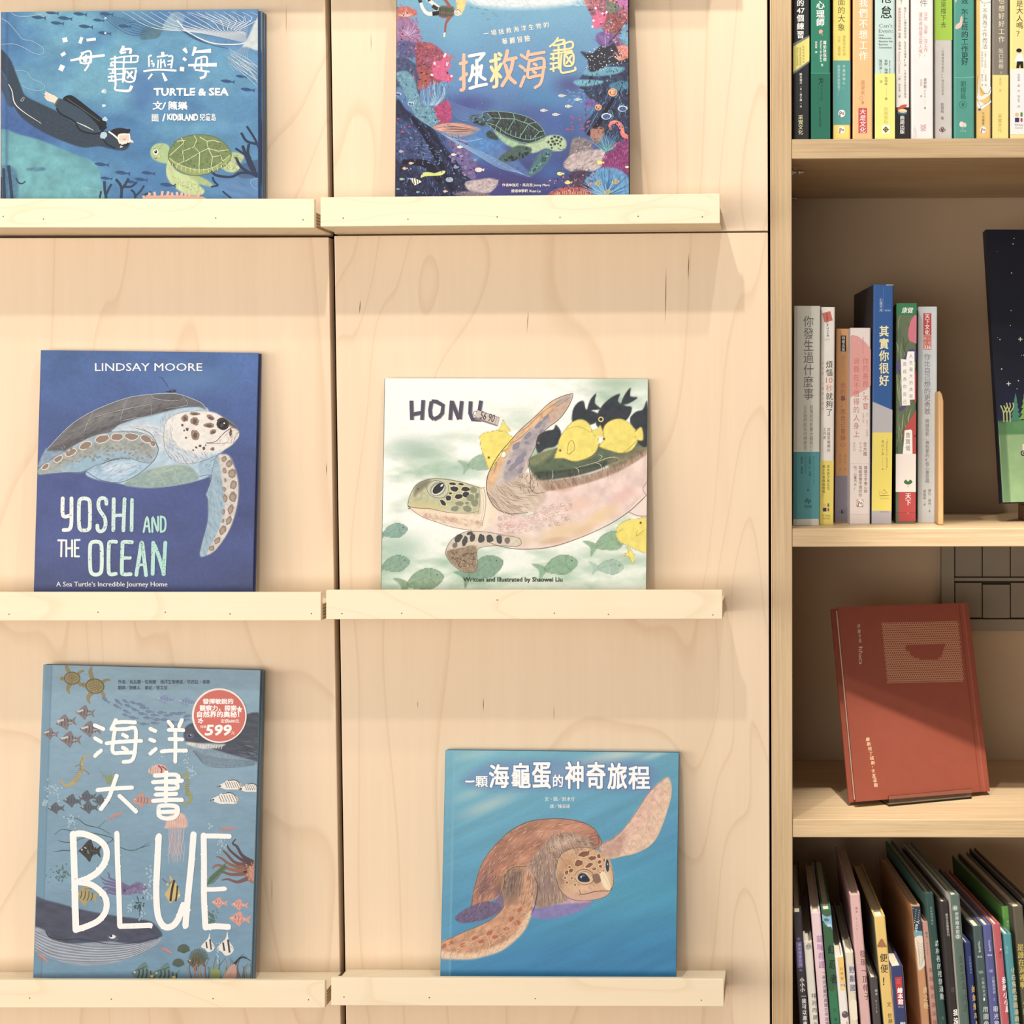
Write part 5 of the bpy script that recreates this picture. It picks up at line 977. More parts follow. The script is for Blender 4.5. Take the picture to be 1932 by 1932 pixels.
# hand-lettered title, stroke by stroke
for P, w_ in (([(452, 265), (460, 295)], 34), ([(438, 370), (450, 390)], 34), ([(442, 458), (424, 495)], 34), ([(575, 262), (560, 305)], 22), ([(608, 282), (672, 274)], 20), ([(592, 366), (560, 408), (568, 440)], 12), ([(568, 375), (632, 360), (640, 420), (632, 445)], 13), ([(494, 425), (600, 404), (735, 388)], (14, 20, 16)), ([(560, 440), (600, 446), (644, 436)], 12), ([(606, 384), (600, 402)], 12), ([(602, 408), (600, 446)], 10), ([(636, 410), (618, 462), (594, 498)], 13), ([(584, 425), (612, 422)], 20),
             ([(868, 322), (845, 372)], 20), ([(850, 350), (915, 345), (912, 378)], 18), ([(845, 374), (885, 366)], 14), ([(775, 415), (870, 398), (962, 392), (965, 412), (948, 436), (780, 436)], 11), ([(808, 392), (806, 440), (812, 600)], 14), ([(872, 400), (868, 440), (862, 580)], 12), ([(920, 398), (918, 434)], 11), ([(770, 462), (808, 458)], 10), ([(776, 440), (792, 466)], 14), ([(758, 486), (960, 480)], 11), ([(790, 480), (792, 512)], 12), ([(768, 516), (808, 510)], 9), ([(756, 540), (806, 536)], 13), ([(760, 566), (812, 566)], 13), ([(784, 528), (784, 572)], 9), ([(880, 490), (876, 565), (940, 568), (952, 490)], 12), ([(888, 500), (935, 552)], 14), ([(930, 500), (892, 550)], 14), ([(812, 600), (808, 628), (850, 636), (905, 636), (925, 602)], (12, 16, 22)), ([(958, 490), (940, 560)], 12), ([(862, 440), (940, 436)], 10), ([(818, 520), (862, 518)], 9), ([(818, 560), (862, 556)], 10),
             ([(1044, 390), (1046, 470)], 11), ([(1052, 385), (1062, 396)], 14), ([(1058, 428), (1072, 430)], 12), ([(1062, 448), (1078, 446), (1076, 470)], 12), ([(1140, 365), (1146, 400)], 22), ([(1100, 400), (1180, 388)], 11), ([(1112, 420), (1106, 478)], 11), ([(1130, 412), (1128, 478)], 10), ([(1150, 418), (1160, 470)], 10), ([(1180, 396), (1210, 398), (1200, 480)], 12), ([(1176, 430), (1204, 426)], 10), ([(1174, 456), (1200, 450)], 10), ([(1006, 500), (1100, 490), (1238, 496)], (14, 12, 14)), ([(1068, 518), (1040, 556)], (14, 10)), ([(1140, 512), (1166, 568)], (12, 24)), ([(1128, 440), (1150, 436)], 9),
             ([(1290, 340), (1312, 372)], (30, 14)), ([(1284, 408), (1306, 424)], 20), ([(1278, 470), (1276, 500)], 30), ([(1372, 330), (1350, 392)], (24, 14)), ([(1352, 366), (1480, 356)], (12, 28)), ([(1380, 408), (1364, 482)], 14), ([(1376, 412), (1448, 400), (1450, 470)], 14), ([(1320, 458), (1520, 454)], (16, 26)), ([(1366, 490), (1470, 504)], 12), ([(1414, 412), (1412, 450)], 12), ([(1446, 500), (1436, 536), (1402, 550)], (16, 18)), ([(1412, 470), (1414, 490)], 14)):
    A.line(P, w_, W_, n=4)
A.text('TURTLE & SEA', 1080, 620, 1600, 670, W_, 0.055, wob=3)
A.text('文/', 1074, 712, 1160, 768, W_, 0.03, shear=0.05, wob=3); A.text('陳樂', 1184, 712, 1312, 770, W_, 0.03, wob=5); A.text('圖', 1066, 800, 1112, 852, W_, 0.01, wob=3); A.text('/', 1140, 798, 1160, 850, W_, 0.04); A.text('KIDISLAND', 1174, 800, 1388, 844, W_, 0.05, wob=4); A.text('兒童島', 1402, 796, 1516, 848, W_, 0.02, wob=4)
A.flush('title_lettering', f1)
# ================================================================ display book: loggerhead on deep blue (middle left)
c3 = (40, 630, 3.5125)
r3, f3, w3, h3, _ = cover_book('deep blue picture book with a grey-shelled turtle, middle left ledge', [(79, 659), (486.5, 661), (476.5, 1116), (64, 1116)], -0.033, 0.011, '2L', (60, 84, 150), (50, 66, 128), hinge=0.0, back=0.0, group=GB)
A = Art(r3, w3, h3, c3, step=0.00105, base=(62, 92, 160))
def bgf(X, Y, C):
    t = np.clip(Y/1000, 0, 1)[..., None]; c = np.array([66, 108, 176])*(1-t)+np.array([60, 78, 148])*t
    n = fbm(X/300, Y/200, 21, 4); m = fbm(X/14, Y/14, 22, 3); c = c*(1+0.28*(n-0.5)[..., None])
    bl = np.clip((Y-1400)/300, 0, 1)[..., None]*0.12; c = c*(1-bl)
    return c/255*(0.93+0.14*m)[..., None]
A.texture(bgf)
A.glow(1150, 300, 420, 160, (84, 134, 190), 0.6)
LB, SK = (150, 184, 208), (232, 228, 220)
A.fill([(600, 640), (760, 560), (1000, 500), (1180, 485), (1250, 520), (1320, 790), (1300, 840), (1255, 935), (1160, 975), (1000, 1008), (840, 1020), (720, 1008), (620, 985), (480, 960), (430, 915), (560, 830)], (172, 202, 222), 1, soft=3, tex=0.10, ts=18, tstr=(-40, 3))
A.fill([(690, 1005), (740, 950), (880, 890), (1050, 868), (1120, 880), (1175, 940), (1150, 978), (1000, 1006), (860, 1020)], (136, 166, 160), 0.95, soft=5, tex=0.16, ts=30)
A.fill([(880, 890), (1050, 868), (1110, 880), (960, 920), (860, 960)], (166, 190, 170), 0.6, soft=12, tex=0.1)
A.fill([(160, 765), (185, 762), (300, 780), (240, 830), (115, 885), (112, 865)], (130, 160, 186), 0.95, soft=3, tex=0.2)
A.fill([(175, 762), (240, 690), (330, 602), (440, 530), (580, 466), (720, 420), (860, 400), (960, 394), (1040, 398), (1130, 428), (1200, 462), (1228, 505), (1180, 485), (1100, 480), (1000, 502), (880, 532), (760, 560), (660, 590), (600, 640), (480, 678), (330, 755), (200, 776)], (104, 104, 108), 1, soft=3, tex=0.22, ts=22, tstr=(-25, 4))
A.fill([(420, 570), (700, 445), (860, 420), (840, 480), (650, 520), (450, 620)], (132, 130, 130), 0.5, soft=20, tex=0.2, ts=20)
A.fill([(200, 760), (340, 700), (600, 600), (900, 500), (1080, 470), (1000, 505), (700, 580), (480, 680), (300, 765)], (78, 76, 78), 0.8, soft=10, tex=0.2)
A.fill([(900, 405), (1040, 400), (1090, 430), (1040, 446), (930, 440), (876, 420)], (92, 92, 96), 0.8, soft=5)
A.fill([(610, 640), (760, 595), (900, 600), (960, 650), (940, 760), (905, 780), (880, 690), (800, 655), (700, 640)], (206, 214, 220), 0.85, soft=14, tex=0.15, ts=12, tstr=(30, 3))
A.fill([(430, 912), (560, 840), (700, 828), (860, 850), (800, 915), (700, 968), (600, 985), (500, 960)], (158, 196, 222), 1, soft=4, tex=0.14, ts=16, tstr=(-30, 3))
A.fill([(540, 880), (660, 850), (760, 850), (720, 910), (600, 940)], (206, 220, 230), 0.6, soft=20, tex=0.15)
FL = [(112, 932), (115, 890), (180, 845), (250, 800), (380, 720), (500, 668), (620, 648), (760, 648), (850, 680), (900, 740), (905, 785), (870, 850), (800, 850), (720, 825), (620, 835), (500, 870), (400, 915), (300, 918), (180, 928)]
A.fill(FL, (150, 176, 190), 1, soft=3, tex=0.16, ts=24)
A.fill([(112, 920), (180, 860), (380, 760), (560, 700), (740, 700), (860, 740), (880, 800), (780, 780), (640, 770), (460, 800), (300, 870), (180, 920)], (150, 152, 140), 0.7, soft=14, tex=0.25, ts=14)
A.fill([(300, 880), (480, 800), (700, 790), (720, 830), (560, 845), (400, 915)], (136, 180, 206), 0.8, soft=16, tex=0.1)
HD = [(944, 690), (948, 640), (962, 580), (1010, 540), (1090, 515), (1200, 510), (1280, 520), (1340, 552), (1400, 590), (1440, 640), (1444, 680), (1425, 705), (1400, 735), (1350, 768), (1290, 808), (1180, 848), (1080, 860), (1000, 832), (958, 768)]
A.fill(HD, (230, 226, 218), 1, soft=3, tex=0.07, ts=20)
A.fill([(980, 700), (1060, 760), (1180, 800), (1330, 770), (1290, 812), (1180, 850), (1080, 862), (1000, 834), (956, 770)], (190, 208, 222), 0.85, soft=12, tex=0.12, ts=10, tstr=(20, 3))
A.fill([(1340, 552), (1400, 590), (1440, 640), (1400, 620), (1340, 590)], (90, 84, 84), 0.8, soft=6)
RF = [(1296, 804), (1340, 796), (1375, 805), (1410, 870), (1435, 960), (1440, 1070), (1420, 1190), (1375, 1310), (1300, 1420), (1240, 1465), (1185, 1474), (1196, 1390), (1235, 1240), (1236, 1100), (1225, 1060), (1250, 990), (1260, 930)]
A.fill([(1180, 850), (1300, 800), (1330, 880), (1262, 1000), (1250, 935), (1190, 940)], (150, 188, 212), 1, soft=4, tex=0.12, ts=14, tstr=(-30, 3))
A.fill(RF, (146, 180, 200), 1, soft=3, tex=0.14, ts=14, tstr=(60, 3))
A.fill([(1310, 806), (1375, 805), (1410, 870), (1438, 970), (1440, 1070), (1418, 1195), (1370, 1315), (1290, 1430), (1230, 1460), (1280, 1360), (1330, 1240), (1350, 1100), (1330, 960), (1320, 880)], (214, 204, 192), 0.95, soft=6, tex=0.12, ts=14)
A.finish('cover_illustration', f3)
BR, BR2 = (142, 120, 104), (122, 98, 84)
# flipper scales
sc_ = [(160, 880, 26, 16, -38), (245, 828, 30, 17, -32), (330, 785, 38, 20, -28), (425, 740, 44, 22, -24), (540, 695, 44, 26, -18), (634, 682, 38, 24, -4), (732, 680, 42, 24, 4), (826, 695, 38, 22, 22), (872, 725, 22, 18, 50)]
for x, y, a, b, g in sc_: A.dot(x, y, a+5, b+4, (222, 206, 190), g, jit=0.10)
for x, y, a, b, g in sc_: A.dot(x, y, a-1, b-2, BR, g, jit=0.14)
R_ = random.Random(8)
for k in range(90):
    x = R_.uniform(240, 880); y = 800-(x-240)*0.06+R_.uniform(-40, 60); A.dot(x, y, R_.uniform(4, 14), R_.uniform(3, 8), R_.choice([(150, 138, 116), (134, 128, 112), (120, 140, 150), (160, 150, 130)]), R_.uniform(-40, 20), n=9, jit=0.2) if 700 < y < 860 else None
for x, y, a, b, g in [(1345, 828, 17, 20, 20), (1378, 860, 22, 24, 40), (1348, 905, 14, 20, -10), (1398, 925, 26, 32, 10), (1345, 1028, 11, 16, 0), (1408, 1000, 22, 32, 8), (1404, 1080, 24, 34, 8), (1352, 1090, 16, 28, 0), (1388, 1162, 18, 34, 14), (1340, 1180, 10, 20, 10), (1376, 1235, 18, 30, 22), (1336, 1300, 20, 34, 28), (1352, 970, 9, 14, 0), (1300, 1370, 18, 26, 40), (1338, 1240, 8, 14, 10), (1262, 1420, 16, 22, 45)]:
    A.dot(x, y, a, b, BR, g, jit=0.14); A.dot(x-2, y+3, a*0.6, b*0.6, (166, 144, 126), g, jit=0.2)
for x, y, a, b, g in [(1085, 558, 22, 24, 0), (1150, 578, 26, 30, -30), (1152, 668, 28, 34, -15), (1245, 606, 34, 18, 5), (1272, 648, 24, 16, -25), (1255, 555, 30, 16, 30), (1150, 528, 34, 12, 2), (1068, 605, 8, 9, 0), (1100, 632, 10, 11, 0), (1092, 688, 7, 7, 0), (1080, 640, 5, 7, 0), (1186, 742, 10, 8, 0), (1210, 758, 9, 12, 0), (1268, 762, 14, 12, 0), (1160, 752, 9, 6, 40), (1140, 770, 6, 5, 0), (1222, 738, 5, 5, 0), (1388, 655, 9, 26, 0)]:
    A.dot(x, y, a, b, (150, 122, 104) if a > 12 else (96, 70, 66), g, jit=0.16)
    if a > 12: A.dot(x+2, y+4, a*0.55, b*0.55, (100, 76, 70), g, jit=0.25)
A.dot(1336, 600, 42, 38, (64, 54, 54), 20, jit=0.04); A.dot(1338, 602, 30, 30, (34, 30, 34)); A.dot(1330, 606, 12, 12, (70, 66, 74)); A.dot(1346, 592, 6, 5, (226, 226, 226)); A.line([(1296, 575), (1330, 558), (1380, 590), (1420, 618)], (4, 7, 3), (44, 38, 40))
A.line([(1400, 735), (1425, 670), (1445, 650)], 4, (170, 150, 130)); A.line([(1225, 722), (1290, 712), (1340, 660), (1400, 620), (1440, 628)], (3, 5, 4), (110, 92, 84)); A.line([(1228, 724), (1290, 726), (1380, 722)], (4, 2), (120, 84, 84))
A.fur([(1300, 690), (1420, 630), (1438, 690), (1400, 730), (1300, 730)], 60, 34, 1.6, [(196, 176, 156), (150, 130, 116), (240, 232, 220)], -60, 3)
INK = (58, 56, 66)
A.line(HD, 1.8, (110, 110, 120), closed=True); A.line(FL, 2.0, (90, 86, 88), closed=True); A.line(RF, 1.8, (100, 110, 124), closed=True)
A.line([(175, 762), (240, 690), (330, 602), (440, 530), (580, 466), (720, 420), (860, 400), (960, 394), (1040, 398), (1130, 428), (1200, 462), (1226, 500)], 3.5, (176, 190, 204))
A.line([(760, 625), (850, 655), (892, 715), (908, 775), (870, 850), (760, 940), (640, 985), (520, 965), (430, 910)], 2.6, INK); A.line([(690, 815), (600, 835), (500, 880)], (1, 4, 1), INK)
for P in ([(704, 430), (670, 520), (655, 580)], [(480, 510), (440, 590), (412, 660)], [(470, 556), (660, 505), (860, 465)], [(860, 400), (880, 425), (960, 440), (1050, 440), (1080, 425)], [(866, 465), (864, 540)], [(280, 660), (345, 600)], [(1070, 410), (1100, 470), (960, 495)], [(655, 580), (740, 560), (860, 545)], [(280, 730), (290, 755)]): A.line(P, (2, 4, 2), (170, 168, 166))
A.line([(914, 286), (935, 295), (975, 355)], 3, (50, 70, 110)); A.shape([(958, 378), (975, 388), (1022, 384), (1026, 370), (1012, 372), (1004, 382), (990, 372), (975, 380)], (52, 56, 62)); A.line([(1005, 362), (1008, 380)], 4, (52, 56, 62)); A.line([(990, 365), (990, 380)], 3, (52, 56, 62))
A.fur([(950, 640), (1010, 700), (1080, 770), (1300, 800), (1180, 850), (1060, 860), (960, 780)], 150, 46, 1.6, [(150, 170, 190), (240, 240, 240), (170, 190, 206), (120, 140, 160)], lambda x, y: 40+(x-950)*0.08, 5)
A.fur([(920, 560), (1000, 530), (1000, 640), (1000, 830), (940, 760)], 90, 50, 1.8, [(220, 232, 240), (140, 170, 196), (244, 246, 246)], 70, 6)
A.fur([(620, 630), (800, 610), (930, 640), (900, 700)], 70, 40, 1.5, [(240, 240, 240), (150, 176, 198), (120, 134, 148)], 10, 7)
A.fur([(450, 900), (600, 850), (800, 870), (700, 960), (560, 970)], 110, 50, 1.5, [(110, 146, 180), (224, 232, 238), (130, 170, 204)], -25, 8)
A.fur([(1190, 860), (1300, 810), (1290, 900), (1250, 960)], 50, 34, 1.5, [(110, 150, 180), (200, 216, 226)], -30, 9)
A.fur([(700, 1000), (860, 905), (1050, 875), (1150, 920), (1150, 970), (900, 1012)], 90, 44, 1.6, [(176, 200, 176), (112, 146, 142), (196, 210, 180)], -10, 10)
A.fur([(220, 740), (480, 560), (860, 420), (1160, 450), (1080, 480), (600, 610), (340, 740)], 340, 44, 1.6, [(74, 72, 76), (136, 134, 136), (90, 88, 92), (150, 148, 150)], -22, 11)
A.fur([(1250, 1010), (1320, 900), (1330, 1100), (1300, 1300), (1210, 1450), (1240, 1200)], 90, 40, 1.5, [(110, 146, 170), (190, 208, 220)], 80, 12)
for P in ([(880, 905), (930, 950)], [(930, 950), (960, 1005)], [(1040, 872), (1020, 940), (1060, 1000)]): A.line(P, 3, (196, 210, 186))
A.line([(1180, 945), (1230, 935), (1262, 940), (1255, 975), (1228, 1050)], 2.4, (60, 76, 100))
A.flush('printed_details', f3)
A.text('LINDSAY MOORE', 490, 194, 1200, 246, (238, 238, 238), 0.012)
GRAD = lambda x: tuple(np.array([236, 240, 232])*(1-(x-260)/700)+np.array([160, 222, 206])*((x-260)/700))
def stroke_letter(P, w_, n=5):
    x = sum(p[0] for p in P)/len(P); c = GRAD(x); A.line(P, w_, c, n=n)
    for p in (P[0], P[-1]): A.dot(p[0], p[1], w_/2, w_/2, c)
w_ = 25
stroke_letter([(276, 1090), (275, 1190), (290, 1210), (320, 1205)], w_); stroke_letter([(334, 1090), (334, 1200), (332, 1265), (318, 1295), (282, 1300)], w_)
stroke_letter([(420, 1090), (394, 1096), (384, 1130), (384, 1260), (394, 1295), (420, 1302), (447, 1294), (456, 1262), (456, 1132), (447, 1098), (420, 1090)], w_)
stroke_letter([(566, 1126), (562, 1098), (540, 1088), (520, 1098), (512, 1130), (522, 1170), (552, 1215), (560, 1260), (548, 1298), (524, 1308), (508, 1296), (506, 1270)], w_)
stroke_letter([(614, 1095), (611, 1300)], w_); stroke_letter([(686, 1095), (678, 1302)], w_); stroke_letter([(618, 1205), (680, 1200)], 22); stroke_letter([(735, 1100), (732, 1300)], 24)
def small(P): stroke_letter(P, 13, 4)
small([(812, 1312), (835, 1212), (852, 1312)]); small([(820, 1275), (846, 1274)]); small([(870, 1312), (872, 1212), (906, 1310), (908, 1212)]); small([(926, 1212), (926, 1312)]); small([(926, 1210), (950, 1220), (958, 1260), (950, 1302), (926, 1312)])
for P in ([(246, 1368), (288, 1368)], [(268, 1368), (266, 1474)], [(300, 1368), (300, 1474)], [(338, 1368), (338, 1474)], [(300, 1422), (338, 1420)], [(356, 1368), (356, 1474)], [(356, 1366), (388, 1365)], [(356, 1420), (380, 1419)], [(356, 1474), (384, 1474)]): small(P) if len(P) == 2 else None
stroke_letter([(495, 1376), (466, 1384), (457, 1420), (458, 1545), (468, 1585), (496, 1595), (524, 1585), (534, 1548), (534, 1420), (524, 1384), (495, 1376)], w_)
stroke_letter([(630, 1378), (596, 1378), (582, 1400), (580, 1560), (592, 1592), (628, 1590)], w_)
stroke_letter([(735, 1380), (678, 1380), (672, 1410), (668, 1570), (680, 1592), (726, 1592)], w_); stroke_letter([(672, 1486), (722, 1484)], 22)
stroke_letter([(764, 1596), (786, 1460), (800, 1380), (812, 1460), (828, 1598)], w_); stroke_letter([(782, 1530), (815, 1530)], 18)
stroke_letter([(872, 1590), (876, 1384)], w_); stroke_letter([(880, 1390), (915, 1480), (946, 1590)], w_); stroke_letter([(956, 1384), (944, 1592)], w_)
R_ = random.Random(2)
for k in range(420):                                   # worn ink
    if k % 2: x = R_.uniform(262, 745); y = R_.uniform(1085, 1308)
    else: x = R_.uniform(448, 962); y = R_.uniform(1370, 1600)
    A.dot(x, y, R_.uniform(1.5, 5), R_.uniform(1, 3), (58, 78, 140), R_.uniform(0, 180), n=6, jit=0.4)
A.text('A Sea Turtle’s Incredible Journey Home', 234, 1642, 970, 1684, (226, 226, 232), 0.02)
A.flush('title_lettering', f3)
# ================================================================ display book: green watercolour turtle with yellow fish (middle right)
c4 = (700, 690, 3.5778)
r4, f4, w4, h4, _ = cover_book('pale green picture book with a green turtle and yellow fish, middle right ledge', [(728, 712.5), (1221, 713.5), (1220, 1113), (718, 1113)], -0.030, 0.006, '2R', (214, 228, 206), (60, 80, 70), hinge=0.0, group=GB)
A = Art(r4, w4, h4, c4, step=0.00115, base=(240, 244, 230))
def bgf(X, Y, C):
    n = fbm(X/330, Y/120, 31, 4); m = fbm(X/26, Y/22, 32, 3); t = np.clip((n-0.40)*2.4, 0, 1)
    up = np.clip(1-((X-520)/900)**2-((Y-120)/420)**2, 0, 1); t = t*(1-up); t = np.clip(t+0.35*np.clip((Y-1000)/500, 0, 1)+0.35*np.clip((X-1350)/500, 0, 1)*np.clip(1-Y/500, 0, 1), 0, 1)[..., None]
    c = np.array([254, 255, 246])*(1-t)+np.array([164, 200, 170])*t; return c/255*(0.975+0.05*m)[..., None]
A.texture(bgf)
A.glow(300, 560, 330, 150, (168, 198, 180), 0.8); A.glow(200, 1230, 260, 170, (150, 190, 168), 0.7); A.glow(1650, 120, 330, 90, (156, 190, 156), 0.8); A.glow(620, 700, 200, 120, (160, 200, 180), 0.6); A.glow(900, 1340, 260, 80, (244, 246, 236), 0.9)
def bream(x, y, L, ang, c=(126, 168, 138), c2=(90, 134, 112), flip=1, al=0.9, eye=True):
    a = math.radians(ang); ca, sa = math.cos(a), math.sin(a)
    T = lambda P: [(x+(px*flip*ca-py*sa)*L, y+(px*flip*sa+py*ca)*L) for px, py in P]
    body = [(0.5, -0.02), (0.40, -0.15), (0.2, -0.24), (-0.05, -0.20), (-0.24, -0.06), (-0.24, 0.04), (-0.05, 0.14), (0.18, 0.20), (0.36, 0.14), (0.47, 0.06)]
    A.fill(T(body), c, al, soft=3, tex=0.14, ts=14); A.fill(T([(-0.20, 0.0), (-0.36, -0.16), (-0.52, -0.20), (-0.40, -0.02), (-0.44, 0.20), (-0.34, 0.12)]), c, al, soft=3, tex=0.1)
    A.brush(T(body+[body[0]]), 3, c2, 0.8, soft=1.5); A.brush(T([(0.28, -0.20), (0.24, 0), (0.30, 0.15)]), 2.5, c2, 0.8, soft=1.5)
    if eye: A.dot(*T([(0.38, -0.06)])[0], 6, 6, c2); A.dot(*T([(0.38, -0.06)])[0], 2.5, 2.5, (50, 80, 66))
    A.brush(T([(0.18, -0.08), (-0.1, -0.02), (-0.24, -0.01)]), 2.0, c2, 0.7, soft=1.5)
bream(720, 665, 250, -12, (146, 182, 150), (104, 146, 120), eye=False); bream(140, 1125, 220, -14, (120, 166, 150), (74, 116, 104)); bream(140, 1350, 250, -14, (122, 164, 138), (72, 112, 96)); bream(330, 1460, 330, -14, (124, 162, 124), (76, 112, 84)); bream(740, 1385, 330, -24, (112, 156, 128), (72, 112, 92)); bream(1250, 1360, 300, -14, (124, 170, 132), (76, 120, 90)); bream(1590, 1200, 290, -16, (130, 176, 132), (80, 124, 90), eye=False); bream(1590, 1365, 230, -2, (152, 190, 168), (112, 154, 132), al=0.8)
# turtle washes
PK = (238, 214, 200)
BODY = [(820, 980), (900, 990), (1100, 1000), (1100, 860), (1250, 830), (1500, 780), (1700, 680), (1870, 560), (1880, 860), (1760, 980), (1600, 1070), (1430, 1150), (1250, 1220), (1060, 1242), (930, 1222), (780, 1180), (680, 1110), (640, 1060)]
A.fill(BODY, PK, 1, soft=3, tex=0.08, ts=60)
A.fill([(1080, 800), (1230, 790), (1500, 760), (1700, 680), (1870, 560), (1870, 860), (1700, 990), (1500, 1060), (1300, 1000), (1180, 900), (1100, 860)], (240, 206, 194), 0.8, soft=14, tex=0.12, ts=60)
for (x, y, rx, ry, c, a, g) in ((1560, 1010, 170, 60, (240, 206, 150), 0.9, -30), (1300, 1120, 220, 70, (236, 202, 150), 0.9, -18), (1420, 930, 120, 60, (242, 198, 176), 0.8, -20), (1000, 1180, 160, 50, (222, 196, 156), 0.7, 0), (1240, 1180, 120, 30, (206, 160, 120), 0.6, -8), (1700, 880, 130, 60, (238, 186, 174), 0.7, -30), (960, 1060, 130, 60, (244, 208, 200), 0.8, 0), (1180, 900, 90, 50, (244, 214, 206), 0.8, 0), (1300, 820, 90, 40, (220, 150, 120), 0.6, -10), (1440, 1110, 110, 40, (232, 190, 140), 0.8, -25)): A.glow(x, y, rx, ry, c, a, g, 0.6)
A.fill([(1735, 985), (1870, 860), (1870, 1010), (1800, 1020)], (244, 222, 208), 0.95, soft=4)
A.fill([(1060, 640), (1120, 600), (1300, 545), (1500, 530), (1700, 520), (1870, 520), (1870, 560), (1760, 610), (1600, 660), (1400, 700), (1200, 740), (1100, 770), (1080, 720)], (86, 106, 76), 1, soft=4, tex=0.24, ts=40)
A.fill([(1065, 640), (1150, 580), (1240, 560), (1200, 620), (1100, 680)], (144, 148, 96), 0.7, soft=14, tex=0.2)
A.fill([(1100, 720), (1230, 710), (1400, 690), (1560, 650), (1700, 600), (1560, 690), (1400, 740), (1230, 768), (1120, 776)], (56, 66, 54), 0.9, soft=5, tex=0.25, ts=16)
A.fill([(1090, 776), (1240, 770), (1450, 735), (1650, 665), (1870, 545), (1870, 590), (1700, 700), (1500, 780), (1300, 830), (1130, 850), (1090, 820)], (176, 142, 116), 0.9, soft=6, tex=0.25, ts=16, tstr=(60, 4))
A.fill([(1600, 640), (1720, 580), (1870, 520), (1870, 560), (1720, 650), (1620, 690)], (128, 120, 84), 0.8, soft=8, tex=0.2)
HDP = [(246, 945), (262, 880), (300, 810), (360, 775), (440, 762), (560, 775), (660, 800), (760, 830), (830, 900), (840, 1000), (760, 1090), (680, 1110), (560, 1090), (440, 1050), (350, 1020), (290, 985), (262, 962)]
A.fill(HDP, (214, 206, 164), 1, soft=3, tex=0.08, ts=30)
A.fill([(256, 950), (400, 965), (560, 990), (740, 1000), (830, 900), (850, 1000), (770, 1100), (680, 1110), (560, 1092), (440, 1052), (340, 1015), (290, 985)], (246, 222, 190), 0.95, soft=6, tex=0.06)
A.fill([(300, 812), (360, 776), (440, 764), (560, 778), (740, 825), (745, 900), (700, 985), (560, 985), (470, 950), (380, 940), (262, 935), (270, 870)], (184, 186, 140), 0.7, soft=14, tex=0.2, ts=20)
A.fill([(300, 815), (350, 780), (400, 770), (390, 800), (330, 850), (290, 880)], (112, 108, 84), 0.8, soft=12); A.fill([(255, 920), (330, 915), (470, 945), (480, 975), (300, 960)], (206, 196, 120), 0.6, soft=12)
A.fill([(735, 830), (790, 830), (800, 990), (770, 1090), (735, 1090), (745, 960)], (248, 232, 206), 0.9, soft=8)
UF = [(780, 820), (786, 750), (820, 670), (870, 590), (930, 520), (1000, 440), (1100, 350), (1220, 240), (1300, 200), (1352, 190), (1360, 205), (1330, 280), (1270, 360), (1180, 430), (1130, 500), (1095, 580), (1070, 620), (1060, 690), (1010, 770), (1000, 860), (960, 960), (900, 990), (840, 965), (800, 900)]
A.fill(UF, (208, 190, 176), 1, soft=3, tex=0.12, ts=30)
A.fill([(786, 760), (860, 600), (1000, 450), (1180, 280), (1290, 210), (1240, 290), (1080, 420), (960, 540), (890, 660), (840, 780), (800, 860)], (236, 180, 116), 0.85, soft=10, tex=0.18, ts=24)
A.fill([(900, 700), (1000, 520), (1120, 400), (1200, 340), (1240, 350), (1140, 460), (1090, 570), (1050, 640), (1000, 760), (920, 800)], (168, 158, 166), 0.85, soft=12, tex=0.2, ts=26)
A.fill([(790, 840), (900, 800), (1060, 720), (1150, 800), (1180, 900), (1080, 985), (940, 1000), (850, 970)], (216, 190, 164), 0.9, soft=14, tex=0.16, ts=16, tstr=(50, 4))
A.fill([(1230, 260), (1340, 200), (1340, 260), (1270, 350), (1200, 400)], (206, 166, 136), 0.8, soft=8, tex=0.15); A.fill([(1250, 250), (1340, 195), (1330, 215), (1270, 262)], (150, 170, 176), 0.8, soft=5)
LF = [(500, 1265), (520, 1210), (560, 1160), (640, 1120), (700, 1118), (800, 1125), (900, 1145), (1000, 1165), (1000, 1215), (860, 1215), (760, 1222), (715, 1250), (718, 1330), (708, 1380), (680, 1395), (620, 1390), (560, 1350), (525, 1310)]
A.fill(LF, (216, 202, 176), 1, soft=3, tex=0.1)
A.fill([(515, 1250), (600, 1230), (705, 1215), (712, 1300), (715, 1370), (680, 1395), (620, 1388), (560, 1345), (520, 1300)], (150, 124, 96), 0.95, soft=5, tex=0.28, ts=12)
# fish bodies
YL = (246, 226, 92)
def yfish(P, T=None):
    A.fill(P, YL, 1, soft=3, tex=0.07, ts=30); A.brush(P+[P[0]], 2.6, (150, 130, 60), 0.9, soft=1.5)
    if T: A.fill(T, YL, 1, soft=3, tex=0.07); A.brush(T+[T[0]], 2.4, (150, 130, 60), 0.9, soft=1.5)
NV = (44, 52, 62)
def nfish(P): A.fill(P, NV, 1, soft=3, tex=0.22, ts=24)
nfish([(1358, 380), (1362, 300), (1395, 250), (1435, 238), (1450, 290), (1480, 300), (1530, 325), (1520, 380), (1470, 400), (1400, 385)]); nfish([(1460, 300), (1480, 230), (1520, 188), (1512, 250), (1550, 290), (1500, 300)])
nfish([(1520, 400), (1522, 340), (1560, 270), (1620, 215), (1680, 190), (1668, 240), (1720, 270), (1760, 280), (1745, 340), (1690, 400), (1620, 430), (1560, 432)]); nfish([(1690, 260), (1710, 200), (1752, 148), (1752, 205), (1800, 215), (1740, 255)])
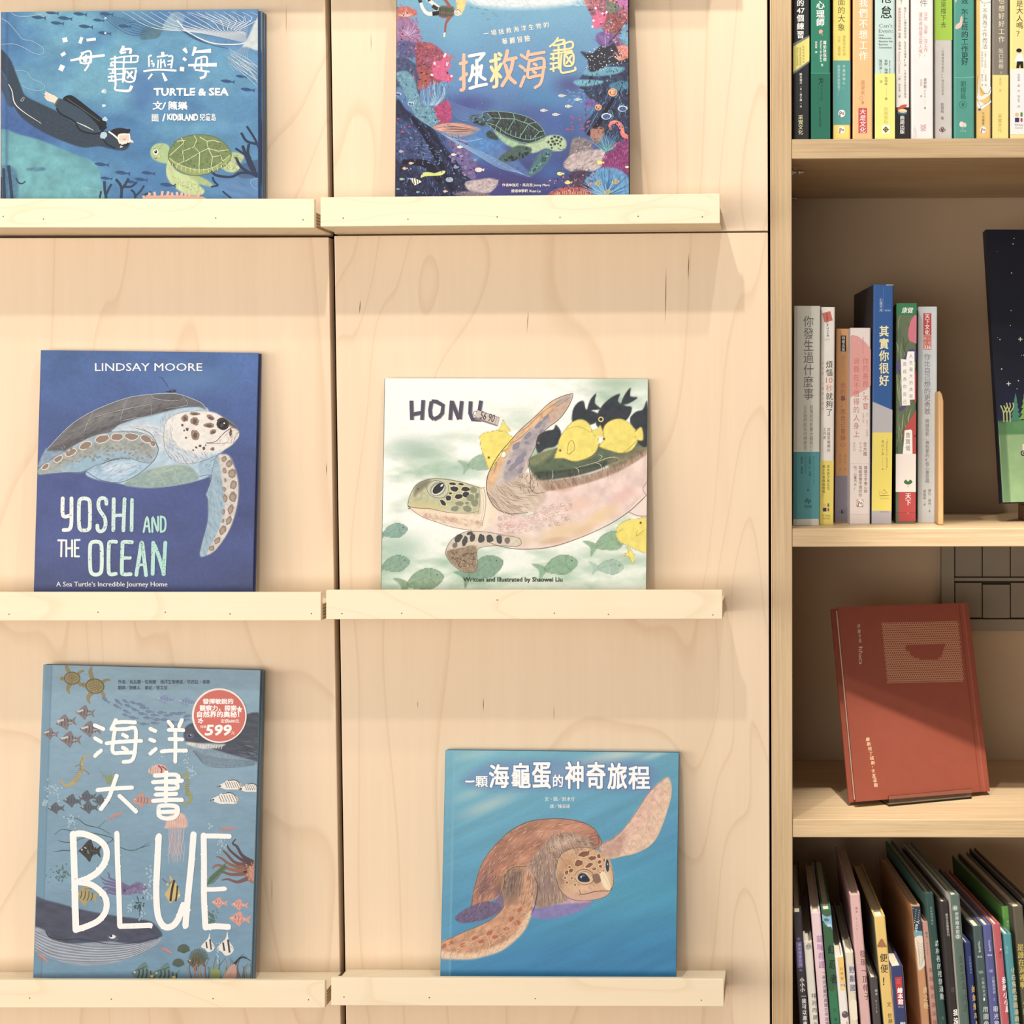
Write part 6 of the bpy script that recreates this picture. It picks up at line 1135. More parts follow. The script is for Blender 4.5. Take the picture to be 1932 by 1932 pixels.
nfish([(1750, 350), (1790, 310), (1835, 295), (1866, 245), (1870, 530), (1800, 520), (1790, 440), (1755, 400)]); nfish([(1112, 540), (1130, 470), (1180, 440), (1230, 430), (1250, 398), (1285, 460), (1250, 540), (1180, 560), (1130, 590)])
yfish([(734, 480), (760, 455), (830, 440), (885, 430), (940, 470), (960, 490), (930, 540), (890, 600), (850, 640), (815, 700), (790, 690), (770, 630), (745, 560)], [(860, 440), (880, 400), (892, 366), (910, 400), (942, 440), (900, 444)])
yfish([(1238, 625), (1258, 560), (1270, 500), (1310, 430), (1360, 380), (1420, 362), (1470, 390), (1495, 440), (1530, 480), (1535, 540), (1500, 600), (1430, 635), (1370, 646), (1300, 625)], [(1485, 440), (1530, 425), (1548, 402), (1566, 470), (1520, 480)])
yfish([(1540, 545), (1568, 500), (1570, 420), (1610, 375), (1680, 358), (1740, 385), (1780, 430), (1796, 480), (1790, 530), (1750, 575), (1680, 590), (1620, 575)], [(1780, 450), (1825, 415), (1836, 500), (1790, 495)])
yfish([(1652, 1140), (1670, 1080), (1730, 1042), (1790, 1034), (1870, 1040), (1870, 1250), (1800, 1245), (1740, 1215), (1680, 1190)], [(1720, 1215), (1735, 1260), (1690, 1275), (1740, 1290), (1768, 1336), (1780, 1290), (1750, 1240)])
A.finish('cover_illustration', f4)
DK = (52, 50, 56)
sc_ = [(550, 797, 24, 9, 5), (608, 800, 18, 8, 10), (562, 832, 28, 18, 5), (638, 834, 30, 15, 3), (536, 862, 11, 7, 0), (592, 884, 28, 17, -8), (640, 870, 24, 20, 0), (522, 893, 20, 18, 40), (486, 926, 24, 14, 50)]
for x, y, a, b, g in sc_: A.dot(x, y, a+6, b+6, (222, 214, 150), g, jit=0.1)
for x, y, a, b, g in sc_: A.dot(x, y, a, b, (44, 48, 66), g, jit=0.13)
for x, y, a, b, g in [(692, 838, 26, 20, 20), (672, 890, 26, 22, -30), (700, 925, 24, 24, 60), (598, 930, 28, 16, 0), (648, 928, 14, 10, 0), (566, 965, 28, 18, 0), (650, 965, 30, 20, 10), (715, 880, 14, 22, 10)]: A.dot(x, y, a, b, (134, 140, 106), g, jit=0.14)
A.dot(452, 832, 72, 62, (196, 200, 170), -20); A.dot(452, 832, 58, 46, (150, 154, 128), -30); A.dot(452, 834, 50, 34, (222, 220, 196), -38); A.dot(455, 828, 48, 27, (40, 40, 46), -42); A.dot(478, 808, 12, 6, (240, 240, 240), -42); A.dot(318, 832, 8, 4, (80, 70, 60))
for P in ([(370, 800), (385, 855), (420, 885), (480, 892), (520, 860), (522, 800)], [(395, 790), (440, 775), (500, 790)]): A.line(P, (2, 4, 2), (92, 92, 72))
A.line([(248, 950), (330, 962), (400, 965), (520, 990), (640, 995), (720, 985)], (5, 3.5, 2), (120, 84, 56)); A.line([(250, 945), (264, 960), (250, 966)], 5, (70, 56, 46))
A.line([(248, 940), (262, 880), (300, 812), (360, 776), (440, 762), (560, 775), (660, 800), (735, 825), (770, 822)], (3, 4, 3), (84, 76, 60)); A.line([(262, 962), (300, 990), (350, 1022), (440, 1055), (560, 1092), (680, 1112)], (3, 3.5, 3), (140, 96, 72))
for k in range(130):
    R_ = random.Random(k+5); x = R_.uniform(340, 760); y = 1005+(x-340)*0.16+R_.uniform(0, 45)-20
    if y < 1105: A.line([(x+9*math.cos(a), y+7*math.sin(a)) for a in np.linspace(0, 5.2, 7)], 1.3, (206, 150, 120))
for k in range(170):
    R_ = random.Random(k+500); x = R_.uniform(860, 1350); y = R_.uniform(980, 1120)-(x-860)*0.22+40; r = R_.uniform(7, 16); A.line([(x+r*math.cos(a), y+r*0.8*math.sin(a)) for a in np.linspace(0, 5.4, 7)], 1.3, (210, 160, 140))
A.line([(735, 825), (758, 900), (752, 1000), (728, 1080)], 4, (232, 210, 170)); A.line([(762, 830), (775, 900), (768, 990), (748, 1080)], 2.4, (150, 120, 92)); A.line([(728, 830), (736, 900), (722, 1000)], 2.2, (150, 120, 92))
A.line([(1060, 690), (1062, 640), (1095, 580), (1130, 500), (1180, 430), (1270, 360), (1330, 280), (1362, 205), (1345, 190), (1220, 240), (1100, 350), (1000, 440), (930, 520), (870, 590), (820, 670), (786, 750), (780, 830), (800, 900), (850, 965), (940, 1000), (1060, 990)], (2.5, 4, 3, 5, 3), (90, 68, 56))
for (x, y, a, b, g) in ((1000, 640, 40, 22, -50), (980, 540, 34, 18, -50), (1060, 470, 32, 16, -45), (1030, 600, 26, 16, -50), (960, 680, 40, 16, -45), (1130, 400, 32, 13, -45), (1150, 440, 20, 9, -45), (1010, 705, 26, 12, -50), (930, 650, 18, 10, -50), (1050, 520, 16, 10, 0), (1180, 350, 30, 10, -45)): A.dot(x, y, a, b, (138, 132, 150), g, jit=0.2)
for P in ([(860, 610), (880, 580), (930, 560)], [(830, 670), (850, 650), (830, 720)], [(1000, 445), (1060, 410), (1150, 320), (1290, 225)], [(940, 520), (990, 500), (1080, 420)], [(1150, 320), (1160, 350), (1230, 300)], [(1230, 260), (1260, 270), (1340, 215)]): A.line(P, (2, 3, 2), (176, 110, 70))
A.dot(896, 600, 15, 22, (250, 244, 232), 30); A.line([(896+16*math.cos(a), 600+22*math.sin(a)) for a in np.linspace(0, 6.3, 14)], 2, (150, 110, 80))
A.fur([(790, 830), (900, 800), (1000, 780), (1100, 850), (1060, 960), (900, 990), (830, 940)], 120, 110, 1.8, [(120, 88, 66), (170, 130, 100), (240, 220, 196)], lambda x, y: 60-(x-790)*0.22, 12, jit=10)
A.fur([(1000, 720), (1090, 730), (1100, 840), (1010, 850)], 70, 34, 1.6, [(80, 64, 52), (140, 116, 92)], 120, 13, jit=40)
A.fur([(1120, 730), (1400, 700), (1650, 630), (1600, 680), (1400, 740), (1130, 775)], 100, 40, 1.6, [(40, 46, 38), (90, 96, 70)], 80, 14)
A.fur([(1130, 790), (1500, 735), (1840, 570), (1700, 690), (1450, 790), (1200, 840)], 260, 46, 1.4, [(150, 108, 84), (206, 176, 150), (120, 86, 66)], 75, 15)
for P in ([(1225, 705), (1228, 745), (1215, 775)], [(1375, 685), (1400, 705), (1405, 735)], [(1515, 655), (1545, 665), (1560, 690)], [(1380, 690), (1510, 655), (1600, 622), (1660, 620), (1680, 640)], [(1535, 600), (1560, 612), (1540, 640)], [(1640, 610), (1650, 640)]): A.line(P, (1.5, 4, 1.5), (216, 210, 176))
A.line([(1070, 640), (1066, 690), (1080, 760), (1075, 820), (1110, 860), (1180, 852)], (2, 4, 2), (84, 64, 54)); A.line([(780, 1185), (860, 1215), (1000, 1238), (1200, 1226), (1400, 1165), (1600, 1075), (1740, 985), (1865, 870)], (3, 5, 4, 5), (140, 92, 66)); A.line([(1735, 985), (1800, 1012), (1865, 1014)], 3, (120, 90, 80)); A.line([(1865, 780), (1835, 830), (1862, 880)], 3, (160, 120, 120))
for k in range(5): A.line([(1440+k*30, 860+k*8), (1470+k*26, 910), (1540+k*20, 940-k*10)], (1, 2.5, 1), (236, 224, 210))
# lower flipper cells and mottling
for x, y, a, b, g in [(590, 1165, 22, 34, 40), (632, 1185, 17, 34, 15), (684, 1160, 18, 30, 0), (744, 1165, 22, 28, 10), (802, 1168, 24, 26, 0), (866, 1172, 20, 28, -10), (920, 1180, 18, 22, 0), (665, 1130, 22, 10, -20), (566, 1210, 16, 20, 40)]: A.dot(x, y, a, b, (70, 70, 72) if x < 890 and x > 575 else (120, 110, 98), g, jit=0.15)
for k in range(70):
    R_ = random.Random(k+90); x = R_.uniform(535, 700); y = R_.uniform(1250, 1370)
    if (x-520)*0.9+1240 > y-60: A.line([(x, y), (x+R_.uniform(-14, 14), y+R_.uniform(-12, 12)), (x+R_.uniform(-18, 18), y+R_.uniform(-12, 12))], 3.2, R_.choice([(112, 88, 66), (184, 158, 126), (96, 74, 56)]))
A.line(LF[:1]+LF[1:]+LF[:1], 2.4, (110, 90, 74), closed=False)
# fish details
for x, y in ((795, 620), (1277, 572), (1573, 494), (1820, 1060)): A.dot(x, y, 9, 10, (196, 150, 80)); A.dot(x, y, 5, 6, (96, 50, 40))
A.dot(1552, 362, 19, 19, (220, 200, 110)); A.dot(1552, 362, 11, 11, (40, 44, 52)); A.dot(1131, 522, 7, 8, (150, 150, 130)); A.dot(1131, 522, 3.5, 4, (30, 34, 44))
A.line([(1322, 590), (1335, 520), (1362, 508), (1374, 560), (1340, 595), (1322, 590)], 3, (190, 140, 60)); A.line([(1400, 640), (1500, 615), (1545, 520)], 2.4, (170, 150, 70)); A.line([(1310, 430), (1400, 410), (1480, 450)], 2, (190, 170, 80)); A.line([(1600, 570), (1700, 585), (1790, 510)], 2.2, (170, 150, 70)); A.line([(1800, 1110), (1790, 1150), (1840, 1110)], 2.4, (190, 150, 60)); A.line([(1700, 1100), (1660, 1130)], 2, (180, 150, 70))
A.flush('printed_details', f4)
PU = (78, 74, 92)
for P in ([(272, 236), (276, 366)], [(352, 232), (344, 366)], [(276, 330), (346, 316)], [(408, 240), (398, 300), (402, 340), (424, 362)], [(408, 240), (440, 242), (486, 268), (480, 320), (460, 344), (424, 362)], [(545, 236), (534, 366)], [(545, 240), (594, 362)], [(612, 238), (600, 362)], [(672, 240), (668, 320), (684, 362), (738, 366), (724, 340)], [(742, 236), (726, 340)]):
    A.line([(x+2, y+1) for x, y in P], 30, (150, 136, 146), sm=False); 
for P in ([(272, 236), (276, 366)], [(352, 232), (344, 366)], [(276, 330), (346, 316)], [(408, 240), (398, 300), (402, 340), (424, 362)], [(408, 240), (440, 242), (486, 268), (480, 320), (460, 344), (424, 362)], [(545, 236), (534, 366)], [(545, 240), (594, 362)], [(612, 238), (600, 362)], [(672, 240), (668, 320), (684, 362), (738, 366), (724, 340)], [(742, 236), (726, 340)]):
    A.line(P, (24, 26, 23), PU, sm=False)
A.shape([(718, 298), (866, 350), (856, 404), (700, 346)], (206, 190, 182), sm=False); A.shape([(700, 346), (856, 404), (850, 408), (702, 362)], (140, 126, 130), sm=False); A.line([(718, 298), (866, 350), (856, 404), (700, 346), (718, 298)], 3, (110, 96, 100), sm=False)
A.line([(700, 340), (690, 322), (704, 305), (718, 312)], 4, (120, 104, 110)); A.line([(850, 348), (836, 396)], 3, (150, 130, 130)); A.text('56 90', 738, 318, 836, 372, (84, 64, 66), 0.02, rot=16)
A.text('Written and Illustrated by Shaowei Liu', 624, 1428, 1292, 1466, (48, 58, 44), 0.035)
A.flush('title_lettering', f4)
# ================================================================ display book: loggerhead swimming in turquoise water (lower right)
c6 = (810, 1390, 3.864)
r6, f6, w6, h6, _ = cover_book('turquoise square picture book with a brown swimming turtle, lower right ledge', [(842.5, 1414.5), (1279.5, 1415.5), (1276, 1841), (830.5, 1841)], -0.0395, 0.010, '3R', (72, 160, 196), (60, 140, 180), hinge=0.0105, group=GB)
A = Art(r6, w6, h6, c6, step=0.00105, base=(70, 160, 200))
def bgf(X, Y, C):
    d = (Y*0.9+X*0.25)/1700; t = np.clip(d, 0, 1)[..., None]; c = np.array([112, 190, 208])*(1-t)+np.array([38, 132, 192])*t
    mid = np.clip(1-np.abs(Y-1150)/420, 0, 1)[..., None]*np.clip((X-300)/900, 0, 1)[..., None]*0.6; c = c*(1-mid)+np.array([62, 172, 204])*mid
    a = math.radians(-24); xx = X*math.cos(a)+Y*math.sin(a); yy = -X*math.sin(a)+Y*math.cos(a); n = fbm(xx/420, yy/52, 41, 4); g = fbm(X/9, Y/9, 42, 2)
    return c/255*(0.93+0.15*n)[..., None]*(0.975+0.05*g)[..., None]
A.texture(bgf)
for (x, y, rx, ry, a, g) in ((1300, 160, 720, 90, 0.75, -17), (430, 500, 360, 80, 0.6, -22), (1100, 210, 420, 70, 0.5, -14), (1650, 130, 240, 40, 0.6, -20), (300, 420, 240, 60, 0.4, -20), (330, 130, 260, 60, 0.35, -10)): A.glow(x, y, rx, ry, (196, 216, 208), a, g)
A.fill([(120, 95), (185, 95), (150, 1745), (70, 1745)], (92, 170, 204), 0.35, sm=False, soft=6); A.brush([(182, 95), (150, 1745)], 10, (120, 190, 214), 0.5, soft=6)
for k in range(7): A.glow(650-(k % 3)*50, 330-(k % 2)*10, 120, 20, (190, 214, 214), 0.0)
# title halo
A.fill([(245, 300), (430, 190), (640, 170), (900, 170), (1300, 170), (1620, 200), (1625, 400), (1300, 392), (900, 388), (640, 388), (420, 385), (250, 350)], (96, 140, 196), 0.75, soft=34)
SH = [(305, 1240), (320, 1140), (370, 960), (430, 850), (520, 750), (600, 680), (720, 620), (850, 600), (1000, 600), (1120, 625), (1200, 670), (1240, 730), (1250, 790), (1100, 860), (900, 900), (700, 950), (560, 1050), (520, 1150), (420, 1210), (330, 1240)]
A.fill(SH, (188, 122, 92), 1, soft=4, tex=0.28, ts=60, tstr=(-35, 3))
for (x, y, rx, ry, g, c, a) in ((700, 880, 130, 60, -30, (236, 168, 118), 0.9), (640, 760, 120, 40, -25, (222, 150, 116), 0.8), (850, 720, 150, 50, -10, (226, 160, 124), 0.8), (1060, 660, 120, 40, 5, (216, 140, 110), 0.9), (480, 900, 60, 110, 15, (150, 96, 84), 0.7), (400, 1080, 70, 130, 10, (112, 76, 86), 0.8), (560, 980, 90, 70, 0, (206, 128, 92), 0.7), (760, 820, 110, 40, -30, (162, 92, 66), 0.6), (1180, 740, 70, 60, 20, (160, 96, 80), 0.8), (520, 1130, 60, 70, 0, (100, 70, 80), 0.6)): A.glow(x, y, rx, ry, c, a, g, 0.6)
A.fill([(400, 900), (520, 770), (700, 690), (860, 760), (740, 920), (620, 940), (520, 960), (420, 1090), (340, 1160), (360, 1000)], (170, 102, 80), 0.35, soft=30, tex=0.4, ts=40, tstr=(-40, 3))
A.fill([(740, 1310), (760, 1240), (900, 1220), (1180, 1200), (1120, 1260), (980, 1310), (850, 1330)], (136, 120, 190), 0.95, soft=6, tex=0.12)
A.fill([(480, 1200), (540, 1120), (560, 1260), (500, 1290), (440, 1250)], (126, 100, 142), 0.9, soft=8)
A.fill([(740, 1240), (780, 1100), (1000, 1160), (1180, 1200), (900, 1225)], (206, 168, 178), 1, soft=8, tex=0.12)
A.fill([(186, 1320), (240, 1270), (340, 1220), (430, 1200), (520, 1230), (490, 1290), (380, 1340), (260, 1358), (215, 1352)], (104, 88, 132), 1, soft=3, tex=0.25, ts=14)
NK = [(700, 960), (740, 900), (850, 760), (930, 710), (1040, 700), (1140, 730), (1200, 800), (1000, 860), (930, 960), (930, 1060), (1010, 1180), (900, 1225), (780, 1240), (740, 1120)]
A.fill(NK, (166, 132, 112), 1, soft=6, tex=0.24, ts=20, tstr=(70, 4)); A.glow(960, 780, 150, 70, (226, 196, 164), 0.8, -20); A.glow(850, 1080, 80, 120, (150, 116, 120), 0.7)
RFL = [(1245, 790), (1330, 750), (1400, 690), (1480, 590), (1540, 500), (1600, 410), (1670, 340), (1730, 295), (1760, 330), (1764, 420), (1740, 520), (1700, 640), (1660, 730), (1600, 800), (1500, 850), (1400, 872), (1320, 890), (1260, 840)]
A.fill(RFL, (236, 196, 164), 1, soft=3, tex=0.12, ts=20); A.fill([(1245, 790), (1330, 752), (1400, 700), (1440, 740), (1400, 830), (1320, 880), (1260, 840)], (196, 146, 130), 0.8, soft=24, tex=0.2); A.fill([(1430, 680), (1560, 480), (1680, 340), (1650, 480), (1560, 620), (1480, 720)], (232, 176, 158), 0.6, soft=20, tex=0.2)
LFL = [(525, 1110), (535, 1020), (580, 960), (650, 935), (710, 950), (760, 1010), (775, 1090), (760, 1180), (740, 1290), (700, 1400), (620, 1490), (520, 1560), (400, 1600), (280, 1622), (150, 1615), (80, 1612), (84, 1500), (150, 1470), (260, 1420), (380, 1370), (480, 1310), (545, 1230)]
A.fill(LFL, (214, 152, 112), 1, soft=4, tex=0.2, ts=24, tstr=(-40, 2)); A.glow(600, 1090, 100, 170, (110, 86, 76), 0.95, 10, 0.7); A.glow(640, 1000, 90, 70, (134, 104, 88), 0.8); A.fill([(84, 1560), (260, 1580), (450, 1540), (620, 1440), (720, 1280), (745, 1290), (700, 1400), (620, 1490), (520, 1562), (400, 1602), (280, 1624), (84, 1614)], (244, 206, 166), 0.9, soft=10, tex=0.1)
HD = [(925, 960), (945, 880), (1000, 830), (1090, 806), (1180, 810), (1260, 840), (1310, 890), (1335, 960), (1344, 1040), (1330, 1110), (1290, 1160), (1220, 1185), (1100, 1195), (1010, 1170), (950, 1110), (925, 1030)]
A.fill(HD, (216, 168, 124), 1, soft=3, tex=0.10, ts=22); A.glow(1290, 1040, 70, 120, (244, 216, 170), 0.9); A.glow(1120, 1110, 160, 60, (240, 190, 152), 0.9); A.glow(1010, 930, 90, 90, (196, 132, 84), 0.7); A.glow(960, 1040, 50, 110, (150, 106, 84), 0.7); A.fill([(1000, 1130), (1100, 1150), (1300, 1125), (1290, 1160), (1200, 1188), (1100, 1197), (1020, 1175)], (226, 170, 150), 0.8, soft=8)
A.finish('cover_illustration', f6)
# drawn strokes
A.fur(SH, 420, 60, 2.6, [(148, 84, 60), (232, 176, 136), (120, 66, 54), (208, 132, 96), (244, 200, 160)], lambda x, y: -60+(x-300)*0.06, 20, jit=22)
A.fur([(330, 1230), (380, 1000), (450, 900), (520, 1000), (500, 1150), (420, 1210)], 160, 60, 2.2, [(86, 60, 70), (130, 86, 90), (170, 110, 90)], -65, 21)
A.fur(NK, 420, 70, 2.0, [(104, 78, 66), (216, 186, 158), (140, 108, 92), (92, 72, 66), (234, 210, 184)], lambda x, y: 100-(x-700)*0.12+(y-700)*0.02, 22, jit=12)
A.fur([(535, 1110), (560, 980), (650, 940), (740, 1000), (770, 1100), (740, 1260), (640, 1180)], 260, 60, 2.0, [(78, 62, 56), (180, 140, 112), (216, 180, 146), (96, 74, 64)], lambda x, y: 95+(y-950)*0.05, 23, jit=12)
A.fur([(560, 1240), (740, 1200), (690, 1400), (540, 1540), (300, 1610), (90, 1600), (100, 1500), (400, 1380)], 240, 40, 2.4, [(188, 104, 72), (240, 196, 154), (170, 96, 70)], -35, 24, jit=25)
A.fur(RFL, 260, 36, 1.8, [(214, 150, 128), (250, 222, 196), (226, 170, 150)], -58, 25, jit=25)
A.fur(HD, 260, 32, 1.6, [(176, 118, 80), (240, 206, 164), (190, 134, 96)], lambda x, y: 60, 26, jit=40)
A.fur([(200, 1320), (340, 1230), (500, 1230), (380, 1330), (250, 1350)], 90, 26, 2, [(70, 60, 104), (146, 128, 164)], -20, 27)
LN = (96, 60, 50)
for x, y, a, b, g in [(1130, 855, 42, 20, -12), (1188, 885, 28, 16, -10), (1090, 922, 30, 24, -30), (1165, 938, 30, 15, -30), (1235, 872, 13, 16, 0), (1240, 912, 14, 14, 0), (1200, 962, 18, 11, -20), (1034, 975, 18, 14, -40), (1248, 945, 11, 10, 0), (1000, 990, 12, 16, 20), (1002, 1062, 9, 8, 0), (1038, 1030, 8, 8, 0), (1062, 1080, 9, 6, 0), (1022, 950, 10, 8, 0), (990, 1030, 8, 8, 0), (1245, 990, 6, 5, 0), (1268, 975, 6, 5, 0), (1090, 1080, 6, 5, 0), (1276, 900, 8, 12, 10)]: A.dot(x, y, a+5, b+5, (236, 196, 146), g, jit=0.12); A.dot(x, y, a, b, (138, 80, 54), g, jit=0.16)
for P in ([(1060, 900), (1110, 890), (1140, 905), (1200, 912), (1260, 890)], [(1110, 890), (1090, 870)], [(1140, 905), (1130, 950), (1150, 965)], [(1060, 940), (1040, 900)], [(1200, 912), (1215, 945), (1240, 965)], [(1215, 945), (1180, 975)]): A.line(P, 2.4, (240, 206, 158))
A.dot(1130, 1028, 66, 50, (226, 186, 140), 10, jit=0.04); A.line([(1058, 1010), (1090, 975), (1140, 968), (1185, 990), (1200, 1030), (1185, 1062), (1130, 1078), (1085, 1060), (1062, 1030)], (3, 4, 3), (120, 78, 56)); A.line([(1075, 1012), (1100, 990), (1150, 985), (1185, 1015)], 3, (110, 70, 52))
A.shape([(1082, 1022), (1098, 998), (1130, 996), (1158, 1020), (1170, 1048), (1150, 1060), (1110, 1058), (1088, 1045)], (34, 42, 70)); A.dot(1108, 1022, 7, 9, (190, 210, 226)); A.dot(1130, 1032, 20, 20, (26, 32, 56)); A.dot(1124, 1012, 10, 6, (90, 110, 150), 20)
A.shape([(1290, 900), (1302, 898), (1310, 930), (1308, 975), (1296, 982), (1286, 950)], (40, 50, 84)); A.line([(1282, 890), (1280, 940), (1296, 990), (1312, 980)], 4, (236, 206, 166)); A.dot(1300, 930, 4, 8, (170, 190, 210))
A.shape([(1190, 1010), (1230, 1000), (1250, 1050), (1215, 1070), (1196, 1045)], (140, 100, 80)); A.shape([(1245, 1000), (1280, 990), (1320, 1080), (1322, 1112), (1300, 1120), (1265, 1080)], (246, 222, 180)); A.line([(1262, 1000), (1292, 1050), (1322, 1110)], 2, (206, 170, 130))
A.line([(1094, 1148), (1140, 1146), (1200, 1130), (1260, 1124), (1312, 1122), (1330, 1100)], (3, 5, 4, 3), LN); A.line([(1090, 1110), (1100, 1140), (1094, 1150)], 3, LN)
A.line([(1330, 960), (1344, 1040), (1330, 1110), (1290, 1160), (1220, 1186), (1100, 1197), (1010, 1172), (950, 1112), (925, 1030)], (3, 3, 4), (120, 84, 70)); A.line([(925, 960), (945, 880), (1000, 830), (1090, 806), (1180, 810), (1260, 842)], 2.5, (110, 78, 62))
A.line(SH[:14], (2, 4, 3), (110, 66, 60)); A.line([(1250, 790), (1330, 750), (1400, 690), (1480, 590), (1600, 410), (1730, 295)], 2.4, (170, 110, 90)); A.line([(1730, 295), (1762, 340), (1764, 420), (1740, 520), (1700, 640), (1660, 730), (1600, 800), (1500, 850), (1400, 872), (1320, 888)], (3, 4, 3), (214, 190, 150))
A.line([(1200, 690), (1235, 740), (1225, 790), (1160, 770)], (2, 4, 2), (90, 60, 50)); A.line([(720, 625), (700, 640), (600, 690)], 3, (230, 180, 140)); A.line([(540, 1100), (560, 1000), (620, 950), (700, 945)], 3, (70, 54, 50)); A.line([(770, 1020), (790, 1100), (770, 1230), (740, 1300)], (4, 6, 3), (80, 60, 60)); A.line([(545, 1235), (480, 1310), (380, 1370), (260, 1420), (84, 1500)], (4, 3), (120, 80, 80))
for k in range(13):
    t = k/12; x = 100+t*600; y = 1600-(max(0, t-0.35)/0.65)**1.8*230; A.line([(x, y+12), (x+8+t*20, y-18), (x+26, y-44)], 2.0, (190, 130, 100))
for k in range(10):
    t = k/9; x = 1340+t*400; y = 872-t**2.2*440; A.line([(x, y), (x-12, y-28), (x-34, y-44)], 1.8, (206, 156, 130))
for (x, y) in ((108, 1524), (160, 1505), (240, 1520), (330, 1470), (380, 1490), (440, 1430), (480, 1460), (560, 1400), (600, 1330), (640, 1360), (660, 1260)): A.dot(x, y, 20, 15, (190, 100, 66), -30, jit=0.3)
for P in ([(130, 1500), (200, 1540), (190, 1600)], [(200, 1540), (300, 1500), (320, 1560), (300, 1610)], [(300, 1500), (410, 1450), (440, 1520), (420, 1580)], [(440, 1520), (540, 1440), (580, 1480)], [(540, 1440), (610, 1340), (660, 1400)], [(610, 1340), (690, 1280), (720, 1300)]): A.line(P, 2.6, (246, 206, 160))
A.flush('printed_details', f6)
# title
def halo(t, x0, y0, x1, y1, b):
    A.text(t, x0, y0, x1, y1, (84, 120, 180), b*2.2, em=True); A.text(t, x0, y0, x1, y1, (252, 252, 250), b, em=True)
A.line([(258, 326), (300, 326), (332, 324)], 20, (84, 120, 180)); A.line([(262, 326), (300, 327), (330, 324)], 13, (252, 252, 250))
for t, x0, y0, x1, y1 in (('顆', 336, 280, 428, 368), ('海', 432, 196, 584, 380), ('龜', 594, 184, 742, 382), ('蛋', 748, 172, 890, 382), ('的', 896, 274, 980, 370), ('神', 988, 176, 1132, 384), ('奇', 1142, 180, 1288, 384), ('旅', 1298, 186, 1444, 388), ('程', 1450, 206, 1612, 388)): halo(t, x0, y0, x1, y1, 0.03)
A.text('文・圖／鈴木守', 842, 438, 1062, 470, (240, 244, 246), 0.012); A.text('譯／陳采瑛', 880, 492, 1026, 522, (240, 244, 246), 0.012)
A.flush('title_lettering', f6)
# ================================================================ display book: tall blue book of sea creatures (lower left)
c5 = (40, 1230, 3.01875)
q5 = [(85, 1253.5), (489, 1254.5), (475.5, 1845), (61.3, 1844)]
r5, f5, w5, h5, _ = cover_book('tall light blue sea creature book with a round red price sticker, lower left ledge', q5, -0.0395, 0.010, '3L', (118, 160, 186), (100, 145, 178), hinge=0.0105, back=0.006, group=GB)
q5b = [(a+6 if i in (1, 2) else a+6, b+(2 if i < 2 else 0)) for i, (a, b) in enumerate(q5)]
rb5, fb5, wb5, hb5, _ = cover_book('second tall light blue book hidden behind the one with the red sticker', q5b, -0.0285, 0.0052, '3L', (110, 140, 166), (96, 130, 160), hinge=0.0, back=0.0, group=GB)
Ab = Art(rb5, wb5, hb5, c5, step=0.003, base=(104, 140, 168)); Ab.texture(lambda X, Y, C: C*(0.7+0.6*fbm(X/20, Y/30, 5))[..., None]); Ab.fill([(1290, 1280), (1370, 1280), (1360, 1860), (1290, 1860)], (84, 96, 96), 0.7, soft=10, tex=0.6, ts=14); Ab.finish('cover_illustration', fb5)
A = Art(r5, w5, h5, c5, step=0.00115, base=(118, 164, 194))
def bgf(X, Y, C):
    t = np.clip(Y/1800, 0, 1)[..., None]; c = np.array([128, 168, 192])*(1-t)+np.array([104, 150, 182])*t
    n = fbm(X/260, Y/120, 51, 4); m = fbm(X/40, Y/16, 52, 4); return c/255*(0.90+0.12*n+0.09*m)[..., None]
A.texture(bgf)
A.glow(1120, 600, 200, 400, (138, 176, 200), 0.4)
A.fill([(135, 70), (172, 72), (112, 1860), (60, 1860)], (92, 142, 172), 0.6, sm=False, soft=4); A.brush([(174, 72), (115, 1860)], 7, (84, 130, 160), 0.8, soft=3)
# whales
A.fill([(925, 465), (935, 430), (980, 402), (1100, 380), (1250, 362), (1370, 362), (1370, 620), (1300, 622), (1180, 590), (1060, 560), (950, 520), (928, 490)], (58, 68, 88), 1, soft=3, tex=0.25, ts=20, tstr=(10, 3))
A.fill([(945, 520), (1060, 545), (1180, 580), (1345, 625), (1345, 640), (1220, 655), (1120, 658), (1030, 630), (980, 580)], (120, 150, 172), 1, soft=3, tex=0.15, ts=10)
A.fill([(940, 512), (1020, 520), (1160, 525), (1120, 545), (1040, 552), (960, 535)], (206, 208, 208), 0.9, soft=3, tex=0.2)
A.fill([(60, 1400), (150, 1415), (350, 1468), (520, 1500), (700, 1525), (760, 1550), (800, 1600), (796, 1625), (740, 1655), (600, 1660), (520, 1650), (400, 1655), (250, 1660), (150, 1640), (130, 1600), (70, 1575)], (62, 70, 96), 1, soft=3, tex=0.22, ts=24, tstr=(10, 3))
A.fill([(66, 1570), (140, 1590), (180, 1640), (300, 1665), (480, 1650), (600, 1662), (740, 1655), (795, 1622), (780, 1660), (720, 1700), (620, 1745), (480, 1780), (330, 1785), (200, 1755), (66, 1690)], (146, 160, 178), 1, soft=3, tex=0.16, ts=10, tstr=(4, 6))
# jellyfish
A.fill([(822, 985), (835, 940), (880, 912), (925, 925), (945, 965), (940, 1000), (880, 1000), (822, 1004)], (232, 182, 162), 0.95, soft=3, tex=0.1)
A.fill([(845, 1000), (900, 1000), (915, 1080), (880, 1200), (850, 1150)], (206, 170, 170), 0.35, soft=8)
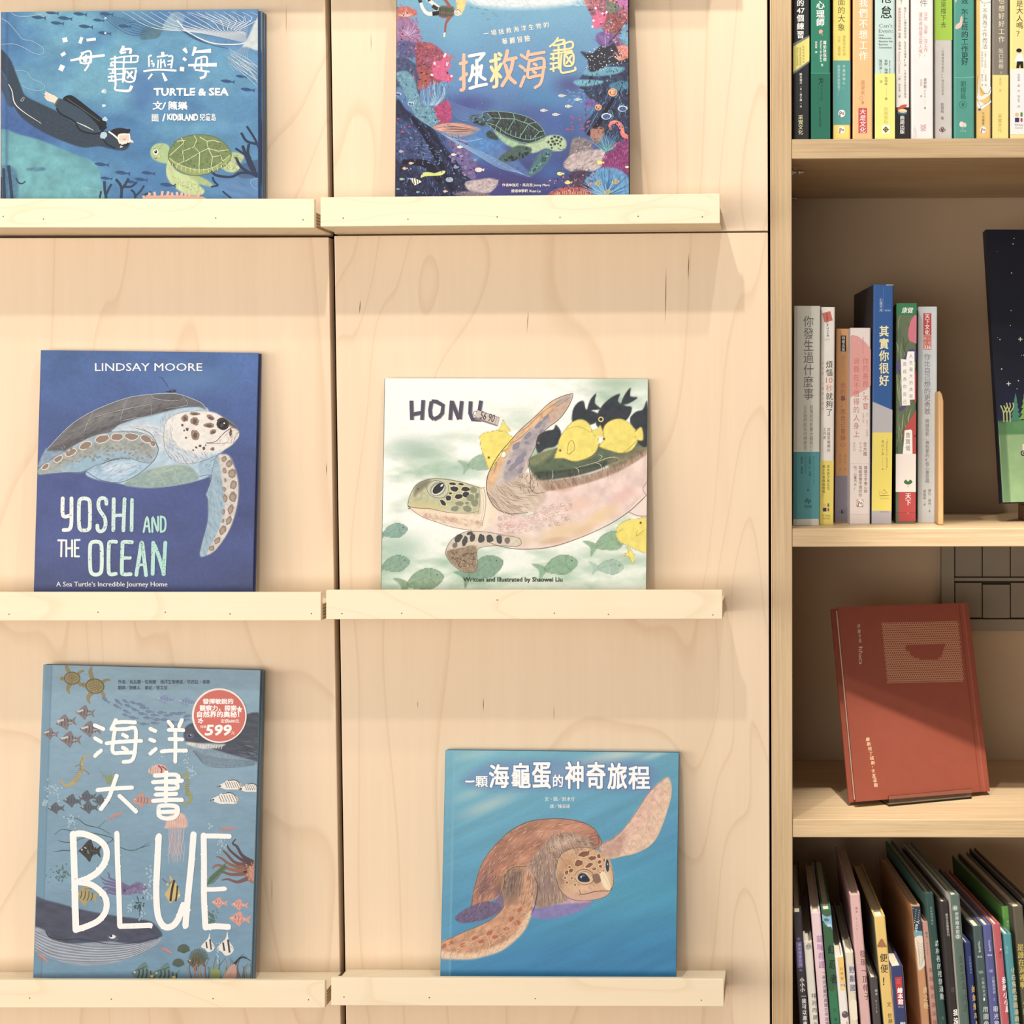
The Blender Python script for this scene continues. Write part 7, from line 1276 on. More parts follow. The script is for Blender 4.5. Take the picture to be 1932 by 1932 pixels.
# octopuses
A.fill([(620, 1330), (660, 1310), (700, 1325), (718, 1350), (700, 1378), (650, 1375), (600, 1385), (560, 1370), (580, 1340)], (112, 100, 150), 1, soft=3, tex=0.25, ts=12)
A.fill([(1262, 1190), (1330, 1190), (1330, 1310), (1290, 1300), (1270, 1250)], (158, 100, 82), 1, soft=3, tex=0.25, ts=12); A.fill([(1290, 1215), (1330, 1210), (1330, 1300), (1300, 1290)], (196, 130, 106), 0.8, soft=6, tex=0.2)
A.finish('cover_illustration', f5)
def fish(x, y, L, ang, c, c2, flip=1, fat=0.55, bars=3, eye=True):
    a = math.radians(ang); ca, sa = math.cos(a), math.sin(a)
    T = lambda P: [(x+(px*flip*ca-py*sa)*L, y+(px*flip*sa+py*ca)*L) for px, py in P]
    f = fat; A.shape(T([(-0.5, 0.02), (-0.38, -0.1*f), (-0.2, -0.42*f), (0.0, -0.62*f), (0.12, -0.3*f), (0.26, -0.12*f), (0.5, -0.36*f), (0.42, 0.0), (0.5, 0.34*f), (0.26, 0.12*f), (0.1, 0.34*f), (0.02, 0.62*f), (-0.16, 0.40*f), (-0.36, 0.2*f)]), c, n=3)
    for k in range(bars):
        q = -0.22+k*0.15; hh = 0.30*f*(1-abs(q)*1.2); A.line(T([(q, -hh), (q+0.03, 0), (q-0.01, hh)]), L*0.045, c2)
    if eye: A.dot(*T([(-0.36, -0.02)])[0], L*0.035, L*0.035, (240, 240, 230)); A.dot(*T([(-0.36, -0.02)])[0], L*0.018, L*0.018, (20, 20, 20))
GY, GY2 = (122, 112, 116), (84, 76, 84)
for x, y, L, g in ((365, 345, 110, 6), (255, 400, 120, -6), (395, 440, 126, 4), (280, 498, 126, 4), (168, 466, 90, 6)):
    fish(x, y, L, g, GY, GY2, fat=0.62, bars=4); A.line([(x-L*0.42, y-4), (x-L*0.1, y-14)], L*0.09, (196, 190, 190)); A.line([(x+L*0.1, y+6), (x+L*0.3, y+2)], L*0.06, (168, 160, 164))
for x, y, L, g in ((292, 848, 110, 6), (378, 825, 104, 0), (388, 886, 104, 2), (455, 845, 100, 0), (200, 890, 96, 0)): fish(x, y, L, g, (86, 96, 108), (66, 76, 90), fat=0.58, bars=4)
FB = (96, 122, 156)
sch = [(480, 272, 62, 40), (552, 284, 60, 40), (595, 282, 50, 30), (545, 310, 56, 30), (610, 308, 56, 20), (640, 290, 50, 20), (680, 300, 56, 15), (650, 330, 54, 20), (700, 318, 60, 8), (730, 340, 56, 8), (600, 340, 54, 25), (595, 360, 50, 18), (640, 375, 60, 10), (690, 352, 60, 10), (720, 375, 60, 5), (760, 360, 56, 5), (775, 385, 60, 2), (700, 410, 60, 2), (760, 405, 54, 4), (800, 345, 56, 0), (835, 362, 56, -2), (870, 350, 60, -4), (905, 350, 66, -8), (950, 365, 60, -8), (820, 385, 56, -2), (865, 400, 60, 0), (930, 388, 60, -6), (650, 400, 50, 10), (860, 425, 70, 6)]
for x, y, L, g in sch: little_fish(A, x, y, L*0.9, FB, g, 0.34); A.line([(x-L*0.3, y), (x+L*0.25, y+3)], 1.6, (120, 146, 176))
for x, y in ((822, 270), (945, 285)): fish(x, y, 110, 5, (120, 146, 186), (100, 124, 170), fat=0.4, bars=4); A.line([(x-50, y-8), (x, y+10), (x+50, y+16)], 2, (160, 182, 210))
# two small turtles
def tturtle(x, y, s, g):
    a = math.radians(g); ca, sa = math.cos(a), math.sin(a); T = lambda P: [(x+(px*ca-py*sa)*s, y+(px*sa+py*ca)*s) for px, py in P]
    TC, TD = (140, 128, 84), (96, 86, 56)
    for P in ([(-0.35, -0.4), (-0.55, -0.9), (-0.38, -1.25), (-0.28, -0.85), (-0.1, -0.5)], [(0.35, -0.4), (0.75, -0.62), (0.95, -0.5), (0.7, -0.42), (0.45, -0.2)], [(-0.3, 0.4), (-0.45, 0.85), (-0.15, 1.2), (-0.2, 0.8), (0.0, 0.5)], [(0.4, 0.35), (0.62, 0.62), (0.78, 0.55), (0.6, 0.25)]): A.shape(T(P), TC)
    A.dot(*T([(-0.72, 0.02)])[0], s*0.2, s*0.16, TC, g); A.dot(*T([(-0.8, 0)])[0], s*0.04, s*0.04, TD)
    A.dot(x, y, s*0.62, s*0.5, TD, g, n=20); A.dot(x, y, s*0.55, s*0.43, (150, 136, 84), g, n=20)
    for px, py in ((-0.3, 0), (0, 0), (0.3, 0), (-0.15, -0.25), (0.15, -0.25), (-0.15, 0.25), (0.15, 0.25)): A.dot(*T([(px, py)])[0], s*0.11, s*0.1, TD, g); A.dot(*T([(px, py)])[0], s*0.07, s*0.06, (170, 156, 104), g)
tturtle(290, 150, 76, 0); tturtle(420, 195, 88, 8)
# whale lines
for k in range(9): A.line([(975+k*4, 560+k*5), (1060, 595+k*7), (1180, 612+k*6), (1330, 622+k*3)], 1.8, (86, 112, 136))
A.dot(962, 478, 22, 13, (92, 92, 140)); A.dot(960, 478, 10, 7, (24, 26, 40)); A.dot(966, 474, 4, 3, (230, 230, 230)); 
for k in range(14): A.line([(945+k*15, 528+k*2), (950+k*15, 515+k*1.4)], 3, (226, 226, 224))
for k in range(26): R_ = random.Random(k); x = R_.uniform(1230, 1335); y = R_.uniform(490, 600); A.line([(x, y), (x+40, y+6)], 2.2, R_.choice([(110, 124, 140), (40, 50, 66)]))
for k in range(13): A.line([(70, 1590+k*8), (200, 1640+k*9), (420, 1680+k*7), (620, 1670+k*6), (770, 1635+k*3)], 2.2, ((96, 108, 130), (196, 204, 212))[k % 2])
A.line([(140, 1590), (165, 1625), (240, 1640), (330, 1635), (420, 1650), (520, 1665), (640, 1656), (795, 1618)], (8, 4, 4), (44, 52, 74)); A.dot(520, 1624, 30, 16, (84, 92, 120)); A.dot(520, 1622, 18, 11, (235, 235, 232)); A.dot(512, 1618, 8, 7, (30, 34, 50)); A.line([(490, 1640), (520, 1648), (552, 1636)], 3, (120, 128, 150))
# tentacles
for k, (dx, dy) in enumerate(((-150, -60), (-135, -30), (-160, 0), (-130, 25), (-150, 50), (-110, -85))): A.line([(620, 1345), (580+dx*0.2, 1345+dy*0.5+8), (560+dx*0.5, 1350+dy*0.6-10), (600+dx*0.9, 1345+dy+8), (600+dx, 1340+dy)], (18, 12, 9, 5), (108, 96, 146)); 
A.dot(704, 1326, 5, 3, (220, 214, 230)); A.dot(704, 1366, 5, 3, (220, 214, 230))
for k in range(26): R_ = random.Random(k); A.dot(R_.uniform(590, 700), R_.uniform(1325, 1375), 3, 3, (150, 136, 176), n=6)
for P, c in (([(1320, 1200), (1260, 1160), (1230, 1110), (1205, 1090), (1222, 1066)], (74, 62, 74)), ([(1320, 1210), (1250, 1180), (1190, 1130), (1172, 1098)], (84, 60, 66)), ([(1300, 1215), (1220, 1200), (1170, 1150), (1140, 1122)], (110, 72, 66)), ([(1290, 1230), (1200, 1215), (1140, 1175), (1112, 1165)], (136, 90, 72)), ([(1285, 1245), (1200, 1240), (1130, 1215), (1098, 1222), (1092, 1236)], (146, 98, 80)), ([(1285, 1260), (1200, 1268), (1140, 1250), (1115, 1255)], (126, 82, 72)), ([(1290, 1290), (1230, 1310), (1180, 1295), (1140, 1300)], (120, 80, 74))): A.line(P, (26, 16, 12, 6), c)
for k in range(36): R_ = random.Random(k+9); A.dot(R_.uniform(1280, 1330), R_.uniform(1200, 1300), 3.5, 3, (216, 156, 130), n=6)
# jellyfish strands
for k in range(9): A.line([(830+k*13, 930+abs(4-k)*4), (828+k*14, 1000)], 2, (214, 150, 136))
for k in range(12):
    R_ = random.Random(k+40); x = 842+k*8; A.line([(x, 1000), (x+R_.uniform(-10, 10), 1060), (x+R_.uniform(-16, 16), 1120), (x+R_.uniform(-12, 12), 1140+R_.uniform(0, 70))], 2.2, R_.choice([(222, 178, 170), (206, 186, 196)]))
# seahorses / dragon
A.line([(405, 590), (360, 596), (345, 620), (352, 660), (330, 700), (300, 740), (260, 762), (232, 740), (240, 725)], (4, 16, 14, 26, 14, 5), (176, 158, 96)); A.line([(352, 600), (335, 640), (346, 690)], 3, (120, 96, 60)); A.line([(348, 668), (385, 690), (378, 700)], 5, (140, 116, 70)); A.line([(330, 640), (305, 655)], 4, (130, 110, 66))
for k in range(8): A.line([(332-k*5, 650+k*12), (356-k*5, 655+k*12)], 3, (136, 116, 66))
A.line([(892, 702), (925, 700), (945, 700), (950, 740), (940, 780), (965, 820), (960, 850), (930, 866), (906, 855), (915, 842)], (5, 14, 12, 24, 18, 8, 4), (150, 152, 84)); A.line([(945, 690), (940, 680)], 8, (150, 152, 84))
for k in range(8): A.line([(934, 730+k*12), (958, 728+k*13)], 2.6, (104, 108, 60))
# striped and coloured fish
def bfish(x, y, L):
    A.shape([(x-L*0.5, y+2), (x-L*0.3, y-L*0.12), (x-L*0.1, y-L*0.24), (x+L*0.2, y-L*0.26), (x+L*0.42, y-L*0.16), (x+L*0.5, y+L*0.02), (x+L*0.4, y+L*0.16), (x+L*0.1, y+L*0.16), (x-L*0.2, y+L*0.16)], (232, 230, 222))
    for k in range(7): A.line([(x-L*0.24+k*L*0.1, y-L*0.18), (x-L*0.12+k*L*0.1, y+L*0.10)], 3, (50, 46, 50))
    A.line([(x-L*0.1, y-L*0.22), (x+L*0.2, y-L*0.25), (x+L*0.42, y-L*0.14)], 5, (60, 56, 56)); A.line([(x+L*0.42, y-L*0.14), (x+L*0.47, y+L*0.02), (x+L*0.36, y+L*0.14)], 6, (222, 170, 100)); A.dot(x-L*0.44, y+2, 6, 5, (40, 38, 44)); A.line([(x-L*0.5, y+3), (x-L*0.56, y+6)], 4, (60, 56, 60))
bfish(1190, 762, 130); bfish(1160, 840, 150); bfish(1300, 778, 110)
fish(690, 845, 120, 4, (190, 140, 128), (150, 100, 96), fat=0.6, bars=4); A.line([(640, 858), (680, 862)], 8, (214, 140, 120)); fish(392, 1132, 130, 4, (56, 54, 54), (38, 38, 38), fat=0.8, bars=4); A.line([(360, 1112), (372, 1120)], 6, (200, 190, 160)); A.line([(378, 1128), (384, 1150)], 9, (84, 130, 104)); A.line([(392, 1128), (432, 1138)], 3, (86, 84, 84))
fish(370, 1388, 140, 10, (168, 152, 96), (96, 90, 64), fat=0.72, bars=4); A.line([(360, 1350), (410, 1348)], 4, (120, 110, 70))
A.shape([(845, 1270), (866, 1300), (890, 1330), (905, 1380), (900, 1400), (870, 1410), (850, 1432), (830, 1400), (818, 1380), (838, 1350), (850, 1320)], (206, 178, 104)); A.line([(802, 1290), (840, 1320), (862, 1300)], 4, (90, 84, 80)); A.line([(872, 1300), (860, 1350), (850, 1420)], 13, (44, 40, 40)); A.line([(890, 1330), (888, 1370), (880, 1420)], 9, (50, 44, 44)); A.line([(830, 1330), (838, 1318)], 14, (216, 186, 90)); A.dot(900, 1386, 7, 6, (230, 210, 150))
for x, y, L in ((1130, 1428, 96), (1245, 1440, 100), (1245, 1520, 126)):
    fish(x, y, L, 6, (218, 150, 136), (190, 110, 100), fat=0.55, bars=3)
    for k in range(6): A.dot(x-L*0.3+k*L*0.1, y-4+(k % 2)*8, 4, 3, (240, 196, 184), n=6)
for x, y, s in ((1065, 1670, 1.0), (1165, 1680, 1.25)):
    A.shape([(x-40*s, y+8*s), (x-20*s, y-18*s), (x, y-40*s), (x+8*s, y-70*s), (x+14*s, y-30*s), (x+36*s, y+6*s), (x+26*s, y+30*s), (x, y+40*s), (x-18*s, y+22*s)], (228, 226, 218))
    A.line([(x-12*s, y-20*s), (x-6*s, y+18*s)], 8*s, (70, 66, 66)); A.line([(x+10*s, y-34*s), (x+18*s, y+26*s)], 9*s, (70, 66, 66)); A.line([(x+22*s, y-4*s), (x+34*s, y+10*s)], 4, (180, 160, 110))
for x, y in ((700, 1835), (825, 1840)): fish(x, y, 150, 8, (92, 128, 128), (52, 64, 70), fat=0.75, bars=5); A.line([(x-50, y-20), (x+20, y-46)], 4, (60, 70, 76)); A.dot(x+44, y+12, 12, 7, (226, 190, 90))
# shrimps, hermit crab
for x, y, s, g in ((540, 930, 1.0, 0), (1175, 1005, 1.0, 20), (830, 1700, 0.8, 50), (122, 1740, 0.9, 60)):
    a = math.radians(g); T = lambda P: [(x+(px*math.cos(a)-py*math.sin(a))*s, y+(px*math.sin(a)+py*math.cos(a))*s) for px, py in P]
    A.line(T([(-38, 20), (-10, 2), (20, -10), (45, -18)]), (5, 14, 10, 4), (206, 128, 116)); [A.line(T([(-20+k*12, 4-k*2), (-26+k*12, 24-k*3)]), 2, (190, 110, 100)) for k in range(5)]; A.line(T([(-30, 14), (-54, 8)]), 1.6, (190, 110, 100)); A.line(T([(-30, 16), (-50, 34)]), 1.6, (190, 110, 100))
A.shape([(722, 682), (745, 652), (790, 640), (825, 655), (832, 690), (800, 706), (760, 702)], (220, 178, 164)); [A.line([(740+k*13, 655), (736+k*14, 696)], 3, (190, 130, 120)) for k in range(4)]; A.line([(780, 645), (800, 668), (795, 700)], 9, (170, 60, 56)); A.line([(800, 650), (826, 672), (812, 695)], 8, (176, 66, 60))
# plants
for x0, y0, P, c in ((0, 0, [(255, 938), (320, 950), (370, 985), (450, 1005), (510, 1040)], (60, 90, 88)), (0, 0, [(190, 1040), (230, 1012), (300, 1020), (400, 1030), (520, 1060), (480, 1090), (430, 1060)], (60, 90, 88)), (0, 0, [(520, 1065), (560, 1110), (640, 1130), (730, 1085)], (62, 96, 92)), (0, 0, [(180, 1140), (250, 1130), (330, 1140)], (50, 66, 74)), (0, 0, [(210, 1075), (270, 1085), (300, 1070)], (50, 60, 70)), (0, 0, [(290, 1090), (350, 1060), (430, 1050)], (70, 104, 92)), (0, 0, [(640, 1130), (690, 1112), (735, 1100)], (62, 96, 92)), (0, 0, [(440, 1000), (480, 960)], (66, 96, 90))): A.line(P, (2, 5, 2), c)
R_ = random.Random(17)
for cx, cy, n, rx, ry, c, r in ((235, 1260, 60, 56, 50, (70, 110, 96), 5), (500, 722, 60, 34, 28, (130, 150, 84), 6), (672, 1440, 26, 30, 40, (50, 74, 72), 6), (1085, 1510, 60, 26, 44, (76, 110, 84), 5)):
    for k in range(n): A.dot(cx+R_.gauss(0, rx*0.5), cy+R_.gauss(0, ry*0.5), r*R_.uniform(.5, 1), r*R_.uniform(.5, 1), c, n=7)
    A.line([(cx, cy+ry), (cx+4, cy)], 3, c)
A.line([(676, 1510), (672, 1440), (660, 1390)], 3, (50, 74, 72)); A.line([(676, 1480), (700, 1430)], 2.5, (50, 74, 72))
for k in range(11): A.line([(1062+k*9, 1320-k*9), (1075+k*9, 1280-k*8)], 5, (80, 112, 76)); A.line([(1062+k*9, 1322-k*9), (1100+k*8, 1312-k*9)], 4.5, (80, 112, 76))
A.line([(1055, 1330), (1168, 1215)], 4, (66, 92, 64))
for cx, cy, s in ((925, 1700, 36), (1010, 1745, 56), (895, 1780, 34)):
    for k in range(18):
        a = math.pi+math.pi*k/17; A.line([(cx, cy+s*0.4), (cx+s*math.cos(a), cy+s*math.sin(a))], 5, ((64, 96, 84), (84, 92, 70))[k % 2])
fish(1000, 1765, 110, 8, (96, 90, 70), (60, 56, 46), fat=0.8, bars=3)
for k in range(30): R_ = random.Random(k+200); x = 960+k*12; A.line([(x, 1860), (x+R_.uniform(-16, 16), 1800), (x+R_.uniform(-10, 26), 1745+R_.uniform(-10, 60))], (6, 4, 2), R_.choice([(110, 126, 84), (170, 120, 100), (70, 100, 92), (140, 150, 90), (120, 90, 80)]))
for k in range(9): A.line([(1180, 1860), (1200+k*6, 1790-k*6), (1222+k*11, 1720+abs(k-4)*10)], (3, 8, 2), (48, 66, 72))
A.shape([(1170, 1820), (1190, 1790), (1220, 1780), (1220, 1860), (1150, 1860)], (196, 146, 130)); A.shape([(1085, 1815), (1110, 1800), (1135, 1820), (1130, 1860), (1085, 1860)], (130, 150, 84))
R_ = random.Random(23)
for cx, cy, n, rx, ry in ((180, 790, 44, 52, 50), (140, 860, 20, 20, 26), (285, 960, 34, 36, 36), (970, 690, 30, 26, 50), (940, 610, 16, 16, 40), (735, 1290, 50, 26, 66), (720, 1380, 30, 30, 60), (620, 1450, 20, 20, 34), (690, 1490, 20, 20, 36), (1140, 1080, 30, 26, 40), (1080, 990, 16, 16, 16), (810, 580, 12, 20, 30), (1150, 1120, 12, 20, 20), (1120, 1730, 20, 10, 60)):
    for k in range(n): r = R_.uniform(2, 7); A.dot(cx+R_.gauss(0, rx*0.5), cy+R_.gauss(0, ry*0.5), r, r, (150, 186, 206), n=8)
A.flush('printed_details', f5)
WW = (246, 246, 242)
def chalk(P, w_, seed=1, n=8):
    A.line(P, w_, WW, n=n); Q = smooth_open(P, n) if len(P) > 2 else np.array([np.array(P[0])*(1-t)+np.array(P[1])*t for t in np.linspace(0, 1, 12)])
    R_ = random.Random(seed); m = len(Q)
    for i in range(m-1):
        L = math.hypot(*(Q[i+1]-Q[i]))
        for k in range(max(1, int(L/9))):
            p = Q[i]+(Q[i+1]-Q[i])*R_.random(); A.dot(p[0]+R_.uniform(-.5, .5)*w_*0.75, p[1]+R_.uniform(-.5, .5)*w_*0.75, w_*R_.uniform(.14, .26), w_*R_.uniform(.14, .26), WW, n=7, jit=0.2)
    for p in (Q[0], Q[-1]): A.dot(p[0], p[1], w_*0.5, w_*0.5, WW, n=9, jit=0.12)
for i, (P, w_) in enumerate((([(296, 1038), (300, 1150), (305, 1300), (308, 1450), (312, 1580)], 38), ([(300, 1040), (340, 1034), (400, 1050), (460, 1085), (486, 1130), (480, 1190), (440, 1250), (380, 1290), (330, 1308)], 36), ([(330, 1310), (400, 1325), (460, 1370), (486, 1420), (480, 1480), (440, 1530), (380, 1560), (320, 1580)], 34),
        ([(546, 1034), (550, 1200), (558, 1400), (562, 1560)], 30), ([(562, 1562), (640, 1560), (735, 1556)], 30),
        ([(784, 1050), (776, 1200), (770, 1350), (775, 1470), (790, 1530), (820, 1566), (862, 1560), (895, 1520), (925, 1440)], 36), ([(982, 1040), (970, 1200), (950, 1400), (936, 1560)], 36),
        ([(1040, 1046), (1042, 1200), (1042, 1400), (1050, 1566)], 34), ([(1040, 1048), (1110, 1048), (1186, 1050)], 28), ([(1044, 1352), (1100, 1352), (1160, 1348)], 26), ([(1050, 1568), (1110, 1562), (1180, 1566)], 34))): chalk(P, w_, i)
K = 22
for i, P in enumerate(([(420, 418), (445, 428), (468, 438)], [(422, 492), (440, 502), (456, 512)], [(456, 562), (438, 576), (422, 592)], [(540, 388), (528, 412), (514, 440)], [(540, 402), (590, 398), (650, 402)], [(536, 436), (526, 500), (524, 570), (575, 574), (650, 572)], [(548, 440), (600, 438), (650, 436), (652, 520), (644, 590), (625, 620), (584, 626)], [(488, 520), (560, 512), (684, 506)], [(580, 470), (604, 484)], [(580, 545), (604, 558)],
        [(736, 438), (765, 450)], [(736, 498), (760, 508)], [(768, 552), (736, 580)], [(840, 396), (862, 424)], [(916, 388), (900, 424)], [(842, 444), (900, 444), (924, 446)], [(846, 496), (920, 498)], [(802, 566), (860, 562), (940, 562)], [(878, 444), (880, 520), (878, 624)],
        [(436, 786), (520, 778), (632, 772)], [(545, 704), (522, 770), (500, 830), (456, 894)], [(562, 820), (610, 865), (654, 908)],
        [(764, 704), (886, 700), (888, 740), (840, 742)], [(752, 742), (840, 736), (916, 734)], [(770, 778), (884, 776), (886, 742)], [(826, 686), (826, 760), (824, 850)], [(768, 812), (884, 808)], [(752, 848), (840, 842), (916, 842)], [(784, 884), (796, 876), (850, 874), (888, 882), (892, 914), (870, 942), (820, 948), (786, 930), (784, 890)], [(796, 912), (880, 908)])): chalk(P, K if i < 19 else 24, i+30, 5)
A.text('作者／烏瓦爾・佐梅爾', 552, 158, 768, 182, (62, 72, 84), 0.0); A.text('海洋生物專家／芭芭拉・泰勒', 792, 158, 1074, 182, (62, 72, 84), 0.0); A.text('翻譯／劉維人', 552, 192, 678, 214, (62, 72, 84), 0.0); A.text('審定／曾文宣', 704, 192, 832, 214, (62, 72, 84), 0.0)
A.flush('title_lettering', f5)
A.dot(1129, 362, 156, 156, (238, 232, 224), n=48); A.dot(1131, 364, 146, 146, (206, 92, 82), n=48); A.dot(1129, 362, 145, 145, (222, 100, 88), n=48)
for t, x0, y0, x1, y1 in (('發揮敏銳的', 1036, 266, 1208, 296), ('觀察力，探索', 1018, 304, 1226, 336), ('自然界的奧秘！', 1004, 338, 1242, 372)): A.text(t, x0, y0, x1, y1, WW, 0.04)
A.text('定價680元', 1138, 382, 1242, 404, WW, 0.02); A.text('特價', 1022, 418, 1056, 434, WW, 0.01); A.text('599', 1054, 416, 1196, 474, WW, 0.05, shear=0.2); A.text('元', 1198, 452, 1216, 470, WW, 0.0)
A.dot(1022, 388, 6, 6, WW); [A.dot(1022+11*math.cos(k*1.25), 392+11*math.sin(k*1.25), 5, 5, WW) for k in range(5)]; A.shape([(1244, 306), (1250, 320), (1262, 322), (1252, 332), (1256, 344), (1242, 338), (1232, 344), (1236, 330), (1226, 320), (1240, 318)], WW, sm=False)
o = A.flush('price_sticker', f5, label='round red price sticker with a white rim')
# ================================================================ display book: turtle over a coral reef (upper right)
c2 = (720, 0, 3.864)
r2, f2, w2, h2, _ = cover_book('coral reef picture book with a dark-shelled turtle and orange title, upper right ledge', [(750, -110), (1184.5, -110), (1186, 369), (746.5, 369)], -0.050, 0.013, '1R', (52, 60, 110), (46, 40, 60), hinge=0.0, group=GB)
A = Art(r2, w2, h2, c2, step=0.00108, base=(86, 150, 196))
def bgf(X, Y, C):
    t = np.clip(Y/760, 0, 1)[..., None]; c = np.array([104, 168, 200])*(1-t)+np.array([78, 126, 184])*t
    t2 = np.clip((Y-620)/700, 0, 1)[..., None]; c = c*(1-t2)+np.array([56, 62, 132])*t2
    n = fbm(X/170, Y/150, 61, 5)[..., None]; g = fbm(X/8, Y/8, 62, 2)[..., None]
    c = c*(1+0.35*(n-0.5)*np.clip((Y-500)/300, 0.15, 1)[..., None]); return c/255*(0.96+0.08*g)
A.texture(bgf)
for x, y, rx, ry, c, a in ((1180, 720, 260, 160, (64, 130, 184), 0.8), (760, 640, 300, 120, (84, 124, 190), 0.6), (1300, 900, 240, 180, (58, 92, 168), 0.7), (900, 1330, 400, 120, (66, 56, 122), 0.8), (640, 760, 260, 120, (68, 72, 150), 0.8), (700, 1080, 240, 160, (64, 130, 196), 0.6), (1240, 1250, 180, 140, (56, 96, 170), 0.8), (560, 200, 200, 300, (108, 176, 204), 0.4), (1380, 620, 200, 120, (70, 62, 130), 0.7), (1120, 830, 200, 120, (66, 80, 156), 0.6)): A.glow(x, y, rx, ry, c, a)
A.fill([(620, -40), (1480, -40), (1400, 20), (1200, 52), (1000, 60), (800, 52), (680, 28)], (226, 230, 226), 0.9, soft=24, tex=0.12, ts=20)
def mass(P, c, tex=0.3, ts=16, a=1, soft=4, seed=1, tstr=(0, 1)): A.fill(P, c, a, soft=soft, tex=tex, ts=ts, seed=seed, tstr=tstr)
mass([(100, 760), (180, 800), (260, 860), (380, 940), (440, 1040), (520, 1140), (620, 1260), (660, 1340), (640, 1440), (100, 1440)], (38, 42, 74), 0.5, 20)
mass([(100, 880), (200, 900), (330, 1010), (380, 1120), (320, 1260), (200, 1200), (100, 1150)], (66, 84, 140), 0.5, 14, 0.7, 14)
mass([(100, 440), (170, 420), (260, 480), (300, 560), (280, 700), (200, 700), (140, 640), (100, 620)], (62, 76, 116), 0.4, 14)
mass([(100, 540), (180, 520), (240, 580), (270, 700), (330, 760), (400, 810), (420, 880), (360, 920), (260, 860), (200, 760), (150, 640)], (98, 152, 176), 0.25, 12)
mass([(106, 60), (200, 50), (260, 90), (230, 120), (106, 130)], (196, 98, 84), 0.3, 8); mass([(106, 150), (180, 130), (240, 150), (282, 240), (270, 320), (180, 350), (106, 340)], (150, 104, 150), 0.25, 10, tstr=(70, 3)); mass([(120, 300), (240, 310), (300, 340), (330, 400), (240, 420), (120, 410)], (82, 84, 136), 0.35, 10)
mass([(250, 320), (340, 310), (420, 350), (470, 420), (480, 520), (430, 600), (330, 620), (270, 560), (250, 460)], (150, 66, 84), 0.5, 9); mass([(300, 500), (260, 640), (330, 640), (350, 520)], (166, 78, 74), 0.4, 8)
mass([(380, 560), (370, 450), (440, 440), (470, 380), (500, 470), (480, 530), (520, 550), (500, 600), (420, 580)], (214, 84, 130), 0.2, 10); mass([(380, 760), (440, 730), (500, 750), (510, 860), (480, 900), (420, 890)], (180, 60, 110), 0.35, 9); mass([(280, 720), (370, 740), (380, 620), (470, 640), (460, 740), (300, 780)], (80, 110, 160), 0.3, 10, 0.5)
mass([(480, 1020), (560, 1000), (640, 1080), (700, 1200), (680, 1310), (600, 1260), (540, 1140)], (104, 88, 146), 0.35, 14); mass([(610, 1330), (700, 1310), (790, 1300), (850, 1320), (820, 1380), (760, 1410), (640, 1390)], (184, 166, 168), 0.25, 12); mass([(560, 1400), (700, 1400), (800, 1430), (560, 1430)], (126, 106, 116), 0.4, 8)
mass([(1490, 0), (1500, 60), (1540, 130), (1600, 190), (1640, 260), (1810, 330), (1810, -20), (1480, -20)], (148, 84, 104), 0.5, 10); mass([(1480, -10), (1580, -10), (1570, 40), (1500, 46)], (206, 106, 92), 0.3, 8); mass([(1630, 20), (1720, 10), (1730, 90), (1660, 110)], (104, 110, 92), 0.4, 8); mass([(1700, 0), (1810, 0), (1810, 70), (1740, 50)], (190, 100, 170), 0.3, 8); mass([(1640, 110), (1760, 100), (1790, 200), (1700, 240), (1640, 190)], (146, 72, 66), 0.4, 8)
mass([(1536, 120), (1570, 100), (1560, 50), (1600, 100), (1640, 80), (1630, 150), (1580, 210), (1540, 180)], (222, 90, 136), 0.2, 8); mass([(1560, 260), (1620, 230), (1700, 260), (1720, 330), (1600, 340)], (110, 86, 156), 0.3, 8); mass([(1750, 190), (1810, 180), (1810, 330), (1740, 300)], (84, 150, 190), 0.3, 8); mass([(1690, 350), (1760, 330), (1810, 360), (1810, 430), (1720, 420)], (226, 124, 104), 0.3, 7)
mass([(1470, 540), (1600, 500), (1810, 480), (1810, 1040), (1620, 980), (1500, 990), (1480, 900), (1560, 800), (1500, 700), (1440, 620)], (44, 52, 84), 0.6, 12, tstr=(60, 3)); mass([(1470, 540), (1490, 510), (1600, 490), (1760, 490), (1740, 530), (1600, 555), (1500, 550)], (92, 160, 186), 0.2, 10); mass([(1395, 600), (1450, 580), (1612, 590), (1580, 615), (1460, 630)], (96, 168, 190), 0.2, 8); mass([(1660, 620), (1740, 590), (1800, 600), (1800, 650), (1700, 660)], (58, 120, 152), 0.3, 8); mass([(1480, 740), (1540, 720), (1580, 750), (1540, 780), (1490, 780)], (110, 84, 160), 0.3, 8)
mass([(1520, 940), (1540, 926), (1600, 926), (1622, 940), (1610, 1010), (1560, 1050), (1530, 1010)], (176, 112, 90), 0.35, 8); mass([(1360, 1180), (1390, 1020), (1440, 1005), (1510, 1020), (1540, 1080), (1500, 1120), (1400, 1130)], (128, 116, 120), 0.35, 12); mass([(1325, 1200), (1380, 1130), (1480, 1100), (1600, 1090), (1640, 1130), (1600, 1230), (1500, 1250), (1380, 1250)], (188, 168, 166), 0.35, 14, tstr=(-30, 3)); mass([(1370, 1260), (1500, 1250), (1520, 1380), (1400, 1360)], (70, 56, 86), 0.5, 8)
mass([(1600, 1230), (1650, 1080), (1740, 1030), (1810, 1010), (1810, 1260), (1740, 1250)], (140, 48, 112), 0.4, 10); mass([(1220, 1430), (1300, 1370), (1480, 1370), (1520, 1430)], (176, 82, 80), 0.5, 7)
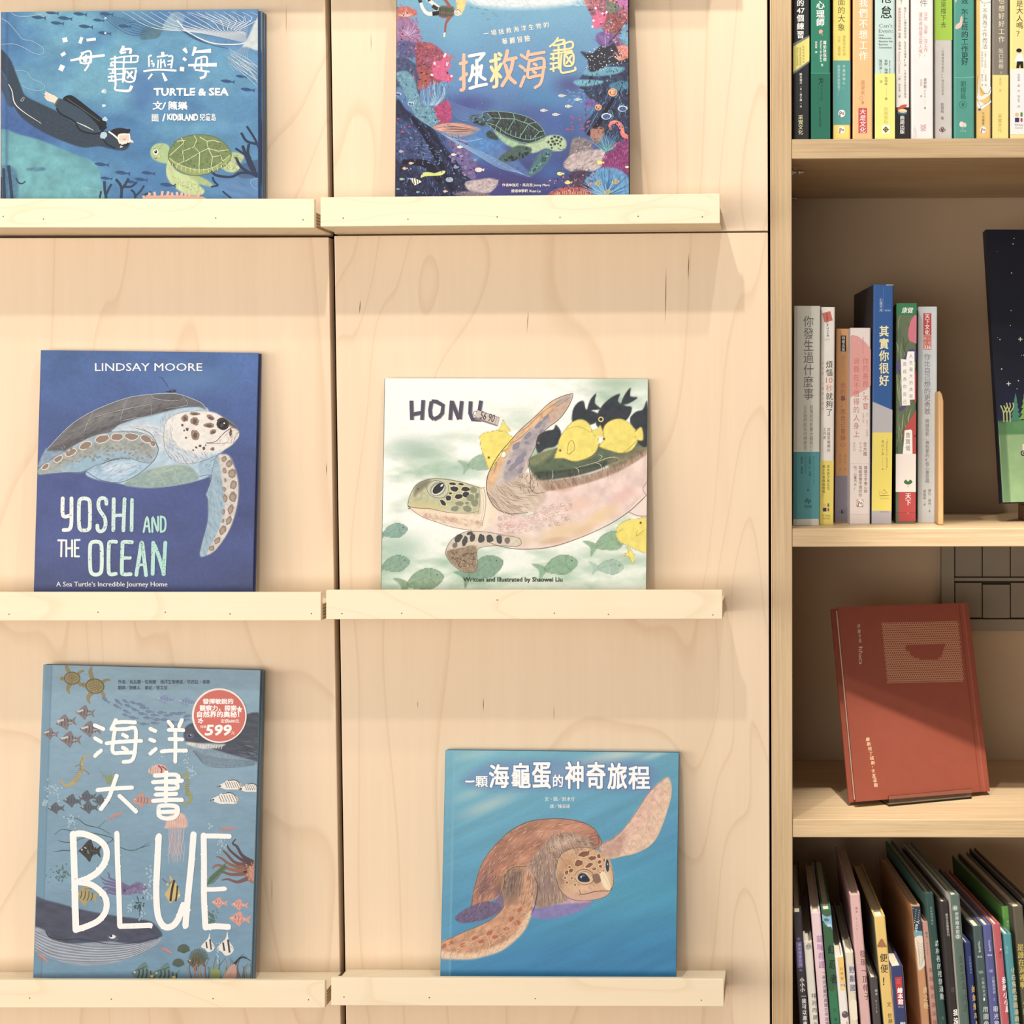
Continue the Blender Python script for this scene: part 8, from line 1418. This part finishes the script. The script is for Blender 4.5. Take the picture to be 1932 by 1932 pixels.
mass([(1480, 1320), (1560, 1240), (1600, 1220), (1720, 1230), (1800, 1300), (1800, 1430), (1560, 1430), (1540, 1370)], (84, 148, 200), 0.3, 10, tstr=(80, 3))
# net, fins
mass([(370, 930), (440, 902), (560, 898), (660, 920), (722, 945), (640, 985), (520, 1000), (430, 960)], (222, 150, 118), 0.3, 14, 0.95, 4, tstr=(-8, 5)); mass([(480, 905), (600, 935), (700, 940), (600, 960), (500, 940)], (120, 90, 96), 0.3, 10, 0.7, 5)
mass([(440, 960), (700, 990), (900, 1090), (1080, 1260), (1060, 1290), (820, 1200), (640, 1060)], (92, 146, 206), 0.25, 18, 0.45, 10); mass([(660, 960), (760, 930), (900, 1050), (780, 1110), (660, 1180)], (66, 130, 200), 0.2, 18, 0.6, 16)
SHL = [(738, 822), (800, 812), (870, 814), (960, 825), (1050, 848), (1120, 885), (1165, 930), (1190, 975), (1188, 1010), (1140, 1035), (1060, 1045), (960, 1020), (870, 975), (800, 930), (750, 885)]
mass([(640, 870), (650, 840), (690, 832), (740, 850), (770, 880), (740, 920), (690, 900)], (46, 60, 58), 0.3, 8); mass([(760, 980), (790, 950), (840, 990), (850, 1020), (790, 1010)], (48, 64, 64), 0.3, 8)
mass([(820, 950), (900, 1000), (1000, 1040), (1060, 1060), (1000, 1080), (920, 1060), (860, 1010)], (150, 190, 140), 0.2, 10)
mass(SHL, (50, 58, 58), 0.4, 10, tstr=(40, 3))
mass([(1040, 1060), (1130, 1030), (1190, 1000), (1240, 985), (1300, 990), (1340, 1020), (1346, 1070), (1310, 1100), (1250, 1100), (1200, 1080), (1130, 1110), (1080, 1110)], (168, 196, 150), 0.15, 10)
mass([(1000, 1060), (1085, 1075), (1090, 1110), (1050, 1140), (960, 1175), (880, 1182), (845, 1168), (890, 1120), (950, 1080)], (66, 92, 84), 0.3, 8); mass([(1160, 1110), (1240, 1090), (1230, 1150), (1180, 1220), (1120, 1270), (1072, 1284), (1075, 1250), (1110, 1180)], (70, 112, 118), 0.3, 8)
mass([(1450, 375), (1535, 388), (1590, 340), (1680, 300), (1740, 390), (1800, 430), (1800, 460), (1680, 462), (1610, 500), (1540, 525), (1510, 510), (1500, 440)], (40, 42, 56), 0.25, 10)
# diver in the top corner
mass([(420, 50), (500, 45), (528, 60), (520, 120), (430, 126)], (120, 72, 62), 0.2, 6); mass([(545, -10), (610, -10), (606, 60), (570, 110), (552, 80)], (224, 196, 110), 0.2, 6, tstr=(80, 4))
A.finish('cover_illustration', f2)
R_ = random.Random(1)
A.line([(420, 60), (380, 30), (330, -10)], 26, (236, 210, 196)); A.line([(415, 90), (340, 100), (300, 60), (280, -5)], (34, 24, 20), (236, 214, 204)); A.line([(420, 95), (370, 100)], 32, (50, 44, 50)); A.line([(410, 68), (370, 42)], 28, (50, 44, 50)); A.line([(285, 20), (275, -10)], 26, (40, 50, 66)); A.line([(340, -8), (352, 8)], 24, (40, 50, 66))
A.line([(500, 120), (470, 170), (462, 235)], (26, 18, 14), (150, 78, 66)); A.line([(460, 238), (456, 270)], 13, (236, 210, 190)); A.line([(500, 50), (460, -5)], 22, (146, 78, 66)); A.shape([(418, 50), (510, 60), (525, 75), (520, 88), (415, 78)], (52, 86, 64), sm=False); A.line([(416, 106), (515, 112)], 12, (52, 86, 64)); A.line([(430, 60), (424, 124)], 4, (46, 50, 44)); A.line([(470, 60), (466, 124)], 4, (90, 50, 44))
A.dot(554, 92, 26, 24, (236, 206, 176)); A.dot(548, 96, 16, 12, (220, 224, 216), 20); A.line([(540, 80), (560, 70), (580, 92)], 4, (60, 70, 60)); A.line([(575, -5), (590, 40), (580, 110)], (20, 16, 4), (226, 200, 116))
for k in range(40): x = 640+k*21; A.line([(x, -5), (x+30, 20+R_.uniform(0, 20)), (x+90, 10+R_.uniform(0, 34))], 2, R_.choice([(240, 242, 236), (150, 176, 186), (206, 214, 212)]))
# reef strokes
def spray(cx, cy, n, r0, r1, a0, a1, w_, cols, curve=8):
    for k in range(n):
        a = math.radians(a0+(a1-a0)*k/max(1, n-1)+R_.uniform(-3, 3)); r = R_.uniform(r0, r1); x2, y2 = cx+r*math.cos(a), cy+r*math.sin(a)
        A.line([(cx+R_.uniform(-8, 8), cy), ((cx+x2)/2+R_.uniform(-curve, curve), (cy+y2)/2), (x2, y2)], (w_, w_*0.8, w_*0.4), R_.choice(cols))
spray(200, 260, 46, 60, 110, 180, 400, 3, [(196, 150, 196), (120, 78, 130), (216, 176, 206)]); spray(175, 120, 16, 30, 66, 190, 350, 5, [(216, 120, 96), (236, 190, 170)])
for cx, cy in ((350, 340), (340, 440), (500, 420), (400, 415)): spray(cx, cy, 22, 20, 46, 0, 350, 2.5, [(206, 92, 96), (226, 120, 110), (96, 84, 160) if cx in (340, 400) else (200, 80, 90)])
for k in range(16):
    x = 285+k*12; A.line([(360+(k-8)*6, 770), (x, 700), (x+R_.uniform(-14, 14), 640), (x+R_.uniform(-8, 22), 585+abs(k-8)*5)], (6, 5, 3), R_.choice([(120, 178, 210), (150, 196, 216), (96, 150, 196)]))
for P in ([(410, 520), (385, 460)], [(440, 530), (455, 410)], [(455, 560), (480, 460)], [(470, 575), (510, 555)], [(420, 570), (365, 545)], [(430, 500), (465, 395)]): A.line(P, (20, 26, 14), (218, 84, 128)); A.line([P[1], (P[1][0]*0.8+P[0][0]*0.2, P[1][1]*0.8+P[0][1]*0.2)], 13, (246, 222, 226)); A.dot(P[1][0], P[1][1], 8, 8, (246, 226, 230))
for x, y, s in ((275, 480, 20), (310, 470, 20), (290, 530, 20), (330, 540, 20), (280, 580, 18), (320, 590, 18), (345, 490, 16)): A.line([(x, y), (x+2, y+50)], s, (168, 74, 66)); A.dot(x, y, s*0.55, 5, (84, 40, 44))
for k in range(200):
    x = R_.uniform(108, 600); y = R_.uniform(720+(x-108)*0.55, 1420); L = R_.uniform(16, 56); a = math.radians(R_.choice([55, 65, 75, 100, 30])+R_.uniform(-12, 12)); A.line([(x, y), (x+L*0.5*math.cos(a)+3, y+L*0.5*math.sin(a)), (x+L*math.cos(a), y+L*math.sin(a))], (1.5, 5, 1.5), R_.choice([(70, 106, 176), (24, 28, 52), (52, 74, 140), (30, 32, 60), (96, 132, 190), (28, 26, 50)]))
A.line([(220, 850), (330, 1010), (420, 1180), (520, 1400)], (20, 44, 30), (24, 26, 48)); A.line([(330, 930), (480, 1130), (560, 1300)], (30, 16, 8), (28, 32, 60)); A.line([(150, 1180), (330, 1200), (430, 1330)], (34, 60, 40), (26, 26, 42))
for k in range(60): x = R_.uniform(490, 690); y = R_.uniform(1010, 1290); A.dot(x, y, R_.uniform(5, 16), R_.uniform(5, 14), R_.choice([(130, 110, 164), (86, 74, 130), (150, 130, 170), (64, 58, 110)]), jit=0.25, n=8) if (x-480)*1.2+980 > y-170 and y > 980+(x-560)*0.9 else None
for k in range(90): x = R_.uniform(236, 420); y = 1040+(x-236)*0.5+R_.uniform(-30, 90); A.line([(x, y), (x+11, y+1)], 3, (110, 156, 200)) if k < 60 else None
for k in range(170):
    x = R_.uniform(1490, 1800); y = R_.uniform(530, 1010); L = R_.uniform(14, 50); a = math.radians(R_.choice([110, 120, 70, 95])+R_.uniform(-12, 12)); A.line([(x, y), (x+L*0.5*math.cos(a)+4, y+L*0.5*math.sin(a)), (x+L*math.cos(a), y+L*math.sin(a))], (1.5, 5, 1.5), R_.choice([(76, 116, 170), (26, 28, 46), (54, 80, 130), (96, 160, 186), (30, 30, 56)]))
A.line([(1700, 700), (1640, 800), (1580, 900), (1500, 980)], (26, 34, 24), (24, 26, 40)); A.line([(1650, 690), (1560, 850), (1490, 975)], 5, (80, 120, 180))
for k in range(90):
    x = R_.uniform(1500, 1800); y = R_.uniform(0, 330); 
    if x-1490 > y*0.45-10: A.dot(x, y, R_.uniform(3, 12), R_.uniform(3, 9), R_.choice([(206, 106, 96), (190, 96, 150), (110, 76, 140), (216, 140, 116), (90, 56, 70), (146, 66, 90)]), n=8, jit=0.3)
for P in ([(1580, 190), (1545, 150)], [(1590, 180), (1560, 60)], [(1600, 190), (1610, 100)], [(1600, 190), (1640, 90)], [(1570, 200), (1538, 195)]): A.line(P, (18, 20, 10), (222, 92, 140)); A.dot(P[1][0], P[1][1], 8, 9, (246, 224, 230))
spray(1640, 340, 20, 60, 110, 200, 330, 4, [(150, 110, 186), (110, 80, 160), (180, 140, 200)]); spray(1750, 440, 14, 40, 90, 200, 330, 6, [(232, 130, 110), (246, 160, 140)]); spray(1790, 300, 12, 60, 120, 200, 270, 6, [(90, 160, 200), (130, 190, 216)])
A.line([(1450, 378), (1530, 390), (1600, 340), (1690, 305)], 3, (70, 76, 96)); A.line([(1660, 310), (1720, 240), (1800, 130)], (5, 4, 3), (24, 24, 30))
for k in range(110):
    x = R_.uniform(1490, 1780); y = R_.uniform(330, 520)
    if y > 300+abs(x-1680)*0.4 and y < 535-(x-1540)*0.33: A.dot(x, y, R_.uniform(2, 4.5), R_.uniform(2, 4.5), (206, 216, 222), n=7)
for x, y, r in ((1685, 674, 34), (1580, 783, 25)): A.dot(x, y, r, r*0.9, (230, 160, 110)); A.dot(x, y, r*0.75, r*0.62, (206, 120, 84)); A.dot(x-2, y, r*0.45, r*0.34, (240, 190, 140)); A.dot(x-r*0.5, y, 4, 4, (50, 40, 40)); A.line([(x-r, y-10), (x+r*0.4, y-16)], 2, (246, 216, 170))
for x, y, r in ((1637, 848, 36), (1755, 792, 34), (212, 757, 22), (120, 688, 20)): A.dot(x, y, r, r*0.68, (176, 206, 224)); A.dot(x+3, y+2, r*0.75, r*0.5, (70, 90, 160)); A.dot(x-r*0.55, y, 4, 4, (30, 34, 60)); A.line([(x-r*0.3, y-r*0.62), (x+r*0.9, y-r*0.3), (x+r*1.1, y+4)], 4, (220, 226, 200))
A.line([(1800, 1000), (1762, 985), (1748, 930), (1720, 896), (1685, 892), (1664, 915), (1672, 945)], (26, 34, 26, 14), (232, 112, 100)); A.line([(1790, 985), (1756, 960), (1742, 915), (1700, 885), (1664, 898)], 4, (246, 180, 160))
for x in (1535, 1565, 1600): A.line([(x, 1010), (x, 940)], 24, (180, 112, 92)); A.dot(x, 936, 13, 6, (96, 52, 50))
spray(1640, 1110, 34, 60, 160, 205, 340, 4, [(96, 178, 184), (60, 130, 146), (130, 196, 196)], 14)
A.fur([(1600, 1230), (1650, 1080), (1740, 1030), (1805, 1015), (1805, 1260), (1740, 1250)], 130, 34, 3, [(180, 80, 150), (96, 30, 80), (206, 110, 170)], 100, 31, 50)
A.fur([(1330, 1200), (1380, 1120), (1400, 1020), (1480, 1010), (1540, 1080), (1640, 1130), (1600, 1230), (1400, 1250)], 130, 36, 2.6, [(230, 216, 210), (110, 96, 104), (70, 60, 76), (206, 190, 186)], -40, 32, 40)
spray(1640, 1430, 60, 120, 215, 195, 345, 4, [(110, 176, 220), (50, 96, 160), (140, 196, 226)], 10)
for x, y in ((1578, 1335), (1706, 1325), (1650, 1400)): A.dot(x, y, 26, 17, (206, 190, 120), -10); [A.line([(x-14+k*10, y-14), (x-14+k*10, y+14)], 4, (50, 60, 70)) for k in range(4)]
for k in range(30): A.line([(1260+k*9, 1430), (1262+k*9+R_.uniform(-6, 6), 1400+R_.uniform(-16, 10))], 3, R_.choice([(226, 150, 110), (240, 190, 150)]))
A.fur([(620, 1330), (790, 1300), (850, 1320), (820, 1380), (640, 1390)], 60, 34, 2.4, [(226, 206, 200), (130, 110, 120)], -20, 33, 30)
for x, y, L, c in ((568, 1072, 50, (240, 222, 196)), (522, 1127, 44, (240, 222, 196)), (708, 1238, 76, (238, 206, 190)), (212, 1190, 44, (230, 190, 150)), (168, 1228, 44, (230, 180, 140)), (1590, 1185, 62, (238, 216, 110)), (1300, 1266, 60, (242, 222, 110)), (1356, 1330, 62, (242, 218, 100)), (540, 1220, 46, (120, 150, 180)), (140, 1104, 44, (180, 160, 180)), (145, 1306, 42, (150, 190, 150)), (462, 1395, 38, (230, 180, 160)), (262, 1400, 30, (120, 190, 160)), (118, 1378, 30, (120, 170, 160)), (1790, 1218, 40, (240, 216, 160)), (118, 866, 24, (206, 60, 90)), (150, 962, 30, (206, 70, 110)), (200, 924, 22, (206, 60, 100))): A.dot(x, y, L*0.36, L*0.22, c); A.shape([(x+L*0.3, y), (x+L*0.55, y-L*0.16), (x+L*0.5, y+L*0.16)], c, sm=False); A.dot(x-L*0.22, y-2, 2, 2, (40, 40, 40))
A.shape([(285, 1295), (300, 1262), (340, 1255), (390, 1262), (440, 1245), (466, 1250), (440, 1276), (380, 1282), (320, 1285)], (206, 216, 110)); A.dot(495, 1310, 28, 19, (150, 166, 196)); A.shape([(205, 1300), (240, 1300), (270, 1310), (292, 1325), (268, 1340), (240, 1352), (225, 1330)], (244, 236, 200), sm=False); [A.line([(232+k*18, 1300), (238+k*18, 1345)], 6, (46, 44, 50)) for k in range(3)]
for x, y in ((1312, 698), (1425, 725), (1360, 775), (1180, 805), (1268, 835)): A.dot(x, y, 24, 11, (230, 232, 216)); [A.line([(x-12+k*9, y-9), (x-12+k*9, y+9)], 3, (40, 44, 60)) for k in range(4)]; A.line([(x+22, y), (x+36, y-2)], 4, (200, 206, 200))
for k in range(26): x = R_.uniform(1340, 1480); y = R_.uniform(650, 760); little_fish(A, x, y, 22, (84, 150, 206), -10, 0.4)
for k in range(20): x = R_.uniform(1340, 1520); y = R_.uniform(850, 950); little_fish(A, x, y, 22, (190, 70, 110), -10, 0.4)
for x, y in ((655, 55), (760, 70), (740, 98), (815, 98), (835, 115), (775, 140), (700, 60)): little_fish(A, x, y, 28, (96, 150, 150), 10, 0.4)
for k in range(150): A.dot(R_.uniform(480, 1330), R_.uniform(560, 1330), R_.uniform(0.8, 2.6), R_.uniform(0.8, 2.6), (170, 196, 226), n=5)
def dabs(P, n, cols, r0=3, r1=12, seed=5, wisp=0.5):
    Q = smooth_closed(P, 3); R = random.Random(seed); x0, y0 = Q.min(0); x1, y1 = Q.max(0)
    for k in range(n):
        x = R.uniform(x0, x1); y = R.uniform(y0, y1); ins = False
        for i in range(len(Q)):
            xa, ya = Q[i-1]; xb, yb = Q[i]
            if (ya > y) != (yb > y) and x < (xb-xa)*(y-ya)/(yb-ya)+xa: ins = not ins
        if not ins: continue
        c = R.choice(cols)
        if R.random() < wisp: L = R.uniform(r1, r1*3); A.line([(x, y), (x+R.uniform(-10, 10), y-L*0.5), (x+R.uniform(-16, 16), y-L)], (R.uniform(3, 7), 3, 1), c)
        else: A.dot(x, y, R.uniform(r0, r1), R.uniform(r0, r1)*0.8, c, R.uniform(0, 90), n=8, jit=0.3)
LR = [(100, 60), (230, 60), (280, 200), (330, 330), (470, 380), (520, 560), (480, 900), (400, 860), (300, 740), (200, 520), (100, 500)]
dabs(LR, 260, [(206, 90, 100), (120, 60, 110), (236, 130, 110), (84, 70, 130), (60, 50, 90), (180, 80, 140), (150, 60, 70), (226, 110, 150)], 3, 10, 5)
dabs([(100, 520), (200, 540), (300, 740), (420, 880), (340, 920), (200, 780), (100, 700)], 120, [(130, 190, 206), (60, 120, 150), (40, 80, 120), (160, 206, 210)], 3, 9, 6, 0.7)
dabs([(100, 900), (330, 960), (480, 1100), (640, 1300), (640, 1425), (100, 1425)], 260, [(70, 100, 170), (30, 34, 66), (96, 84, 150), (24, 24, 44), (50, 70, 130), (110, 150, 200)], 3, 9, 7, 0.7)
dabs([(1490, -5), (1810, -5), (1810, 340), (1700, 330), (1600, 200), (1530, 120)], 220, [(206, 96, 90), (90, 50, 80), (196, 110, 170), (236, 150, 120), (120, 80, 150), (60, 36, 56), (80, 130, 160)], 3, 10, 8, 0.4)
dabs([(1440, 640), (1500, 560), (1810, 500), (1810, 1030), (1640, 980), (1500, 980), (1490, 860)], 260, [(60, 90, 150), (26, 28, 50), (96, 150, 190), (80, 66, 130), (36, 44, 80), (60, 130, 160)], 3, 9, 9, 0.7)
dabs([(1230, 1300), (1420, 1230), (1560, 1250), (1500, 1425), (1230, 1425)], 120, [(110, 70, 110), (60, 46, 80), (190, 100, 90), (70, 90, 150), (230, 150, 120)], 3, 9, 10, 0.5)
# water sweeps and net lines
for k in range(12): A.line([(480+k*4, 730+k*10), (600, 780+k*9), (760+k*6, 820+k*6)], (1, 2.6, 1), (110, 156, 216))
for k in range(9): A.line([(400+k*10, 950+k*7), (620+k*8, 1060+k*8), (860, 1170+k*7), (1060-k*6, 1285-k*3)], (1, 3, 1), (130, 176, 226))
A.line([(400, 945), (560, 1010), (740, 1110), (900, 1220), (1080, 1290)], 3, (110, 160, 216)); A.line([(240, 840), (340, 910), (400, 950)], 4, (130, 180, 210)); A.line([(480, 1000), (620, 1030), (740, 1010)], 4, (150, 190, 216))
for k in range(6): A.line([(400+k*12, 925+k*6), (540, 915+k*9), (700, 945+k*2)], (1, 2.6, 1), ((246, 190, 160), (100, 70, 76))[k % 2])
# turtle
TL = (116, 168, 150)
A.line(SHL, 4, TL, closed=True); A.line([(742, 890), (830, 915), (900, 965), (980, 1000), (1080, 1020), (1180, 990)], 4, TL)
for P in ([(770, 825), (800, 860), (970, 868), (1070, 905), (1150, 960)], [(800, 860), (770, 880)], [(850, 815), (870, 862)], [(960, 828), (970, 868)], [(1060, 860), (1040, 890), (1070, 905)], [(970, 868), (920, 950)], [(870, 862), (836, 915)], [(1070, 905), (1005, 1005)], [(1070, 905), (1130, 890)], [(1150, 960), (1100, 1015)], [(1150, 960), (1185, 955)]): A.line(P, 5, TL, sm=False)
for k in range(11): t = k/10; x = 800+t*360; y = 905+t*110-60*max(0, t-0.7); A.line([(x, y), (x-8+t*8, y+38)], 4, TL)
for k in range(90):
    x = R_.uniform(770, 1160); y = R_.uniform(835, 1000)
    if y < 870+(x-760)*0.5 and y > 825+(x-900)*0.25: A.line([(x, y), (x+8, y+26)], 1.8, R_.choice([(96, 124, 116), (26, 30, 32)]))
for x, y, a, b in ((1240, 1010, 10, 8), (1262, 996, 12, 8), (1288, 1000, 11, 9), (1310, 1016, 8, 9), (1248, 1032, 12, 9), (1276, 1024, 11, 8), (1300, 1034, 8, 7), (1262, 1050, 11, 9), (1234, 1056, 9, 10), (1286, 1048, 8, 7), (1216, 1036, 8, 10), (1240, 1078, 8, 6)): A.dot(x, y, a, b, (52, 66, 58), jit=0.2)
A.dot(1304, 1062, 7, 6, (30, 36, 34)); A.line([(1284, 1080), (1308, 1090), (1332, 1084)], 3, (60, 70, 60))
for k in range(60):
    x = R_.uniform(870, 1080); y = R_.uniform(1075, 1175)
    if y > 1190-(x-850)*0.55 and y < 1215-(x-850)*0.38: A.dot(x, y, R_.uniform(5, 12), R_.uniform(4, 8), (34, 46, 46), -30, n=7, jit=0.2)
for k in range(36): t = R_.random(); x = 1090+t*130+R_.uniform(-14, 14); y = 1265-t*150+R_.uniform(-14, 14); A.dot(x, y, 8, 6, R_.choice([(46, 78, 84), (96, 150, 146)]), -50, n=7, jit=0.2)
for k in range(14): A.dot(R_.uniform(650, 760), R_.uniform(845, 900), 8, 6, (96, 130, 116) if k % 2 else (26, 34, 34), n=7, jit=0.2)
A.flush('printed_details', f2)
CRM2 = (246, 238, 216)
for i, t in enumerate('一場拯救海洋生物的'): x = 763+i*54.6; y = 246-i*8.0; A.text(t, x-21, y-22, x+21, y+22, CRM2, 0.006, rot=-8, em=True)
for i, t in enumerate('華麗冒險'): x = 898+i*55; y = 302-i*7; A.text(t, x-21, y-24, x+21, y+24, CRM2, 0.02, rot=-8, em=True)
PE, YE = (238, 176, 140), (240, 212, 142)
# title: heavy strokes, two tones per character
def T(Ps, c, w_=25):
    for P in Ps: A.line(P, w_, c, sm=len(P) > 2); A.dot(P[0][0], P[0][1], w_/2, w_/2, c); A.dot(P[-1][0], P[-1][1], w_/2, w_/2, c)
T([[(575, 465), (618, 455)], [(600, 400), (598, 520), (600, 640), (580, 658)], [(576, 578), (620, 540)]], PE)
T([[(640, 410), (700, 398), (748, 392)], [(745, 395), (718, 430), (696, 450)], [(694, 440), (696, 540), (690, 610)], [(664, 480), (660, 540), (640, 590)], [(666, 500), (724, 488)], [(672, 545), (722, 535)], [(730, 480), (720, 550), (755, 580)], [(645, 645), (700, 628), (765, 615)]], (250, 242, 222), 22)
T([[(796, 448), (860, 430)], [(830, 400), (836, 520), (840, 620), (818, 635)], [(800, 490), (815, 520)], [(870, 470), (848, 510)], [(835, 520), (800, 590)], [(838, 530), (868, 562)], [(856, 392), (870, 404)]], YE, 24)
T([[(918, 372), (905, 430), (892, 460)], [(900, 440), (980, 424)], [(960, 430), (940, 520), (880, 625)], [(905, 480), (930, 560), (975, 605)]], PE, 26)
T([[(1018, 402), (1042, 420)], [(1010, 482), (1034, 498)], [(1042, 560), (1014, 630)], [(1072, 375), (1058, 430)], [(1070, 402), (1186, 382)], [(1078, 440), (1066, 560), (1120, 556), (1172, 548)], [(1084, 446), (1180, 430), (1176, 540), (1158, 610), (1120, 640)], [(1046, 514), (1190, 490)], [(1112, 466), (1128, 476)], [(1106, 522), (1122, 532)]], PE, 22)
T([[(1286, 278), (1262, 312), (1228, 340)], [(1276, 300), (1330, 292), (1322, 318)], [(1256, 334), (1320, 322), (1386, 306), (1384, 352), (1256, 370)], [(1290, 340), (1292, 500)], [(1334, 300), (1336, 370)], [(1236, 396), (1388, 372)], [(1232, 430), (1280, 424)], [(1232, 466), (1280, 460)], [(1232, 506), (1280, 492)], [(1252, 396), (1254, 440)], [(1252, 470), (1254, 520)], [(1334, 398), (1394, 390), (1394, 470), (1336, 478), (1334, 402)], [(1346, 410), (1384, 460)], [(1384, 408), (1348, 462)], [(1312, 400), (1306, 520), (1350, 528), (1410, 512), (1412, 494)]], YE, 15)
A.text('作者✪強尼・馬克思 Jonny Marx', 880, 1338, 1226, 1364, CRM2, 0.012); A.text('繪者✪黎軒 Xuan Le', 946, 1380, 1160, 1404, CRM2, 0.012)
A.flush('title_lettering', f2)
